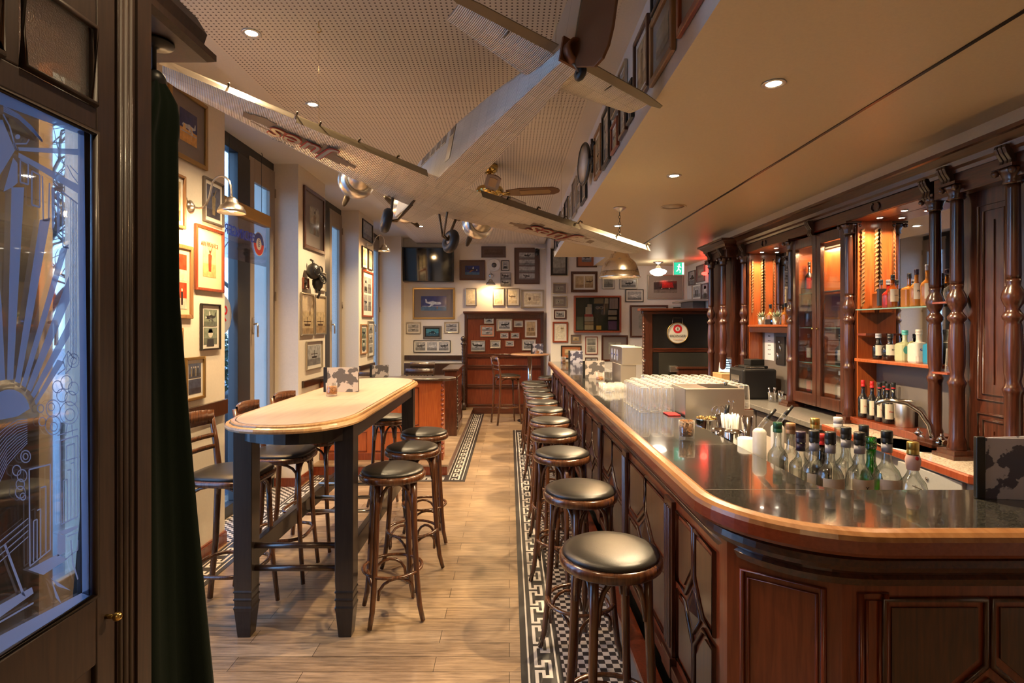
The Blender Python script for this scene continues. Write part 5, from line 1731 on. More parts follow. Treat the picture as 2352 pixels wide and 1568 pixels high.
t = thing('opal_ceiling_lamp', 'schoolhouse lamp with lit opal glass bowl near the emergency exit sign', 'ceiling lamp', (2.34, 8.85, 2.66))
MB().lathe([(.075, 0), (.078, -.02), (.045, -.035), (.02, -.04), (.02, -.07), (.05, -.10), (.055, -.12)], n=24).build('fitter', 'chrome', t)
MB().lathe([(.055, -.12), (.10, -.135), (.128, -.15), (.130, -.165), (.11, -.195), (.06, -.222), (1e-5, -.232)], n=28).build('glass_bowl', 'opal', t)

t = thing('exit_sign', 'green emergency exit sign hanging from the bar ceiling', 'exit sign', (2.62, 8.70, 2.66))
t.rotation_euler = (0, 0, 0)
MB().box(-.085, .085, -.012, .012, -.235, -.02).build('housing', 'white', t)
MB().box(-.078, .078, -.0135, -.0125, -.225, -.035).build('face', emis('exit_green', (.02, .45, .25), .7), t)
mb = MB()
wm = emis('exit_white', (.8, 1, .9), .9)
mb.sphere((.0, -.0145, -.07), .012, 10)
mb.tube([(0, -.0145, -.085), (-.012, -.0145, -.135)], .010, 6).tube([(-.012, -.0145, -.135), (.018, -.0145, -.16), (.012, -.0145, -.195)], .007, 6).tube([(-.012, -.0145, -.135), (-.025, -.0145, -.165), (-.045, -.0145, -.17)], .007, 6).tube([(0, -.0145, -.09), (.03, -.0145, -.115)], .006, 6).tube([(0, -.0145, -.09), (-.03, -.0145, -.10)], .006, 6)
mb.box(.045, .07, -.0145, -.0137, -.22, -.04)
mb.build('running_figure', wm, t)

t = thing('red_lamp', 'small glowing red lamp on the side wall beyond the cabinet', 'lamp', (2.93, 8.45, 2.43))
MB().cyl((.0, 0, 0), (.069, 0, 0), .012).build('bracket', 'blackmetal', t)
MB().sphere((0, 0, 0), .045, 14, sz=.6).build('glass', emis('red_glow', (1, .03, .02), 4), t)
light('POINT', 'red_glow', (2.90, 8.40, 2.50), .8, (1, .05, .03), .05)

# ================================================================ TELEVISION AND SMALL WALL THINGS
t = thing('television', 'large black flat television switched off, high on the back wall', 'television', (-1.54, 10.53, 2.79), rot=(R(6), R(1.2), R(-3)))
MB().box(-.505, .505, -.03, .03, -.32, .32).build('casing', 'black', t, bevel=.006)
MB().box(-.49, .49, -.0315, -.0305, -.30, .305).build('screen', 'screen', t)
MB().box(-.15, .15, .03, .14, -.12, .12).build('wall_bracket', 'blackmetal', t)
t = thing('camera_dome', 'small security camera on a bracket in the back corner', 'camera', (.52, 10.60, 3.02))
MB().box(-.04, .16, -.03, .095, .08, .10).build('bracket', 'white', t)
MB().cyl((0, 0, .08), (0, 0, .03), .03).sphere((0, 0, -.01), .045, 14).build('camera_body', 'black', t)
MB().sphere((-.015, -.035, -.03), .02, 10).build('lens', 'glass', t)
t = thing('wall_plate_dish', 'round white plate with dark centre hung on the back wall', 'plate', (-.29, 10.695, 2.80))
m_ = Matrix.Rotation(R(90), 4, 'X')
MB().lathe([(.03, .0), (.08, .004), (.11, .012), (.122, .018), (.122, .022), (.108, .017), (.06, .010), (1e-5, .009)], n=36).xf(m_).build('dish', 'white', t)
MB().lathe([(.048, .0105), (1e-5, .0115)], n=24).xf(m_).build('centre_print', 'greyf', t)
for k, z in enumerate((.075, -.075)):
    text('lettering', 'CAFE' if k == 0 else 'PARIS', .018, 'blackf', (-.29, 10.68, 2.80 + z), (1, 0, 0), (0, 0, 1), t)
kids_ = None
# curtain with its hook, hung at the end of the entrance lobby
t = thing('curtain', 'heavy dark green velvet curtain gathered on a hook beside the entrance post', 'curtain', (-1.24, 1.90, 0))
n = 64; rings = []
for j in range(40):
    f = (j / 39) ** 1.3
    z = 2.475 - 2.475 * f
    w_ = .10 + .02 * f + .11 * max(0, f - .3) / .7; cx = .0
    if j < 6: w_ = (.02, .035, .055, .075, .088, .097)[j]; cx = (.04, .04, .035, .03, .02, .01)[j]
    ring = []
    for k in range(n):
        a = 2 * PI * k / n
        rr = w_ * (1 + (.10 + .05 * f) * math.sin(7 * a + 1.3 + .4 * math.sin(3 * f)) + .06 * math.sin(13 * a + 2 * f))
        ring.append((cx + rr * math.cos(a), rr * .9 * math.sin(a), z + .003))
    rings.append(ring)
mb = MB(); mb.add([p for r in rings for p in r], [], 0)
for i in range(39):
    for k in range(n):
        mb.f.append([i * n + k, i * n + (k + 1) % n, (i + 1) * n + (k + 1) % n, (i + 1) * n + k]); mb.mi.append(0); mb.sm.append(True)
mb.build('drape', 'velvet', t)
MB().lathe([(.062, 2.597), (.06, 2.589), (.02, 2.583), (.008, 2.575), (.008, 2.50)], (.04, 0, 0), 24).sphere((.045, 0, 2.47), .034, 16).tube([(.045, 0, 2.45), (.04, 0, 2.38), (.03, 0, 2.35)], .008, 8).build('curtain_hook', 'blackmetal', t)

t = thing('wall_socket', 'white double power socket low on the near pier', 'socket', (-2.16, 3.62, .40))
MB().box(0, .010, -.085, .085, -.042, .042).build('plate', 'white', t, bevel=.003)
for s in (-1, 1):
    m_ = Matrix.Translation((.010, s * .042, 0)) @ Matrix.Rotation(R(90), 4, 'Y')
    MB().lathe([(.026, 0), (.028, .003), (.024, .004), (.020, .001), (1e-5, .001)], n=24).xf(m_).build('socket_ring', 'white', t)
    MB().sphere((.012, s * .042 - .009, 0), .003, 6).sphere((.012, s * .042 + .009, 0), .003, 6).build('contacts', 'black', t)

t = thing('flying_helmet', 'black leather flying helmet with round goggles hanging on the second pier', 'flying helmet', (-2.07, 6.0, 2.16))
MB().sphere((0, -.05, .06), .075, 16, sz=1.15).sphere((.01, .05, -.05), .06, 14, sz=1.5).tube([(0, -.03, .12), (-.02, -.01, .17), (-.05, 0, .19)], .012, 6).build('leather_cap', 'leather', t)
for c in ((.055, -.09, .05), (.065, .02, -.01), (.06, -.02, .075), (.06, .09, -.02)):
    MB().tube([Vector(c) + Vector((.012 * math.cos(a), .035 * math.cos(a), .038 * math.sin(a))) for a in [2 * PI * k / 14 for k in range(14)]], .009, 6, closed=True).build('goggle_rim', 'black', t)
MB().tube([(.02, .06, -.10), (.03, .05, -.17), (.01, .04, -.22)], .014, 6).tube([(.0, .02, -.08), (.02, .0, -.16)], .010, 6).build('strap', 'leather', t)

# gold rail with a clear advertising panel in the first tall window
t = thing('window_advert', 'clear hanging panel with blue lettering and red and blue badge in the window', 'sign', (-2.22, 4.74, 2.6))
MB().box(-.035, .035, -.45, .43, -.06, .05).build('gold_rail', plain('ochre_rail', (.46, .26, .05), .35, .3), t, bevel=.012)
MB().box(-.003, .003, -.44, .40, -.42, -.06).build('clear_panel', 'acrylic', t)
tx = Matrix.Rotation(R(90), 4, 'Z')
blue = plain('sign_blue', (.02, .05, .42), .4); redm = plain('sign_red', (.62, .02, .03), .4); wht = plain('sign_white', (.8, .8, .8), .4)
text('lettering', 'ERDINGER', .115, blue, (-2.214, 4.64, 2.40), (0, -1, 0), (0, 0, 1), t, mirror=False)
def disc(r, x, a0=0, a1=2 * PI, r0=0, n=28):
    if r0: return [(x, r * math.cos(a0 + (a1 - a0) * k / n), r * math.sin(a0 + (a1 - a0) * k / n)) for k in range(n + 1)] + [(x, r0 * math.cos(a1 - (a1 - a0) * k / n), r0 * math.sin(a1 - (a1 - a0) * k / n)) for k in range(n + 1)]
    return [(x, r * math.cos(a0 + (a1 - a0) * k / n), r * math.sin(a0 + (a1 - a0) * k / n)) for k in range(n)]
def badge(mb, x, cy, cz, r, s=1):
    k0 = len(mb.v)
    mb.poly(disc(r, x), 2)
    for a0, a1, m_ in ((0, PI, 0), (PI, 2 * PI, 1)):
        for k in range(12):
            b0 = a0 + (a1 - a0) * k / 12; b1 = a0 + (a1 - a0) * (k + 1) / 12
            mb.poly([(x + .001, q * math.cos(b_), q * math.sin(b_)) for q, b_ in ((r * .94, b0), (r * .94, b1), (r * .5, b1), (r * .5, b0))], m_)
    for zz in (-.25, -.08, .09, .26):
        for sg in (-1, 1):
            mb.poly([(x + .001, 0, r * zz), (x + .001, sg * r * .17, r * (zz + .08)), (x + .001, sg * r * .06, r * (zz + .17))], 0)
    mb.xf(Matrix.Translation((0, cy, cz)), k0)
mb = MB(); badge(mb, .006, .235, -.235, .105); mb.build('round_badge', [blue, redm, wht], t)
mb = MB()
for yy in (-.28, .30):
    z = .05
    mb.tube([(0, yy, .05), (0, yy, .55)], .002, 5)
mb.tube(arc((0, .30, .57), .02, -PI * .9, PI * .5, 8, (0, 1, 0)), .003, 6)
mb.build('chain', 'blackmetal', t)
t = thing('window_sticker', 'round clear sticker with red numerals on the first tall window, seen from behind', 'sticker', (-2.452, 4.80, 1.74))
MB().poly(disc(.17, .0), 0).build('disc', plain('pale_sticker', (.42, .45, .55), .4), t)
text('lettering', '99', .20, redm, (-2.450, 4.80, 1.74), (0, -1, 0), (0, 0, 1), t)
t = thing('street_lamp', 'thin grey street lamp standing far outside the first tall window', 'street lamp', (-9.8, 19.9, -.16))
MB().cyl((0, 0, 0), (0, 0, 2.9), .05, n=8).build('pole', 'greyf', t)
MB().box(-.05, .35, -.05, .05, 2.85, 2.93).build('lamp_head', 'greyf', t)
PICS = [
    ('B', -1.84, -1.037, 1.774, 2.372, 'gold', 0.035, 'taupe', 'blue', 'big gold-framed jet photo in a grey-blue mount under the television'),
    ('B', -1.964, -1.684, 1.496, 1.718, 'silver', 0.02, 'paper', 'bw2', 'small silver-framed pair of aircraft photos at the far left of the back wall'),
    ('B', -1.64, -1.29, 1.401, 1.645, 'greyf', 0.035, 'blackf', 'teal', 'small dark-framed blue photo below the big gold-framed jet'),
    ('B', -1.243, -0.96, 1.508, 1.723, 'silver', 0.02, 'paper', 'bw2', 'small silver-framed pair of aircraft photos below right of the big gold frame'),
    ('B', -1.82, -1.119, 1.142, 1.375, 'blackf', 0.012, 'paper', 'tri', 'wide thin black frame with a row of three aircraft photos'),
    ('B', -0.948, -0.461, 2.512, 2.893, 'brownf', 0.028, 'brown', 'blues', 'dark frame with brown mount and small photo between television and white plate'),
    ('B', -0.833, -0.616, 2.028, 2.361, 'silver', 0.016, 'paper', 'cream', 'small upright silver-framed drawing left of the back wall lamp'),
    ('B', -0.317, -0.095, 2.028, 2.361, 'silver', 0.016, 'paper', 'cream', 'small upright silver-framed drawing just right of the back wall lamp'),
    ('B', -0.062, 0.187, 2.028, 2.361, 'silver', 0.016, 'paper', 'creamp', 'silver-framed drawing with a tiny aeroplane right of the back wall lamp'),
    ('B', 0.216, 0.655, 1.984, 2.332, 'silver', 0.03, 'paper', 'doc', 'wide silver-framed document above the right end of the panelling'),
    ('B', -0.534, -0.068, 2.942, 3.157, 'greyf', 0.01, 'brown', 'brownpic', 'flat brown picture right under the ceiling on the back wall'),
    ('B', -0.157, 0.0, 2.693, 2.889, 'blackf', 0.014, 'paper', 'portrait', 'tiny black-framed portrait of a man beside the white plate'),
    ('B', -0.168, 0.032, 2.394, 2.656, 'greyf', 0.008, 'bw', 'bw2', 'grey photo sheet of aeroplanes below the tiny portrait'),
    ('B', 0.094, 0.575, 2.439, 3.13, 'brownf', 0.022, 'brown', 'four', 'tall brown-mounted frame with four small aircraft photos stacked'),
    ('P', -0.474, -0.296, 1.684, 1.81, 'silver', 0.014, 'paper', 'bwc', 'top left small photo on the red panelling'),
    ('P', -0.548, -0.285, 1.447, 1.658, 'silver', 0.01, 'salmon', 'bw2', 'salmon-mounted photo pair on the red panelling'),
    ('P', -0.241, 0.055, 1.546, 1.779, 'silver', 0.026, 'paper', 'bwp', 'largest upper photo in a thick silver frame on the red panelling'),
    ('P', 0.086, 0.257, 1.623, 1.746, 'silver', 0.014, 'paper', 'people', 'small photo of a group of people on the red panelling'),
    ('P', 0.29, 0.521, 1.428, 1.757, 'silver', 0.006, 'paper', 'three', 'upright photo of three people standing on the red panelling'),
    ('P', -0.182, -0.01, 1.403, 1.526, 'redf', 0.012, 'paper', 'bwp', 'small photo in red-brown frame, left one of the middle pair on the panelling'),
    ('P', 0.016, 0.194, 1.403, 1.526, 'redf', 0.012, 'paper', 'bwc', 'small photo in red-brown frame, right one of the middle pair on the panelling'),
    ('P', -0.72, -0.456, 1.169, 1.371, 'silver', 0.012, 'bw', 'bwp', 'lowest left photo of a large aeroplane on the red panelling'),
    ('P', -0.364, -0.164, 1.223, 1.377, 'silver', 0.02, 'paper', 'bwc', 'silver-framed photo in the bottom row of the panelling, second from left'),
    ('P', -0.083, 0.093, 1.254, 1.377, 'redf', 0.012, 'paper', 'bwp', 'red-framed photo in the bottom row of the panelling, third from left'),
    ('P', 0.235, 0.499, 1.184, 1.395, 'silver', 0.012, 'paper', 'bwp', 'bottom right photo on the panelling, half behind the menu on the round table'),
    ('R', 0.687, 0.992, 2.483, 2.959, 'silver', 0.014, 'blackf', 'sky', 'tall black-mounted sky photo at the top left of the right back wall'),
    ('R', 1.13, 1.475, 2.631, 2.959, 'brownf', 0.025, 'orange', 'bwp', 'orange-mounted plane photo cut off by the lowered ceiling'),
    ('R', 0.725, 0.967, 2.186, 2.373, 'silver', 0.016, 'taupe', 'doc2', 'small silver-framed certificate with crest, upper one'),
    ('R', 0.727, 0.967, 1.962, 2.148, 'silver', 0.016, 'taupe', 'doc2', 'small silver-framed certificate with crests, lower one'),
    ('R', 0.75, 0.957, 1.763, 1.92, 'brownf', 0.02, 'paper', 'bwp', 'small dark-framed aeroplane photo above the framed newspaper page'),
    ('R', 0.727, 0.99, 1.365, 1.716, 'redf', 0.028, 'paper', 'news', 'upright red-brown framed newspaper page with a small plane'),
    ('R', 1.032, 1.213, 1.355, 1.497, 'oakf', 0.008, 'taupe', 'sep', 'small light wood frame below the left corner of the display case'),
    ('R', 1.278, 1.488, 1.165, 1.468, 'redf', 0.014, 'paper', 'news2', 'upright thin red-framed print with a white plane below the display case'),
    ('R', 1.551, 2.0, 1.05, 1.487, 'brownf', 0.03, 'taupe', 'map', 'large dark-framed grey map behind the beer tap'),
    ('R', 1.036, 1.488, 2.211, 2.562, 'brownf', 0.045, 'paper', 'sep2', 'dark wide frame with two yellowed pictures above the display case'),
    ('R', 1.567, 1.774, 2.267, 2.463, 'silver', 0.008, 'paper', 'bluegrey', 'small silver-framed pale print behind the pendant lamp'),
    ('R', 1.862, 2.157, 2.267, 2.444, 'silver', 0.008, 'paper', 'bwp', 'silver-framed propeller aeroplane photo right of the pendant lamp'),
    ('R', 1.957, 2.262, 2.048, 2.261, 'blackf', 0.012, 'paper', 'bwj', 'black-framed photo of a parked aeroplane above the big map'),
    ('R', 2.328, 2.931, 2.097, 2.507, 'silver', 0.014, 'greymount', 'redcar', 'large frame with red biplane and old car photo under the opal lamp'),
    ('R', 2.033, 2.675, 1.45, 1.995, 'brownf', 0.03, 'greymount', 'map', 'big pale map half hidden by the dark partition'),
    ('R', 2.761, 2.968, 1.818, 1.96, 'brownf', 0.016, 'paper', 'sep', 'small dark frame peeping over the top of the dark partition'),
    ('R', 0.868, 1.219, 1.09, 1.316, 'blackf', 0.02, 'orange', 'sep', 'dark frame with orange mount low behind the standing menu'),
    ('R', 1.276, 1.488, 1.031, 1.115, 'brownf', 0.014, 'paper', 'bwc', 'lowest small brown frame just above the bar top behind the menus'),
    ('L', 3.55, 4.0, 2.74, 3.2, 'gold', 0.03, 'taupe', 'pyramids', 'large black and gold frame with a plane over desert pyramids, top of the near pier'),
    ('L', 3.46, 3.73, 2.28, 2.63, 'oakf', 0.02, 'paper', 'sep', 'wooden frame half hidden by the curtain, below the pyramids poster'),
    ('L', 3.956, 4.23, 2.38, 2.7, 'greyf', 0.014, 'paper', 'nightposter', 'grey-framed blue night poster behind the gooseneck lamp'),
    ('L', 3.85, 4.23, 1.889, 2.347, 'redf', 0.022, 'peach', 'airfrance', 'red-brown framed travel poster with a dancing figure under the gooseneck lamp'),
    ('L', 3.46, 3.815, 1.69, 2.177, 'oakf', 0.028, 'cream2', 'redposter', 'large wooden-framed red and white poster beside the curtain'),
    ('L', 3.92, 4.18, 1.47, 1.8, 'blackf', 0.012, 'paper', 'two', 'black-framed pair of green-grey photos on the near pier'),
    ('L', 3.73, 3.97, 1.136, 1.43, 'gold', 0.02, 'paper', 'cafe', 'gilt-framed colour photo with text, lowest on the near pier'),
    ('L', 3.48, 3.7, 1.29, 1.63, 'oakf', 0.022, 'paper', 'sep', 'beaded wooden frame peeping out beside the curtain'),
    ('L', 5.885, 6.54, 2.465, 3.12, 'brownf', 0.04, 'taupe', 'fig', 'tall brown-framed faded portrait at the top of the second pier'),
    ('L', 6.24, 6.58, 2.04, 2.26, 'silver', 0.014, 'paper', 'creamp', 'silver-framed pale plane drawing right of the flying helmet'),
    ('L', 5.86, 6.02, 2.03, 2.15, 'redf', 0.012, 'paper', 'bwc', 'tiny red-framed picture just below the flying helmet'),
    ('L', 5.8, 6.19, 1.54, 1.99, 'silver', 0.018, 'wall_glare', 'sep', 'left frame of the lit pair on the second pier'),
    ('L', 6.22, 6.59, 1.545, 1.99, 'silver', 0.018, 'wall_glare', 'sep', 'right frame of the lit pair on the second pier'),
    ('L', 5.96, 6.46, 1.17, 1.477, 'silver', 0.012, 'paper', 'bwship', 'silver-framed grey seaplane photo, lowest on the second pier'),
    ('L', 8.24, 8.84, 2.935, 3.22, 'blackf', 0.014, 'bw', 'sky', 'black-framed photo at the top of the third pier'),
    ('L', 8.22, 8.53, 2.5, 2.82, 'blackf', 0.012, 'paper', 'cream', 'left one of two brightly lit frames under the third pier lamp'),
    ('L', 8.58, 8.84, 2.51, 2.82, 'blackf', 0.012, 'paper', 'cream', 'right one of two brightly lit frames under the third pier lamp'),
    ('L', 8.23, 8.86, 1.777, 2.476, 'redf', 0.028, 'paper', 'grid', 'red-brown frame with four photos on the third pier'),
    ('L', 8.14, 8.5, 1.23, 1.67, 'oakf', 0.02, 'paper', 'two', 'lower left narrow frame on the third pier'),
    ('L', 8.56, 8.92, 1.17, 1.72, 'silver', 0.02, 'paper', 'trv', 'lower right frame with three stacked photos on the third pier'),
    ('S', -2.16, -1.8, 2.74, 3.13, 'redf', 0.028, 'greymount', 'greycol', 'red-brown frame nearest the camera on the ceiling edge'),
    ('S', -2.58, -2.22, 2.73, 3.02, 'oakf', 0.03, 'greymount', 'greycol', 'oak-framed grey picture above the bar, second from the camera'),
    ('S', -2.56, -2.3, 3.04, 3.18, 'blackf', 0.015, 'paper', 'bwp', 'small black frame tucked under the ceiling above the oak-framed picture'),
    ('S', -2.92, -2.62, 2.76, 3.1, 'brownf', 0.024, 'paper', 'brownfig', 'dark frame with a brown figure behind the tailplane tip'),
    ('S', -3.1, -2.96, 2.74, 2.95, 'blackf', 0.012, 'paper', 'bwc', 'small black frame half hidden by the tailplane'),
    ('S', -3.32, -3.12, 2.73, 2.93, 'brownf', 0.02, 'cream2', 'doc', 'dark frame just beyond the tailplane'),
    ('S', -3.33, -3.13, 2.96, 3.13, 'silver', 0.012, 'paper', 'bwp', 'small silver frame near the ceiling beyond the tailplane'),
    ('S', -3.58, -3.36, 2.72, 2.9, 'redf', 0.018, 'paper', 'creamp', 'small bright red frame on the ceiling edge'),
    ('S', -3.56, -3.38, 2.94, 3.12, 'silver', 0.01, 'paper', 'sep', 'small frame above the bright red one'),
    ('S', -3.92, -3.64, 2.72, 3.1, 'blackf', 0.026, 'cream2', 'greycol', 'tall black frame beside the round mirror'),
    ('S', -4.28, -3.98, 2.74, 3.08, 'oakf', 0.02, 'cream2', 'sep', 'grey-brown frame between the black frame and the round mirror'),
    ('S', -5.08, -4.75, 2.72, 3.08, 'blackf', 0.022, 'cream2', 'greycol', 'black frame behind the round mirror'),
    ('S', -5.4, -5.12, 2.76, 3.0, 'silver', 0.014, 'paper', 'bwp', 'small silver frame beyond the round mirror'),
    ('S', -5.8, -5.45, 2.74, 3.1, 'silver', 0.014, 'taupe', 'greycol', 'tall silver frame with a grey picture beyond the mirror'),
    ('S', -6.15, -5.86, 2.76, 3.04, 'silver', 0.014, 'paper', 'bwc', 'silver frame above the wing, fifth from the far end'),
    ('S', -6.6, -6.22, 2.74, 3.08, 'blackf', 0.016, 'taupe', 'greycol', 'black frame above the wing, fourth from the far end'),
    ('S', -7.05, -6.7, 2.74, 3.06, 'silver', 0.014, 'paper', 'bwp', 'silver frame third from the far end of the ceiling edge'),
    ('S', -7.55, -7.15, 2.74, 3.1, 'blackf', 0.02, 'taupe', 'greycol', 'black frame second from the far end of the ceiling edge'),
    ('S', -8.1, -7.65, 2.72, 3.08, 'blackf', 0.02, 'taupe', 'bwp', 'black frame at the far end of the ceiling edge'),
    ('W', -9.385, -9.056, 2.313, 2.548, 'greyf', 0.014, 'bw', 'bwc', 'grey frame at the left end of the side wall beyond the partition'),
    ('W', -8.989, -8.625, 2.334, 2.598, 'greyf', 0.014, 'taupe', 'greycol', 'grey frame second on the side wall beyond the partition'),
    ('W', -8.39, -8.154, 2.292, 2.592, 'redf', 0.02, 'taupe', 'greycol', 'dark red frame under the red lamp'),
    ('W', -9.2, -8.782, 2.069, 2.311, 'silver', 0.008, 'paper', 'people', 'white poster of people below the grey frames on the side wall'),
    ('W', -8.75, -8.463, 2.06, 2.297, 'greyf', 0.012, 'bw', 'portrait', 'grey framed figure photo beside the people poster'),
]
GRP = {'B': 'framed pictures on the back wall', 'P': 'small framed photos on the red panelling', 'R': 'framed pictures on the wall behind the bar', 'L': 'framed pictures on the window piers', 'S': 'framed pictures along the edge of the lowered ceiling', 'W': 'framed pictures on the side wall'}
MNT = {'taupe': plain('mount_taupe', (.20, .165, .155), .5), 'paper': M['paper'], 'blackf': M['blackf'], 'brown': plain('mount_brown', (.11, .065, .055), .5), 'bw': plain('mount_photo_grey', (.30, .29, .28), .25),
       'salmon': plain('mount_salmon', (.62, .24, .13), .5), 'orange': plain('mount_orange', (.42, .14, .05), .5), 'greymount': plain('mount_grey', (.36, .32, .28), .5), 'peach': plain('mount_peach', (.80, .60, .40), .5),
       'cream2': plain('mount_cream', (.70, .60, .42), .5), 'wall_glare': plain('mount_wall_glare', (.55, .42, .26), .12)}
PAL = {
    'bw': [(.38, .38, .38), (.20, .20, .20), (.035, .035, .035), (.66, .65, .62), (.12, .12, .12)],
    'sepia': [(.50, .38, .22), (.32, .22, .12), (.08, .05, .03), (.66, .54, .36), (.20, .12, .06)],
    'blue': [(.022, .035, .17), (.06, .14, .27), (.02, .02, .05), (.55, .60, .66), (.25, .12, .06)],
    'teal': [(.05, .22, .30), (.03, .10, .16), (.01, .03, .05), (.30, .50, .55), (.1, .2, .2)],
    'cream': [(.66, .60, .44), (.58, .50, .34), (.16, .12, .08), (.74, .70, .58), (.4, .3, .2)],
    'grey': [(.30, .30, .26), (.18, .18, .17), (.06, .06, .06), (.42, .40, .36), (.14, .10, .07)],
    'desert': [(.035, .03, .10), (.62, .32, .08), (.10, .05, .04), (.50, .50, .50), (.72, .45, .16)],
    'poster': [(.55, .47, .28), (.50, .38, .16), (.08, .05, .03), (.70, .62, .42), (.58, .07, .03)],
    'red': [(.60, .07, .03), (.66, .60, .50), (.06, .04, .04), (.74, .70, .62), (.55, .06, .03)],
    'night': [(.07, .08, .13), (.05, .05, .07), (.02, .02, .03), (.5, .45, .38), (.2, .16, .1)],
    'green': [(.20, .24, .18), (.12, .14, .11), (.03, .03, .03), (.60, .58, .50), (.1, .1, .1)],
    'brown': [(.10, .062, .045), (.09, .055, .04), (.16, .11, .08), (.2, .15, .12), (.1, .06, .04)],
    'redcar': [(.07, .05, .045), (.22, .19, .16), (.03, .028, .026), (.45, .40, .36), (.50, .03, .03)],
}
PM = {}
def pal(name):
    if name not in PM:
        cs = PAL[name]
        PM[name] = [blotch('print_%s_%d' % (name, i), [x * .75 for x in c], [min(1, x * 1.2) for x in c], 22 if i < 2 else 40, .35, .65, .12) for i, c in enumerate(cs)]
    return PM[name]

PLANE_SIDE = [(-.42, .02), (-.36, .08), (-.10, .09), (.05, .13), (.16, .10), (.34, .08), (.40, .24), (.46, .24), (.45, .06), (.42, .02), (.20, -.04), (-.20, -.07), (-.38, -.05)]
WING_ = [(-.14, .0), (.10, .0), (.30, -.20), (.20, -.20)]
WING2 = [(-.12, .07), (.02, .08), (-.06, .28), (-.12, .28)]
CAR_ = [(-.40, -.05), (-.38, .06), (-.15, .08), (-.08, .20), (.22, .20), (.28, .06), (.42, .04), (.42, -.06)]


def circ(cx, cy, r, n=10): return [(cx + r * math.cos(2 * PI * k / n), cy + r * math.sin(2 * PI * k / n)) for k in range(n)]


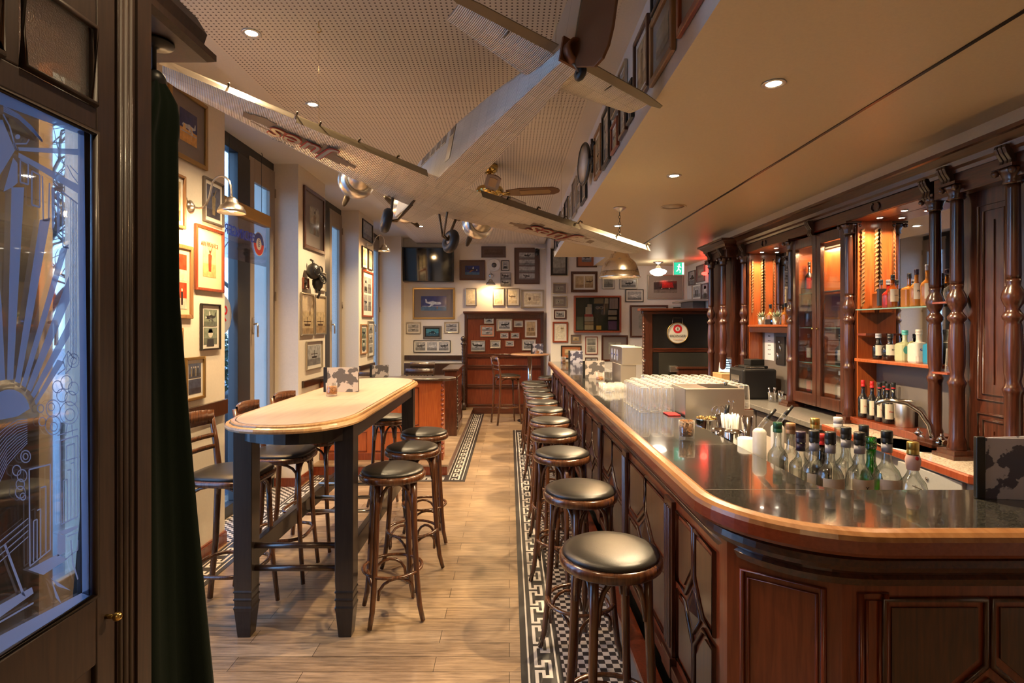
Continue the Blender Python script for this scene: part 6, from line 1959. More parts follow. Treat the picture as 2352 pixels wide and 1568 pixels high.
def img(mb, P, u0, u1, v0, v1, kind, n0, r):
    W_, H_ = u1 - u0, v1 - v0
    cu, cv = (u0 + u1) / 2, (v0 + v1) / 2
    def rect(a0, a1, b0, b1, m, n=0.0):
        mb.poly([P(u0 + W_ * a0, v0 + H_ * b0, n0 + n), P(u0 + W_ * a1, v0 + H_ * b0, n0 + n), P(u0 + W_ * a1, v0 + H_ * b1, n0 + n), P(u0 + W_ * a0, v0 + H_ * b1, n0 + n)], m)
    def shape(pts, m, s=1.0, dx=0, dy=0, n=.0006, fl=1):
        k = min(W_, H_ * 1.4) * s
        mb.poly([P(cu + (fl * x * k) + dx * W_, cv + y * k + dy * H_, n0 + n) for x, y in (pts if fl > 0 else list(reversed(pts)))], m)
    hz = r.uniform(.25, .42)
    if kind in ('plane', 'jet', 'car', 'people', 'ship', 'port', 'fig', 'none', 'sky'):
        rect(0, 1, 0, hz, 1); rect(0, 1, hz, 1, 0)
    fl = r.choice((-1, 1))
    if kind == 'plane':
        shape(PLANE_SIDE, 2, .95, 0, .02, fl=fl); shape(WING_, 4, .95, 0, .02, .0009, fl); shape(WING2, 3, .95, 0, .02, .0003, fl)
        shape(circ(-.12, -.12, .035), 2, .95); shape(circ(-.38, .0, .05), 3, .95, 0, .02, .001, fl)
    elif kind == 'jet':
        shape(PLANE_SIDE, 3, .9, 0, 0, fl=fl); shape(WING_, 3, .9, 0, 0, .0009, fl); rect(.05, .95, .30, .33, 3, .0004); rect(.62, .66, .1, .3, 4, .0008)
    elif kind == 'car':
        shape(CAR_, 2, .9, 0, -.05); shape(circ(-.24, -.10, .085), 2, .9); shape(circ(.26, -.10, .085), 2, .9); shape(circ(-.24, -.10, .045), 3, .9, 0, 0, .0009); shape(circ(.26, -.10, .045), 3, .9, 0, 0, .0009)
    elif kind == 'people':
        for k in range(4):
            x = -.33 + .2 * k + r.uniform(-.03, .03)
            shape([(x - .05, -.3), (x + .05, -.3), (x + .06, .12), (x - .06, .12)], 2 if k % 2 else 4, .9); shape(circ(x, .19, .05, 8), 3, .9)
    elif kind == 'port':
        shape([(-.28, -.4), (.28, -.4), (.22, -.12), (-.22, -.12)], 2, 1.1); shape(circ(0, .10, .17), 3, 1.1); shape([(-.17, .12), (.17, .12), (.12, .28), (-.12, .28)], 2, 1.1)
    elif kind == 'fig':
        shape([(-.10, -.55), (.12, -.55), (.14, -.05), (.18, .2), (.02, .28), (-.12, .22), (-.12, -.1)], 4, .9); shape(circ(.02, .36, .07), 2, .9); shape([(.02, .25), (.06, .22), (.22, .55), (.18, .57)], 4, .9, n=.0008)
    elif kind == 'ship':
        shape([(-.3, -.05), (.3, -.05), (.26, -.12), (-.24, -.12)], 2, .9); shape([(-.36, .06), (.36, .06), (.36, .03), (-.36, .03)], 2, .9); shape([(-.02, -.05), (.02, -.05), (.02, .2), (-.02, .2)], 2, .9)
    elif kind == 'text':
        rect(0, 1, 0, 1, 3)
        k = 0
        b = .92
        while b > .08:
            rect(.08, .45 if k % 5 != 4 else .30, b - .018, b, 0, .0004); rect(.54, .92 if k % 4 != 3 else .7, b - .018, b, 0, .0004)
            b -= .042; k += 1
        rect(.55, .92, .62, .86, 1, .0008); shape(PLANE_SIDE, 2, .42, .2, .25, .0012)
        rect(0.06, .94, .03, .045, 2, .0005)
    elif kind == 'map':
        rect(0, 1, 0, 1, 0)
        for q in range(7):
            pts = [Vector((r.uniform(.05, .5), r.uniform(.1, .9)))]
            for _ in range(6): pts.append(pts[-1] + Vector((r.uniform(.01, .14), r.uniform(-.14, .14))))
            for a, b_ in zip(pts, pts[1:]):
                mb.poly([P(u0 + W_ * max(0, min(1, x)), v0 + H_ * max(0, min(1, y)), n0 + .0005) for x, y in ((a.x, a.y), (b_.x, b_.y), (b_.x, b_.y + .007), (a.x, a.y + .007))], 4)
    elif kind == 'crest':
        rect(0, 1, 0, 1, 0); shape([(-.3, .12), (-.12, .12), (-.12, -.05), (-.21, -.14), (-.3, -.05)], 2, .8)
        for k in range(5): rect(.55, .9, .70 - k * .09, .73 - k * .09, 4, .0005)
        for k in range(3): rect(.15, .8, .22 - k * .06, .24 - k * .06, 4, .0005)


SPEC = {'blue': ('blue', ['jet']), 'bw2': ('bw', ['plane', 'plane'], 'v'), 'teal': ('teal', ['car']), 'tri': ('bw', ['plane', 'jet', 'plane'], 'h'), 'blues': ('blue', ['plane']), 'cream': ('cream', ['none']), 'creamp': ('cream', ['plane']),
        'doc': ('cream', ['crest']), 'brownpic': ('brown', ['plane']), 'portrait': ('bw', ['port']), 'four': ('bw', ['plane', 'ship', 'none', 'plane'], 'v'), 'bwc': ('bw', ['car']), 'bwp': ('bw', ['plane']), 'people': ('bw', ['people']),
        'three': ('sepia', ['people']), 'sky': ('grey', ['sky']), 'doc2': ('grey', ['crest']), 'news': ('cream', ['text']), 'sep': ('sepia', ['ship']), 'news2': ('grey', ['none', 'ship'], 'v'), 'map': ('grey', ['map']), 'sep2': ('sepia', ['none', 'plane'], 'h'),
        'bluegrey': ('grey', ['ship']), 'bwj': ('bw', ['jet']), 'redcar': ('redcar', ['car']), 'pyramids': ('desert', ['jet']), 'nightposter': ('night', ['fig']), 'airfrance': ('poster', ['fig']), 'redposter': ('red', ['none', 'people'], 'v'),
        'two': ('green', ['plane', 'port'], 'v'), 'cafe': ('night', ['people', 'none'], 'v'), 'fig': ('grey', ['fig']), 'bwship': ('bw', ['ship']), 'grid': ('bw', ['port', 'people', 'plane', 'people'], 'g'), 'trv': ('bw', ['car', 'plane', 'people'], 'v'),
        'greycol': ('grey', ['none']), 'brownfig': ('sepia', ['fig'])}
FULL = {'bw', 'wall_glare'}


def wallmap(code):
    if code == 'B': return lambda u, v, n: Vector((u, 10.7 - n, v))
    if code == 'P': return lambda u, v, n: Vector((u, 10.597 - n, v))
    if code == 'R': return lambda u, v, n: Vector((u, 9.5 - n, v))
    if code == 'L': return lambda u, v, n: Vector((-2.16 + n, u, v))
    if code == 'S': return lambda u, v, n: Vector((.66 - n, -u, v))
    return lambda u, v, n: Vector((3.0 - n, -u, v))


for idx, (code, a0, a1, z0, z1, fr, fw, mt, kind, lb) in enumerate(PICS):
    P = wallmap(code)
    o0 = P((a0 + a1) / 2, z0, .002)
    r = random.Random(idx * 7 + 1)
    t = thing('picture', lb, 'picture', o0, group=GRP[code])
    mb = MB()
    def bar_(pts, d0, d1):
        mb.add([P(u, v, d0) for u, v in pts] + [P(u, v, d1) for u, v in pts], [(0, 1, 2, 3), (7, 6, 5, 4), (0, 4, 5, 1), (1, 5, 6, 2), (2, 6, 7, 3), (3, 7, 4, 0)], 0)
    for k in range(4):   # mitred sides
        O = [(a0, z0), (a1, z0), (a1, z1), (a0, z1)]
        I = [(a0 + fw, z0 + fw), (a1 - fw, z0 + fw), (a1 - fw, z1 - fw), (a0 + fw, z1 - fw)]
        k2 = (k + 1) % 4
        bar_([O[k], O[k2], I[k2], I[k]], .002, .022)
    mb.build('frame', fr, t, world=True, bevel=min(.004, fw * .3))
    mb = MB().poly([P(a0 + fw * .8, z0 + fw * .8, .008), P(a1 - fw * .8, z0 + fw * .8, .008), P(a1 - fw * .8, z1 - fw * .8, .008), P(a0 + fw * .8, z1 - fw * .8, .008)])
    mb.build('mount', MNT[mt], t, world=True)
    sp = SPEC[kind]
    W_, H_ = a1 - a0 - 2 * fw, z1 - z0 - 2 * fw
    mgn = 0.0 if mt in FULL else (.24 if mt in ('taupe', 'brown', 'peach', 'greymount', 'orange') else .12)
    mg = mgn * min(W_, H_)
    if kind == 'four': mg = .07
    b0, b1, c0_, c1_ = a0 + fw + mg, a1 - fw - mg, z0 + fw + mg, z1 - fw - mg
    mb = MB(); ks = sp[1]; lay = sp[2] if len(sp) > 2 else None
    g_ = .06 * max(b1 - b0, c1_ - c0_)
    if mt == 'wall_glare':   # upper half bare mount, coloured as a reflection of the lit wall; photo below
        img(mb, P, b0, b1, c0_, c0_ + (c1_ - c0_) * .58, ks[0], .0095, r)
    elif lay == 'h':
        n_ = len(ks); ww = (b1 - b0 - g_ * (n_ - 1)) / n_
        for i, k in enumerate(ks): img(mb, P, b0 + i * (ww + g_), b0 + i * (ww + g_) + ww, c0_, c1_, k, .0095, r)
    elif lay == 'v':
        n_ = len(ks); hh = (c1_ - c0_ - g_ * .6 * (n_ - 1)) / n_
        for i, k in enumerate(ks): img(mb, P, b0, b1, c1_ - i * (hh + g_ * .6) - hh, c1_ - i * (hh + g_ * .6), k, .0095, r)
    elif lay == 'g':
        ww = (b1 - b0 - g_) / 2; hh = (c1_ - c0_ - g_) / 2
        for i, k in enumerate(ks): img(mb, P, b0 + (i % 2) * (ww + g_), b0 + (i % 2) * (ww + g_) + ww, c1_ - (i // 2) * (hh + g_) - hh, c1_ - (i // 2) * (hh + g_), k, .0095, r)
    else: img(mb, P, b0, b1, c0_, c1_, ks[0], .0095, r)
    if kind == 'pyramids':
        for x, w_ in ((.25, .28), (.62, .34)):
            mb.poly([P(b0 + (b1 - b0) * (x - w_ / 2), c0_ + (c1_ - c0_) * .36, .0102), P(b0 + (b1 - b0) * (x + w_ / 2), c0_ + (c1_ - c0_) * .36, .0102), P(b0 + (b1 - b0) * x, c0_ + (c1_ - c0_) * .58, .0102)], 4)
    if kind == 'redcar':
        cu, cv = (b0 + b1) / 2, (c0_ + c1_) / 2
        mb.poly([P(cu - .22, cv + .10, .0106), P(cu + .12, cv + .12, .0106), P(cu + .12, cv + .10, .0106), P(cu - .22, cv + .075, .0106)], 3)
        mb.poly([P(cu - .06, cv - .02, .0108), P(cu + .14, cv - .01, .0108), P(cu + .12, cv + .08, .0108), P(cu - .05, cv + .07, .0108)], 4)
    mb.build('print', pal(sp[0]), t, world=True)
    if kind == 'airfrance': text('lettering', 'AIR FRANCE', .042, 'redf', P((a0 + a1) / 2, z1 - fw - .105, .011), (0, 1, 0), (0, 0, 1), t)

# display case of flying memorabilia on the wall behind the bar
t = thing('display_case', 'dark wooden glass-fronted case full of small boxes and flying keepsakes', 'display case', (1.47, 9.49, 1.53))
MB().box(1.08, 1.87, 9.40, 9.50, 1.535, 1.565).box(1.08, 1.87, 9.40, 9.50, 2.12, 2.15).box(1.08, 1.11, 9.40, 9.50, 1.565, 2.12).box(1.84, 1.87, 9.40, 9.50, 1.565, 2.12).build('case_frame', 'redf', t, world=True, bevel=.004)
MB().box(1.11, 1.84, 9.485, 9.498, 1.565, 2.12).build('case_back', plain('case_green', (.035, .04, .02), .6), t, world=True)
MB().box(1.11, 1.84, 9.405, 9.408, 1.565, 2.12).build('pane', 'pane', t, world=True)
KEEP = [(1.12, 1.24, 1.58, 1.80, (.13, .16, .09), 'green tin with a round emblem'), (1.26, 1.41, 1.58, 1.66, (.45, .36, .18), 'yellowed model kit box'), (1.26, 1.41, 1.665, 1.72, (.34, .24, .12), 'brown kit box'), (1.26, 1.41, 1.725, 1.80, (.45, .40, .30), 'pale kit box'),
        (1.26, 1.40, 1.80, 1.84, (.42, .03, .02), 'flat red box'), (1.28, 1.38, 1.84, 1.96, (.50, .42, .30), 'cream carton'), (1.31, 1.38, 1.965, 2.01, (.42, .35, .24), 'small cream carton on top of the stack'),
        (1.46, 1.54, 1.58, 1.65, (.60, .36, .05), 'small yellow box'), (1.66, 1.80, 1.58, 1.73, (.12, .05, .12), 'dark purple box'), (1.66, 1.80, 1.75, 1.80, (.40, .33, .20), 'long pale box'), (1.66, 1.80, 1.83, 1.91, (.34, .28, .18), 'beige box'),
        (1.68, 1.82, 1.93, 2.11, (.36, .26, .20), 'pale picture card with a plane'), (1.42, 1.58, 2.02, 2.11, (.30, .24, .12), 'picture card of an aeroplane'), (1.60, 1.66, 2.02, 2.11, (.42, .38, .26), 'narrow pale card')]
for i, (x0, x1, z0, z1, c, lb) in enumerate(KEEP):
    o = MB().box(x0, x1, 9.43, 9.48, z0, z1).build('keepsake_box', plain('keepsake_%d' % i, c, .5), None, bevel=.002, label=lb + ' inside the wall display case', cat='box', group='keepsakes in the display case')
t = thing('goggles', 'pair of old flying goggles inside the wall display case', 'goggles', (1.51, 9.44, 1.95))
for s in (-1, 1):
    MB().tube([(s * .032 + .028 * math.cos(a), 0, .022 * math.sin(a)) for a in [2 * PI * k / 14 for k in range(14)]], .006, 6, closed=True).build('rim', 'silver', t)
    MB().lathe([(.027, 0), (1e-5, .002)], n=14).xf(Matrix.Translation((s * .032, 0, 0)) @ Matrix.Rotation(R(90), 4, 'X')).build('lens', 'glass', t)
# round mirror and black ornament on the ceiling edge
t = thing('round_mirror', 'round pale mirror tilted out from the ceiling edge', 'mirror', (.60, 4.55, 2.95))
m_ = Matrix.Rotation(R(-90), 4, 'Y') @ Matrix.Rotation(R(8), 4, 'X')
MB().lathe([(.165, -.012), (.172, 0), (.165, .008), (.155, .010)], n=36, close=True).xf(m_).build('rim', 'blackf', t)
MB().lathe([(.158, .006), (1e-5, .016)], n=36).xf(m_).build('glass', 'white', t)
MB().tube([(.005, -.0, .0), (.055, -.02, .10)], .006, 6).tube([(.03, -.25, .12), (.045, -.24, -.06), (.03, -.26, -.14)], .010, 6).tube([(.04, -.30, .08), (.035, -.22, .02), (.04, -.17, .10)], .012, 6).tube([(.035, -.28, -.02), (.03, -.2, -.05), (.035, -.16, 0)], .014, 6).build('iron_bracket', 'blackmetal', t)
# ================================================================ STAINLESS WORKTOP BEHIND THE BAR
t = thing('underbar_worktop', 'stainless steel worktop running low behind the bar', 'worktop', (1.33, 5.2, 0))
MB().box(1.045, 1.62, 1.89, 8.5, .10, .92).build('cabinet', 'greyf', t, world=True)
MB().box(1.04, 1.63, 1.88, 8.5, .92, .95).build('steel_top', 'steel', t, world=True, bevel=.003)
t = thing('glass_rack', 'steel draining rack crowded with upturned glasses', 'rack', (1.33, 4.15, .95))
MB().box(1.045, 1.60, 3.69, 4.62, .95, 1.09).build('rack_body', 'steel', t, world=True)
mb = MB()
for k in range(30): mb.box(1.045, 1.60, 3.70 + k * .031, 3.712 + k * .031, 1.09, 1.096)
mb.build('rack_bars', 'chrome', t, world=True)

def beer_glass(label, loc, group):
    t = thing('beer_glass', label, 'glass', loc, 0, group)
    pr = [(.0355, .001), (.0375, .0), (.0380, .01), (.0365, .08), (.0335, .14), (.031, .150), (.024, .154), (1e-5, .152), (1e-5, .152)]
    MB().lathe(pr, n=24, close=True, scallop=lambda z: .07 if z < .145 else 0).build('glass_body', 'sparkle_glass', t)
    return t
g0 = None
GL1, GG1 = 'upturned tumbler on the black granite beside the draining rack', 'upturned glasses on the granite'
GL2, GG2 = 'upturned tumbler standing among many on the steel rack', 'upturned glasses on the steel rack'
rg = random.Random(3)
for j in range(9):
    for i in range(3):
        if i == 0 and j > 6: continue
        p = (.855 + i * .076, 3.56 + j * .080 + rg.uniform(-.004, .004), 1.1006)
        if g0 is None: g0 = beer_glass(GL1, p, GG1)
        else: copy_tree(g0, GL1, p, group=GG1)
for j in range(10):
    for i in range(7):
        copy_tree(g0, GL2, (1.09 + i * .078 + rg.uniform(-.003, .003), 3.74 + j * .086 + rg.uniform(-.004, .004), 1.0965), group=GG2)
s0_ = thing('small_glass', 'small low glass in the cluster left of the tall tumblers on the bar', 'glass', (.80, 4.55, 1.1006), 0, 'small low glasses on the bar')
MB().lathe([(.030, 0), (.032, .02), (.034, .055), (.033, .057), (.028, .012), (1e-5, .010)], n=18, close=True).build('glass_body', 'glass', s0_)
for i, (x, y) in enumerate([(.80, 4.64), (.87, 4.60), (.87, 4.70), (.94, 4.66), (.94, 4.76), (.80, 4.74), (.87, 4.80), (.94, 4.86), (.80, 4.84)]):
    copy_tree(s0_, loc=(x, y, 1.1006))
w0 = thing('wine_glass', 'upturned stemmed glass between the standing menu and the beer tap', 'glass', (1.08, 5.95, .951), 0, 'stemmed glasses beside the beer tap')
MB().lathe([(.032, 0), (.040, .05), (.034, .085), (.010, .105), (.004, .12), (.004, .19), (.02, .20), (.034, .205), (1e-5, .207)], n=18, close=True).build('glass_body', 'glass', w0)
for x, y in ((1.10, 6.2), (1.09, 6.35), (1.18, 6.28), (1.10, 6.5), (1.19, 6.45)): copy_tree(w0, loc=(x, y, .951))

# steel ice box and beer tap tower
t = thing('ice_box', 'large stainless box with a recessed lid and knob behind the bar', 'ice box', (1.22, 3.5, .95))
MB().box(1.048, 1.405, 3.36, 3.64, .95, 1.268).build('box', 'steel', t, world=True, bevel=.004)
MB().box(1.20, 1.38, 3.40, 3.60, 1.268, 1.272).build('lid', 'blackmetal', t, world=True)
MB().lathe([(.010, 0), (.008, .01), (.014, .014), (.012, .022), (1e-5, .024)], (1.345, 3.5, 1.272), 14).build('knob', 'chrome', t, world=True)
t = thing('beer_tap_tower', 'T-shaped stainless beer tap tower with round stickers', 'beer tap', (1.15, 5.7, .95))
MB().box(1.07, 1.22, 5.42, 5.86, .95, 1.27).build('stem', 'steel', t, world=True, bevel=.003)
MB().box(1.078, 1.275, 5.40, 6.04, 1.27, 1.44).build('head', 'steel', t, world=True, bevel=.003)
for k, yy in enumerate((5.62, 5.76, 5.90)):
    mb = MB()
    if k == 1: mb.box(1.0755, 1.0775, yy - .035, yy + .035, 1.30, 1.41, 0)
    else: mb.add([(1.0757, yy + .055 * math.cos(a), 1.355 + .06 * math.sin(a)) for a in [2 * PI * j / 24 for j in range(24)]], [tuple(range(24))], 0)
    st_ = mb.build('sticker', wht, t, world=True)
    o = text('lettering', 'beer' if k == 1 else 'bier', .03, blue, (1.0748, yy, 1.355), (0, -1, 0), (0, 0, 1), t); o.parent = st_
mb = MB()
for k in range(3):
    mb.cyl((1.275, 5.55 + k * .17, 1.33), (1.34, 5.55 + k * .17, 1.30), .012, n=10).cyl((1.30, 5.55 + k * .17, 1.32), (1.31, 5.55 + k * .17, 1.44), .008, n=8)
mb.build('taps', 'chrome', t, world=True)

# ================================================================ MENUS AND NUT GLASSES
mapm = blotch('menu_world_map', (.13, .12, .12), (.55, .50, .46), 14, .49, .51, .35, 9)
mapb = blotch('menu_world_map_blue', (.07, .07, .12), (.46, .45, .56), 14, .49, .51, .35, 9)
def menu(label, loc, rz, w_=.24, h=.175, m_=None, op=12):
    t = thing('menu', label, 'menu', loc, rz, 'standing menus')
    MB().box(.012, w_, -.0015, .0015, 0, h).build('front_cover', m_ or mapm, t)
    MB().box(.012, w_, -.0015, .0015, 0, h).xf(Matrix.Rotation(R(op), 4, 'Z')).build('back_cover', m_ or mapm, t)
    MB().box(-.012, .014, -.006, .012, 0, h + .003).build('spine', 'black', t, bevel=.003)
    mb = MB()
    for k in range(4): mb.add([(.014, .002 + .0008 * k, .004), (w_ - .01, (.004 + .009 * k), .004), (w_ - .01, (.004 + .009 * k), h - .004), (.014, .002 + .0008 * k, h - .004)], [(0, 1, 2, 3)])
    mb.build('pages', 'paper', t)
    return t
menu('menu with a grey world map standing on the tall table', (-1.315, 4.02, 1.170), 0, .235)
menu('menu with a brownish world map on the bar behind a nut glass', (.775, 5.86, 1.1006), 0, .215, .18)
menu('menu with a bluish world map near the far end of the bar', (.885, 8.32, 1.1006), R(2), .20, .178, mapb)
menu('menu with a world map standing on the far round table', (.38, 9.62, 1.170), R(6), .20, .17, mapb)
menu('menu standing on the booth partition behind the tall table', (-1.60, 6.50, 1.051), R(0), .20, .14)
menu('large bluish menu at the right edge of the photo on the bar', (1.475, 1.765, 1.1006), R(-7), .27, .19, mapb, 16)

def nut_glass(label, loc, fill, col, sc_=1.0):
    t = thing('nut_glass', label, 'glass', loc, 0, 'small glasses of nuts')
    R_, H_ = .038 * sc_, .088 * sc_
    MB().lathe([(R_ * .92, 0), (R_ * .96, .004), (R_, H_), (R_ * .95, H_), (R_ * .90, .012), (1e-5, .010)], n=28, close=True).build('glass_body', 'glass', t)
    mb = MB(); r = random.Random(int(loc[1] * 100))
    mb.lathe([(1e-5, .012), (R_ * .82, .013), (R_ * .84, fill * H_ - .012), (1e-5, fill * H_ - .008)], n=16)
    for k in range(150):
        a = r.uniform(0, 2 * PI); edge = r.random() < .6
        rr = R_ * .82 if edge else R_ * .78 * math.sqrt(r.random())
        z = r.uniform(.016, fill * H_) if edge else fill * H_ - .006 + r.uniform(-.004, .006)
        s = r.uniform(.0045, .007)
        mb.lathe([(1e-5, -s), (s * .7, -s * .5), (s * .8, s * .3), (1e-5, s)], (rr * math.cos(a), rr * math.sin(a), z), 6, sx=r.uniform(.7, 1.3))
    mb.build('nuts', plain('nuts_' + col, {'a': (.50, .20, .04), 'b': (.28, .12, .04)}[col], .5), t, kind='stuff')
    return t
nut_glass('glass of roasted corn in front of the menu on the tall table', (-1.20, 3.80, 1.170), .72, 'a')
nut_glass('glass filled to the brim with brown nuts, nearest on the bar', (.853, 2.71, 1.1006), .98, 'b', .98)
nut_glass('glass of nuts in front of the brownish menu on the bar', (.885, 5.50, 1.1006), .50, 'a')
nut_glass('glass of nuts near the far end of the bar beside the bluish menu', (.80, 8.36, 1.1006), .55, 'b')
nut_glass('glass of nuts on the far round table', (.47, 9.52, 1.170), .6, 'a')
o = MB().box(.955, 1.03, 3.38, 3.50, 1.1006, 1.108).build('red_cloth', plain('red_cloth', (.48, .015, .02), .8, bump=.4), None, bevel=.003, label='folded red cloth on the granite beside the steel box', cat='cloth')

# ================================================================ BOTTLES
def ring_pts(R_, z, e, n=24):
    if e == 2: return [(R_ * math.cos(2 * PI * k / n), R_ * math.sin(2 * PI * k / n), z) for k in range(n)]
    o = []
    for k in range(n):
        a = 2 * PI * k / n + PI / n; c, s = math.cos(a), math.sin(a); q = (abs(c) ** e + abs(s) ** e) ** (-1 / e)
        o.append((R_ * q * c, R_ * q * s, z))
    return o
def bottle(label, loc, H_, R_, shape, glass, capm, group, label_m=None, lab=(.2, .5), capr=.016, caph=.03, fill=None, fillm=None, txt=None, neckm=None, name='bottle', rz=0, txm='black'):
    t = thing(name, label, 'bottle', loc, rz, group)
    e = 5 if shape == 'square' else 2
    nk = capr * .82
    sh = {'round': [(0, .92, e), (.01, 1, e), (.55, 1, e), (.60, .97, e), (.66, .80, e), (.71, .55, e), (.75, nk / R_ * 1.15, 2), (.80, nk / R_, 2)],
          'wide': [(0, .90, e), (.015, 1, e), (.50, 1.0, e), (.58, .95, e), (.65, .78, e), (.70, .52, e), (.735, nk / R_ * 1.2, 2), (.80, nk / R_, 2)],
          'slim': [(0, .90, e), (.01, 1, e), (.58, 1.0, e), (.64, .92, e), (.72, .60, e), (.80, nk / R_ * 1.1, 2), (.86, nk / R_, 2)],
          'bulb': [(0, .80, e), (.02, .92, e), (.35, 1.0, e), (.50, 1.0, e), (.60, .86, e), (.68, .55, e), (.75, nk / R_ * 1.1, 2), (.80, nk / R_, 2)],
          'square': [(0, .92, 5), (.01, 1, 5), (.62, 1, 5), (.67, .90, 4), (.71, .62, 3), (.74, nk / R_ * 1.2, 2), (.80, nk / R_, 2)]}[shape]
    ch_ = caph
    rings = [ring_pts(R_ * r, z * (H_ - ch_) if z > .01 else z, ee) for z, r, ee in sh]
    rings.append(ring_pts(nk, H_ - ch_, 2))
    lofts(rings, smooth=shape != 'square').build('glass_body', glass, t)
    if fill:
        fr = [ring_pts(R_ * r * .94, max(.006, z * (H_ - ch_)), ee) for z, r, ee in sh if z <= fill]
        lofts(fr, smooth=shape != 'square').build('liquid', fillm, t)
    mb = MB().lathe([(capr, 0), (capr, ch_ * .35), (capr * .94, ch_ * .38), (capr, ch_ * .42), (capr, ch_ * .94), (capr * .9, ch_), (1e-5, ch_)], (0, 0, H_ - ch_), 20, close=True)
    mb.build('cap', capm, t)
    if neckm:
        MB().lathe([(nk * 1.06, 0), (nk * 1.12, .0), (nk * 1.14, .030), (nk * 1.06, .030)], (0, 0, H_ - ch_ - .034), 20, close=True).build('neck_label', neckm, t)
    if label_m:
        z0, z1 = lab[0] * H_, lab[1] * H_
        rr = R_ * 1.015
        n = 12; vs = []; fs = []
        for k in range(n + 1):
            a = R(-150) + R(120) * k / n
            if shape == 'square':
                c, s = math.cos(a), math.sin(a); q = (abs(c) ** 5 + abs(s) ** 5) ** (-1 / 5)
            else: c, s, q = math.cos(a), math.sin(a), 1
            vs += [(rr * q * c, rr * q * s, z0), (rr * q * c, rr * q * s, z1)]
        for k in range(n): fs.append((2 * k, 2 * k + 2, 2 * k + 3, 2 * k + 1))
        lbm = MB().add(vs, fs, 0, True).build('label', label_m, t)
        if txt:
            o = text('lettering', txt, min((z1 - z0) * .34, R_ * 2.1 / max(2, len(txt.split('\n')[0]))), txm, (0, -rr - .0012, (z0 + z1) / 2), (1, 0, 0), (0, 0, 1), t, world=False); o.parent = lbm
    return t
clr = glassy('bottle_clear', (.95, .97, .96), (.45, .50, .47), .10)
grn = glassy('bottle_green', (.06, .50, .10), (.01, .20, .03), .10)
dgr = glassy('bottle_dark', (.05, .07, .04), (.01, .02, .01), .12)
amb = plain('whisky_amber', (.26, .055, .008), .08, coat=.6, emit=None)
whi = plain('whisky_gold', (.42, .15, .025), .08, coat=.6)
redl = plain('red_liqueur', (.30, .015, .01), .08, coat=.6)
bk = plain('black_bottle', (.010, .010, .012), .10, coat=.6)
greyl = plain('neck_label_grey', (.36, .36, .42), .5)
crl = plain('label_cream', (.68, .60, .48), .5); blkl = plain('label_black', (.02, .02, .022), .4); redl2 = plain('label_red', (.50, .03, .02), .4)
capk = plain('cap_black', (.025, .025, .024), .35, .3); capg = plain('cap_gold', (.45, .30, .08), .3, .8); capr_ = plain('cap_red', (.50, .02, .02), .35); capgr = plain('cap_green', (.01, .07, .035), .35); capw = plain('cap_white', (.62, .60, .62), .4); capb = plain('cap_brown', (.34, .18, .08), .4); capp = plain('cap_purple', (.03, .015, .04), .35)
FG = 'spirit bottles standing behind the near corner of the bar'
def px(x, d): return (x - 1170) * d / 1293.0
FB = [('clear bottle with dark green cap, farthest left of the spirits behind the bar corner', 1786, 2.40, .280, .040, 'round', clr, capgr, None, None, None),
      ('clear bottle with brown cap next to the green-capped one', 1816, 2.31, .292, .042, 'round', clr, capb, None, None, None),
      ('clear bottle with dark purple neck and cap', 1839, 2.22, .275, .042, 'round', clr, capp, None, capp, None),
      ('clear bottle with black cap and grey neck label, left of the front pair', 1870, 2.12, .297, .044, 'wide', clr, capk, crl, greyl, None),
      ('clear bottle with black cap and palm leaf label in front', 1907, 2.03, .309, .045, 'wide', clr, capk, crl, greyl, None),
      ('clear bottle with black cap standing a little behind the front ones', 1943, 2.14, .306, .043, 'wide', clr, capk, None, greyl, None),
      ('clear bottle with black cap and pale square label', 1974, 2.02, .309, .044, 'wide', clr, capk, crl, greyl, 'Y'),
      ('bright green glass bottle among the clear ones', 2001, 2.12, .272, .038, 'bulb', grn, grn, None, None, None),
      ('clear ribbed bottle with black cap to the right of the green bottle', 2037, 2.00, .319, .046, 'wide', clr, capk, crl, greyl, None),
      ('clear bottle with gold cap and red tomato neck label, rightmost on the bar corner', 2097, 1.96, .287, .044, 'bulb', clr, capg, None, None, None),
      ('bottle with gold cap in the back row of the spirits', 1872, 2.35, .306, .040, 'round', clr, capg, None, None, None),
      ('bottle with white cap in the back row of the spirits', 1925, 2.45, .293, .040, 'round', clr, capw, None, None, None),
      ('bottle with dark cap in the back row behind the green bottle', 1984, 2.30, .286, .040, 'round', clr, capk, None, None, None),
      ('dark bottle with red cap hidden behind the black-capped ones', 1888, 2.26, .257, .036, 'round', dgr, capr_, None, None, None)]
for lb, x, d, H_, R_, shp, gl, cp, lm, nm, tx_ in FB:
    b_ = bottle(lb, (px(x, d), d, .951), H_, R_, shp, gl, cp, FG, lm, (.28, .48), .0185, .042, neckm=nm, txt=tx_)
    if 'tomato' in lb:
        MB().lathe([(.0185, 0), (.0195, .002), (.024, .034), (.019, .052)], (0, 0, .190), 20, close=True).build('neck_label', plain('label_rose', (.62, .40, .34), .5), b_)
        MB().sphere((0, -.017, .232), .0085, 10).build('tomato_print', capr_, b_)
        MB().box(-.035, .035, -.0448, -.0440, .085, .088).build('red_line', capr_, b_)
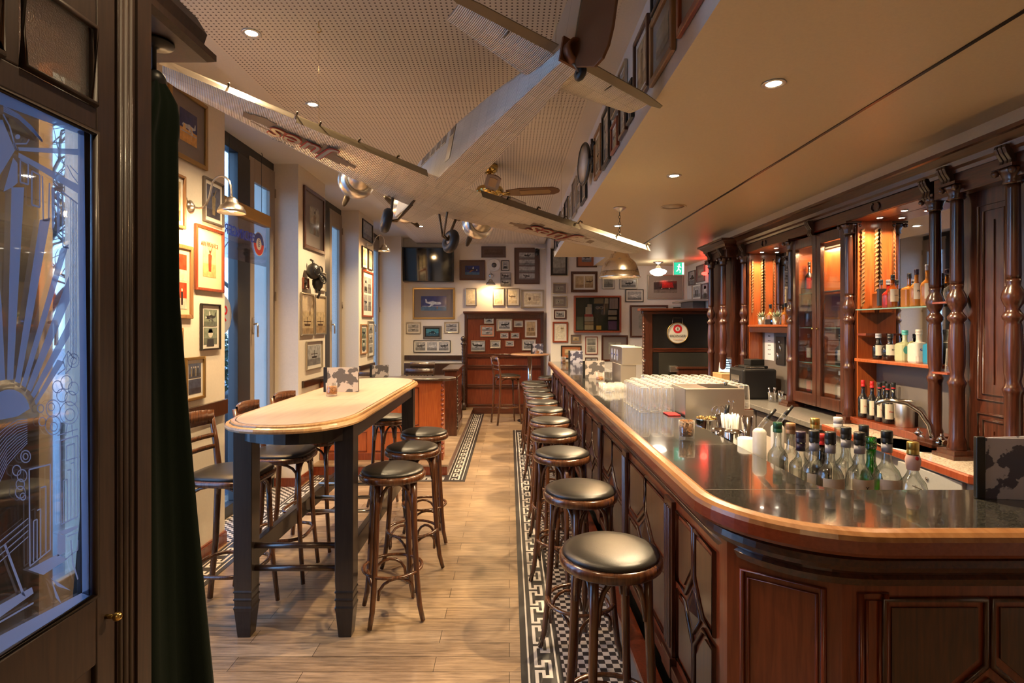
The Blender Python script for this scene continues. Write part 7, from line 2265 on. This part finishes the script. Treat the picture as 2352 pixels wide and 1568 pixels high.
# whisky shelf
WG = 'whisky bottles on the upper glass shelf'
WB = [('square whisky bottle with black label at the left end of the glass shelf', 2.56, 3.88, .20, .043, 'square', amb, blkl, blkl, 'No.7', (.1, .68), 'white'),
      ('round reddish bottle with red label on the glass shelf', 2.53, 3.76, .19, .036, 'round', redl, greyl, redl2, None, (.12, .38), 'white'),
      ('slim bottle with black cap and slanted pale label on the glass shelf', 2.50, 3.67, .215, .031, 'slim', amb, blkl, crl, 'Irish', (.18, .56), 'black'),
      ('square amber bottle with dark cap on the glass shelf', 2.54, 3.575, .215, .038, 'square', whi, blkl, None, None, None, 'black'),
      ('clear-shouldered whisky bottle with purple cap and white label', 2.52, 3.483, .232, .037, 'round', whi, capp, crl, 'MALT', (.2, .62), 'black'),
      ('tall whisky bottle with grey cap and large cream label', 2.52, 3.392, .250, .037, 'round', whi, greyl, crl, 'SCOTCH', (.18, .55), 'black'),
      ('last bottle on the glass shelf, half hidden by the fluted column', 2.54, 3.305, .19, .034, 'round', dgr, capk, None, None, None, 'black')]
for lb, x, y, H_, R_, shp, gl, cp, lm, tx_, la, tm in WB:
    bottle(lb, (x, y, 1.7605), H_, R_, shp, gl, cp, WG, lm, la or (.2, .5), .013, .034, txt=tx_, txm=tm)
GG_ = 'gin bottles on the wooden shelf'
stone = plain('stoneware', (.62, .55, .48), .35)
gb = [('small black round bottle with pale label on the wooden shelf', 2.53, 3.86, .175, .036, 'round', bk, greyl, crl, None, (.15, .55)),
      ('black squat bottle with a diamond-shaped label', 2.53, 3.74, .175, .050, 'bulb', bk, blkl, crl, "RICK'S", (.2, .6)),
      ('clear square bottle with yellow ring and turquoise disc', 2.53, 3.60, .200, .046, 'square', plain('pale_gin', (.42, .44, .26), .1, coat=.5), plain('turquoise', (.08, .40, .38), .4), None, None, None),
      ('white stoneware bottle with blue lettering on the wooden shelf', 2.53, 3.478, .205, .048, 'square', stone, stone, stone, 'GABEL', (.2, .6)),
      ('blue square bottle with silver label at the right end of the wooden shelf', 2.53, 3.365, .205, .040, 'square', plain('blue_bottle', (.02, .22, .38), .1, coat=.6), plain('clear_cap', (.4, .5, .55), .2), crl, None, (.12, .72))]
for lb, x, y, H_, R_, shp, gl, cp, lm, tx_, la in gb:
    b_ = bottle(lb, (x, y, 1.4145), H_, R_, shp, gl, cp, GG_, lm, la or (.2, .5), .018, .030, txt=tx_, txm=blue if 'stone' in lb else 'black')
    if 'turquoise' in lb:
        MB().tube([(.012 + .018 * math.cos(a), -.047, .11 + .018 * math.sin(a)) for a in [2 * PI * k / 20 for k in range(20)]], .003, 5, closed=True).build('yellow_ring', plain('yellow_print', (.55, .5, .1), .4), b_)
        MB().poly([(-.022 + .022 * math.cos(a), -.0472, .075 + .024 * math.sin(a)) for a in [2 * PI * k / 20 for k in range(20)]]).build('turquoise_disc', MATS['turquoise'], b_)
VG = 'wine bottles on the ledge by the sink'
for lb, x, y, cp in (('wine bottle with red cap and white label, first from the left by the sink', 2.485, 3.955, capr_), ('wine bottle with red cap and white label, second from the left by the sink', 2.49, 3.865, capr_),
                     ('wine bottle with black and red cap in front of the row', 2.49, 3.785, capk), ('wine bottle with black and red cap, nearest the tap', 2.49, 3.705, capk),
                     ('wine bottle in the back row behind the black-capped pair', 2.572, 3.86, capk), ('wine bottle in the back row beside the steel cooler', 2.572, 3.77, capk)):
    b_ = bottle(lb, (x, y, 1.0005), .262, .033, 'slim', bk, cp, VG, crl, (.12, .50), .0135, .045, name='wine_bottle', txt='Vino', txm=redl2)
    if cp is capk: MB().lathe([(.0139, .0), (.0139, .008)], (0, 0, .222), 16, close=True).build('red_band', capr_, b_)
t = thing('wine_cooler', 'brushed steel wine cooler beside the wine bottles', 'wine cooler', (2.52, 3.59, 1.0005))
MB().lathe([(.050, 0), (.052, .004), (.055, .165), (.053, .168), (.050, .160), (.048, .02), (1e-5, .018)], n=32, close=True).build('bucket', 'steel', t)
# bottles in the glazed cabinet
KG = 'bottles in the glazed cabinet'
lv = [1.0605, 1.3405, 1.6305, 1.9155]
cb = [(4.78, 0, clr, capk, redl2, 'bottle with red label on the cabinet floor behind the left glass door'), (4.68, 0, clr, capgr, crl, 'bottle with white label on the cabinet floor behind the left glass door'),
      (4.78, 1, clr, capk, crl, 'bottle of red liqueur on the second level behind the left glass door'), (4.68, 1, grn, capgr, None, 'green bottle on the second level behind the left glass door'),
      (4.78, 2, dgr, capk, None, 'dark squat bottle on the third level behind the left glass door'), (4.68, 2, clr, capk, crl, 'tall bottle with white label on the third level behind the left glass door'),
      (4.78, 3, dgr, capk, redl2, 'champagne-shaped bottle on the top level behind the left glass door'), (4.68, 3, clr, capr_, crl, 'clear bottle with red cap on the top level behind the left glass door'),
      (4.33, 0, clr, capw, crl, 'clear bottle with white label on the cabinet floor behind the right glass door'), (4.23, 0, clr, capk, crl, 'clear round bottle in the corner behind the right glass door'),
      (4.33, 1, dgr, capk, crl, 'dark wine bottle with pale label behind the right glass door'), (4.23, 1, dgr, capgr, crl, 'dark green vermouth bottle behind the right glass door'),
      (4.27, 2, redl, capk, None, 'low bottle of dark red liqueur behind the right glass door'), (4.25, 3, clr, greyl, None, 'tall clear decanter on the top level behind the right glass door')]
for y, l_, gl, cp, lm, lb in cb:
    H_ = .235 if l_ < 3 else .27
    if 'low' in lb: H_ = .16
    b_ = bottle(lb, (2.545, y, lv[l_]), H_, .036, 'round', gl, cp, KG, lm, (.15, .5), .013, .032)
    if 'red liqueur on' in lb: lofts([ring_pts(.033, z, 2) for z in (.004, .05, .10)], smooth=True).build('liquid', redl, b_)
# far shelf: two agave plants in pots, yellow bottles, radio
lfm = plain('agave_leaf', (.30, .36, .24), .5)
p0_ = thing('potted_plant', 'small spiky plant in a silver pot on the far shelf', 'plant', (2.53, 5.64, 1.6555), 0, 'spiky plants on the far shelf')
MB().lathe([(.034, 0), (.042, .075), (.040, .075), (.036, .06), (1e-5, .06)], n=20, close=True).build('pot', 'silver', p0_)
mb = MB(); r = random.Random(9)
for k in range(30):
    a = k * 2.4; tilt = .25 + .9 * (k / 30); L_ = .075 + r.uniform(-.01, .015)
    d1 = Vector((math.cos(a) * math.sin(tilt), math.sin(a) * math.sin(tilt), math.cos(tilt))); sd = Vector((-math.sin(a), math.cos(a), 0)) * .006
    b0_ = Vector((0, 0, .06)); mb.add([b0_ - sd, b0_ + sd, b0_ + d1 * L_ * .5 + sd * 1.2, b0_ + d1 * L_ * .5 - sd * 1.2, b0_ + d1 * L_], [(0, 1, 2, 3), (3, 2, 4)])
mb.build('leaves', lfm, p0_)
p1_ = copy_tree(p0_, 'small spiky plant beside the black radio on the far shelf', (2.53, 5.33, 1.6555))
for y, lb in ((5.50, 'yellow bottle with black cap between the two spiky plants'), (5.20, 'yellow bottle with black cap at the right end of the far shelf')):
    bottle(lb, (2.55, y, 1.6555), .20, .034, 'round', whi, capk, 'yellow bottles on the far shelf', None, capr=.014, caph=.04)
t = thing('radio', 'small black radio with a blue display below the far shelf plants', 'radio', (2.52, 5.45, 1.656))
MB().box(-.02, .10, -.055, .055, 0, .052).build('case', 'black', t, bevel=.004)
MB().box(-.012, .03, -.0565, -.0555, .025, .040).build('display', emis('radio_display', (.1, .25, .9), 1.0), t)
t = thing('notice', 'white printed notice hanging in the niche under the far shelf', 'notice', (2.612, 5.65, 1.30))
MB().box(-.004, .0, -.10, .10, 0, .275).build('paper_sheet', plain('notice_paper', (.62, .60, .62), .5), t)
for k in range(5): text('lettering', 'PREISE' if k == 0 else 'Bier  3,20', .014 if k else .018, 'black', (2.607, 5.65, 1.54 - k * .045), (0, -1, 0), (0, 0, 1), t)
t = thing('tool_board', 'small dark framed board of bar tools beside the notice', 'board', (2.611, 5.41, 1.27))
MB().box(-.012, .0, -.09, .09, 0, .27).build('frame', 'blackf', t, bevel=.003)
MB().tube([(-.016, -.01, .20), (-.016, -.03, .13)], .010, 6).tube([(-.016, .03, .12), (-.016, .02, .05)], .012, 6).sphere((-.016, .0, .22), .012, 8).build('tools', 'chrome', t)
# coffee machine, till, glasses of spoons
t = thing('coffee_machine', 'black espresso machine on the back counter', 'coffee machine', (2.37, 5.47, .951))
MB().box(-.17, .15, -.17, .17, 0, .285).build('body', 'black', t, bevel=.02)
MB().box(-.11, .10, -.10, .10, .285, .31).box(-.06, .08, -.07, .08, .31, .37).build('bean_hopper', 'blackmetal', t, bevel=.008)
MB().box(-.178, -.165, -.10, .10, .04, .22).tube([(-.17, -.03, .17), (-.20, -.03, .16), (-.20, -.03, .12)], .008, 8).tube([(-.17, .03, .17), (-.20, .03, .16), (-.20, .03, .12)], .008, 8).build('spouts', 'chrome', t)
MB().tube([(-.13, -.12, .287), (-.13, -.12, .297), (.05, -.12, .297), (.05, -.12, .287)], .004, 6).tube([(-.13, .12, .287), (-.13, .12, .297), (.05, .12, .297), (.05, .12, .287)], .004, 6).build('cup_rail', 'chrome', t)
t = thing('till_box', 'light wooden box under the tablet on the back counter', 'box', (2.37, 6.02, .951))
MB().box(-.15, .15, -.13, .13, 0, .19).build('box', plain('birch', (.50, .30, .13), .5), t, bevel=.003)
MB().box(-.14, .14, -.1315, -.1305, .02, .17).build('front', plain('birch_front', (.55, .34, .15), .5), t)
t = thing('tablet', 'tilted tablet with a lit order screen on the wooden box', 'tablet', (2.36, 5.98, 1.145), rot=(R(52), 0, R(-28)))
MB().box(-.13, .13, 0, .19, 0, .010).build('body', 'alu', t, bevel=.003)
MB().box(-.12, .12, .01, .18, .0102, .0108).build('screen', emis('tablet_screen', (.45, .70, .85), 1.1), t)
mb = MB()
for k in range(4): mb.box(-.06, .10, .04 + k * .03, .055 + k * .03, .0109, .0112)
mb.box(-.12, .12, .165, .18, .0109, .0112).build('screen_items', plain('screen_blue', (.04, .12, .25), .4), t)
for x, y, H_, lb in ((2.40, 5.14, .085, 'glass full of teaspoons on the back counter'), (2.47, 5.10, .06, 'smaller glass with spoons on the back counter')):
    t = thing('spoon_glass', lb, 'glass', (x, y, .951), 0, 'glasses of spoons')
    MB().lathe([(.030, 0), (.036, H_), (.034, H_), (.028, .006), (1e-5, .005)], n=20, close=True).build('glass_body', 'glass', t)
    mb = MB(); r = random.Random(int(y * 50))
    for k in range(8):
        a = r.uniform(0, 6.28); mb.tube([(.012 * math.cos(a), .012 * math.sin(a), .008), (.03 * math.cos(a), .03 * math.sin(a), H_ + .03)], .0022, 5).sphere((.031 * math.cos(a), .031 * math.sin(a), H_ + .034), .007, 6, sz=1.5)
    mb.build('spoons', 'chrome', t)
# glasses on the corner shelves of the near block
t = thing('goblet', 'upturned stemmed goblet on the upper red corner shelf', 'glass', (2.45, 3.115, 1.7755))
MB().lathe([(.028, 0), (.040, .04), (.036, .075), (.008, .095), (.004, .11), (.004, .145), (.03, .155), (.034, .157)], n=22, close=True).build('glass_body', 'glass', t)
t = thing('tumbler', 'tall upturned tumbler on the lower red corner shelf', 'glass', (2.45, 3.115, 1.3855))
MB().lathe([(.033, 0), (.026, .13), (1e-5, .128)], n=22, close=True).build('glass_body', 'glass', t)

# ================================================================ BARTENDER'S TOOLS ON THE WORKTOP
t = thing('metal_bowl', 'steel cup heaped with small bottle tops behind the nut glass', 'bowl', (1.11, 3.17, .951))
MB().lathe([(.040, 0), (.044, .004), (.058, .165), (.062, .172), (.056, .170), (.042, .02), (1e-5, .015)], n=28, close=True).build('cup', 'chrome', t)
mb = MB(); r = random.Random(4)
for k in range(90):
    a = r.uniform(0, 6.28); q = .052 * math.sqrt(r.random()); mb.sphere((q * math.cos(a), q * math.sin(a), .160 + r.uniform(0, .018)), .0065, 6)
mb.build('contents', 'gold', t, kind='stuff')
t = thing('straw_cup', 'steel cup full of white paper-wrapped straws', 'cup', (1.176, 3.0, .951))
MB().lathe([(.036, 0), (.046, .125), (.044, .125), (.034, .01), (1e-5, .008)], n=28, close=True).build('cup', 'chrome', t)
mb = MB(); r = random.Random(8)
for k in range(60):
    a = r.uniform(0, 6.28); q = math.sqrt(r.random())
    mb.tube([(.025 * q * math.cos(a), .025 * q * math.sin(a), .02), (.048 * q * math.cos(a), .048 * q * math.sin(a), .215 + r.uniform(-.012, .012))], .0035, 5)
mb.build('straws', 'white', t, kind='stuff')
t = thing('shaker_glass', 'tall steel mixing cup right of the straws', 'cup', (1.25, 2.96, .951))
MB().lathe([(.024, 0), (.030, .215), (.028, .215), (.022, .01), (1e-5, .008)], n=24, close=True).build('cup', 'chrome', t)
t = thing('shaker_tin', 'upturned steel shaker tin in front of the straws', 'shaker', (1.10, 2.755, .951))
MB().lathe([(.050, 0), (.048, .17), (.040, .182), (1e-5, .185)], n=28, close=True).build('tin', 'chrome', t)
t = thing('milk_jug', 'small steel jug with a handle beside the shaker tin', 'jug', (1.095, 2.93, .951))
MB().lathe([(.036, 0), (.034, .10), (.040, .155), (.038, .155), (.03, .02), (1e-5, .015)], n=24, close=True).build('jug_body', 'chrome', t)
MB().tube([(-.036, -.01, .14), (-.060, -.012, .145), (-.062, -.012, .08), (-.036, -.01, .07)], .005, 6).build('handle', 'chrome', t)
t = thing('tool_pot', 'steel pot holding strainers, a black muddler and twisted bar spoons', 'pot', (1.215, 3.22, .951))
MB().lathe([(.040, 0), (.046, .18), (.044, .18), (.038, .01), (1e-5, .008)], n=24, close=True).build('pot', 'chrome', t)
for k, (x, y) in enumerate(((-.035, 0), (-.015, -.02), (.005, .02))):
    MB().tube([(x + .022 * math.cos(a), y, .205 + .026 * math.sin(a)) for a in [2 * PI * j / 16 for j in range(16)]], .0022, 5, closed=True).build('strainer', 'chrome', t)
MB().tube([(.012, 0, .05), (.028, 0, .20), (.034, 0, .24)], .013, 8).build('muddler', 'black', t)
for x in (.045, .07):
    MB().tube([(x * .5, .01, .05), (x, .01, .25)], .003, 6).sphere((x + .002, .01, .258), .008, 8).build('bar_spoon', 'chrome', t)
t = thing('white_cup', 'low white china cup beside the white pourer bottle', 'cup', (1.075, 2.56, .951))
MB().lathe([(.034, 0), (.036, .18), (.030, .184), (.028, .17), (1e-5, .16)], n=28, close=True).build('cup', 'white', t)
wp = plain('white_plastic', (.66, .62, .58), .4)
for x, y, lb in ((1.075, 2.42, 'white plastic pourer bottle with dark spout nearest the granite'), (1.20, 2.52, 'white plastic pourer bottle standing behind the green-capped bottle')):
    t = thing('pourer_bottle', lb, 'bottle', (x, y, .951), 0, 'white pourer bottles')
    MB().lathe([(.026, 0), (.028, .01), (.028, .235), (.022, .245), (.014, .25), (1e-5, .25)], n=22).build('bottle_body', wp, t)
    MB().tube([(0, 0, .25), (.01, 0, .265), (.035, .005, .29)], [.012, .010, .012], 8).build('clear_neck', 'glass', t)
    MB().tube([(.030, .005, .285), (.075, .012, .33)], [.010, .006], 8).build('spout', 'black', t)
t = thing('beer_badge', 'round white beer sign hanging on the black partition', 'sign', (2.215, 7.41, 1.55))
mb = MB()
mb.prism([(.135 * math.cos(a), 0, .135 * math.sin(a)) for a in [2 * PI * k / 36 for k in range(36)]], (0, .02, 0)).build('disc', plain('sign_ivory', (.74, .70, .62), .35), t)
MB().tube([(.136 * math.cos(a), 0, .136 * math.sin(a)) for a in [2 * PI * k / 36 for k in range(36)]], .006, 6, closed=True).build('rim', 'gold', t)
mb = MB()
mb.add([(.058 * math.cos(a), -.001, .055 + .058 * math.sin(a)) for a in [2 * PI * k / 28 for k in range(28)]], [tuple(range(28))], 0)
mb.add([(.030 * math.cos(a), -.002, .055 + .030 * math.sin(a)) for a in [2 * PI * k / 20 for k in range(20)]], [tuple(range(20))], 1)
for s in (-1, 0, 1): mb.box(s * .009 - .003, s * .009 + .003, -.003, -.0022, .036, .074, 2)
mb.build('emblem', [redm, wht, plain('ear_brown', (.2, .12, .05), .5)], t)
text('lettering', 'ERDINGER', .045, 'black', (2.215, 7.407, 1.51), (1, 0, 0), (0, 0, 1), t)
text('lettering', 'Weissbier', .030, plain('pale_red_script', (.62, .32, .24), .5), (2.215, 7.407, 1.465), (1, 0, 0), (0, 0, 1), t, shear=.3)
MB().tube([(-.07, .0, .11), (-.06, .01, .20), (.06, .01, .20), (.07, 0, .11)], .003, 6).build('hanger', 'chrome', t)
# wall shelf with a hood under the side wall pictures
t = thing('wall_shelf', 'grey metal shelf with small equipment on the far side wall', 'shelf', (2.93, 8.9, 2.0))
MB().box(2.72, 2.995, 8.35, 9.40, 2.02, 2.045).build('shelf_board', 'steel', t, world=True)
MB().box(2.80, 2.99, 8.60, 9.20, 1.80, 2.02).build('equipment_box', 'greyf', t, world=True, bevel=.006)
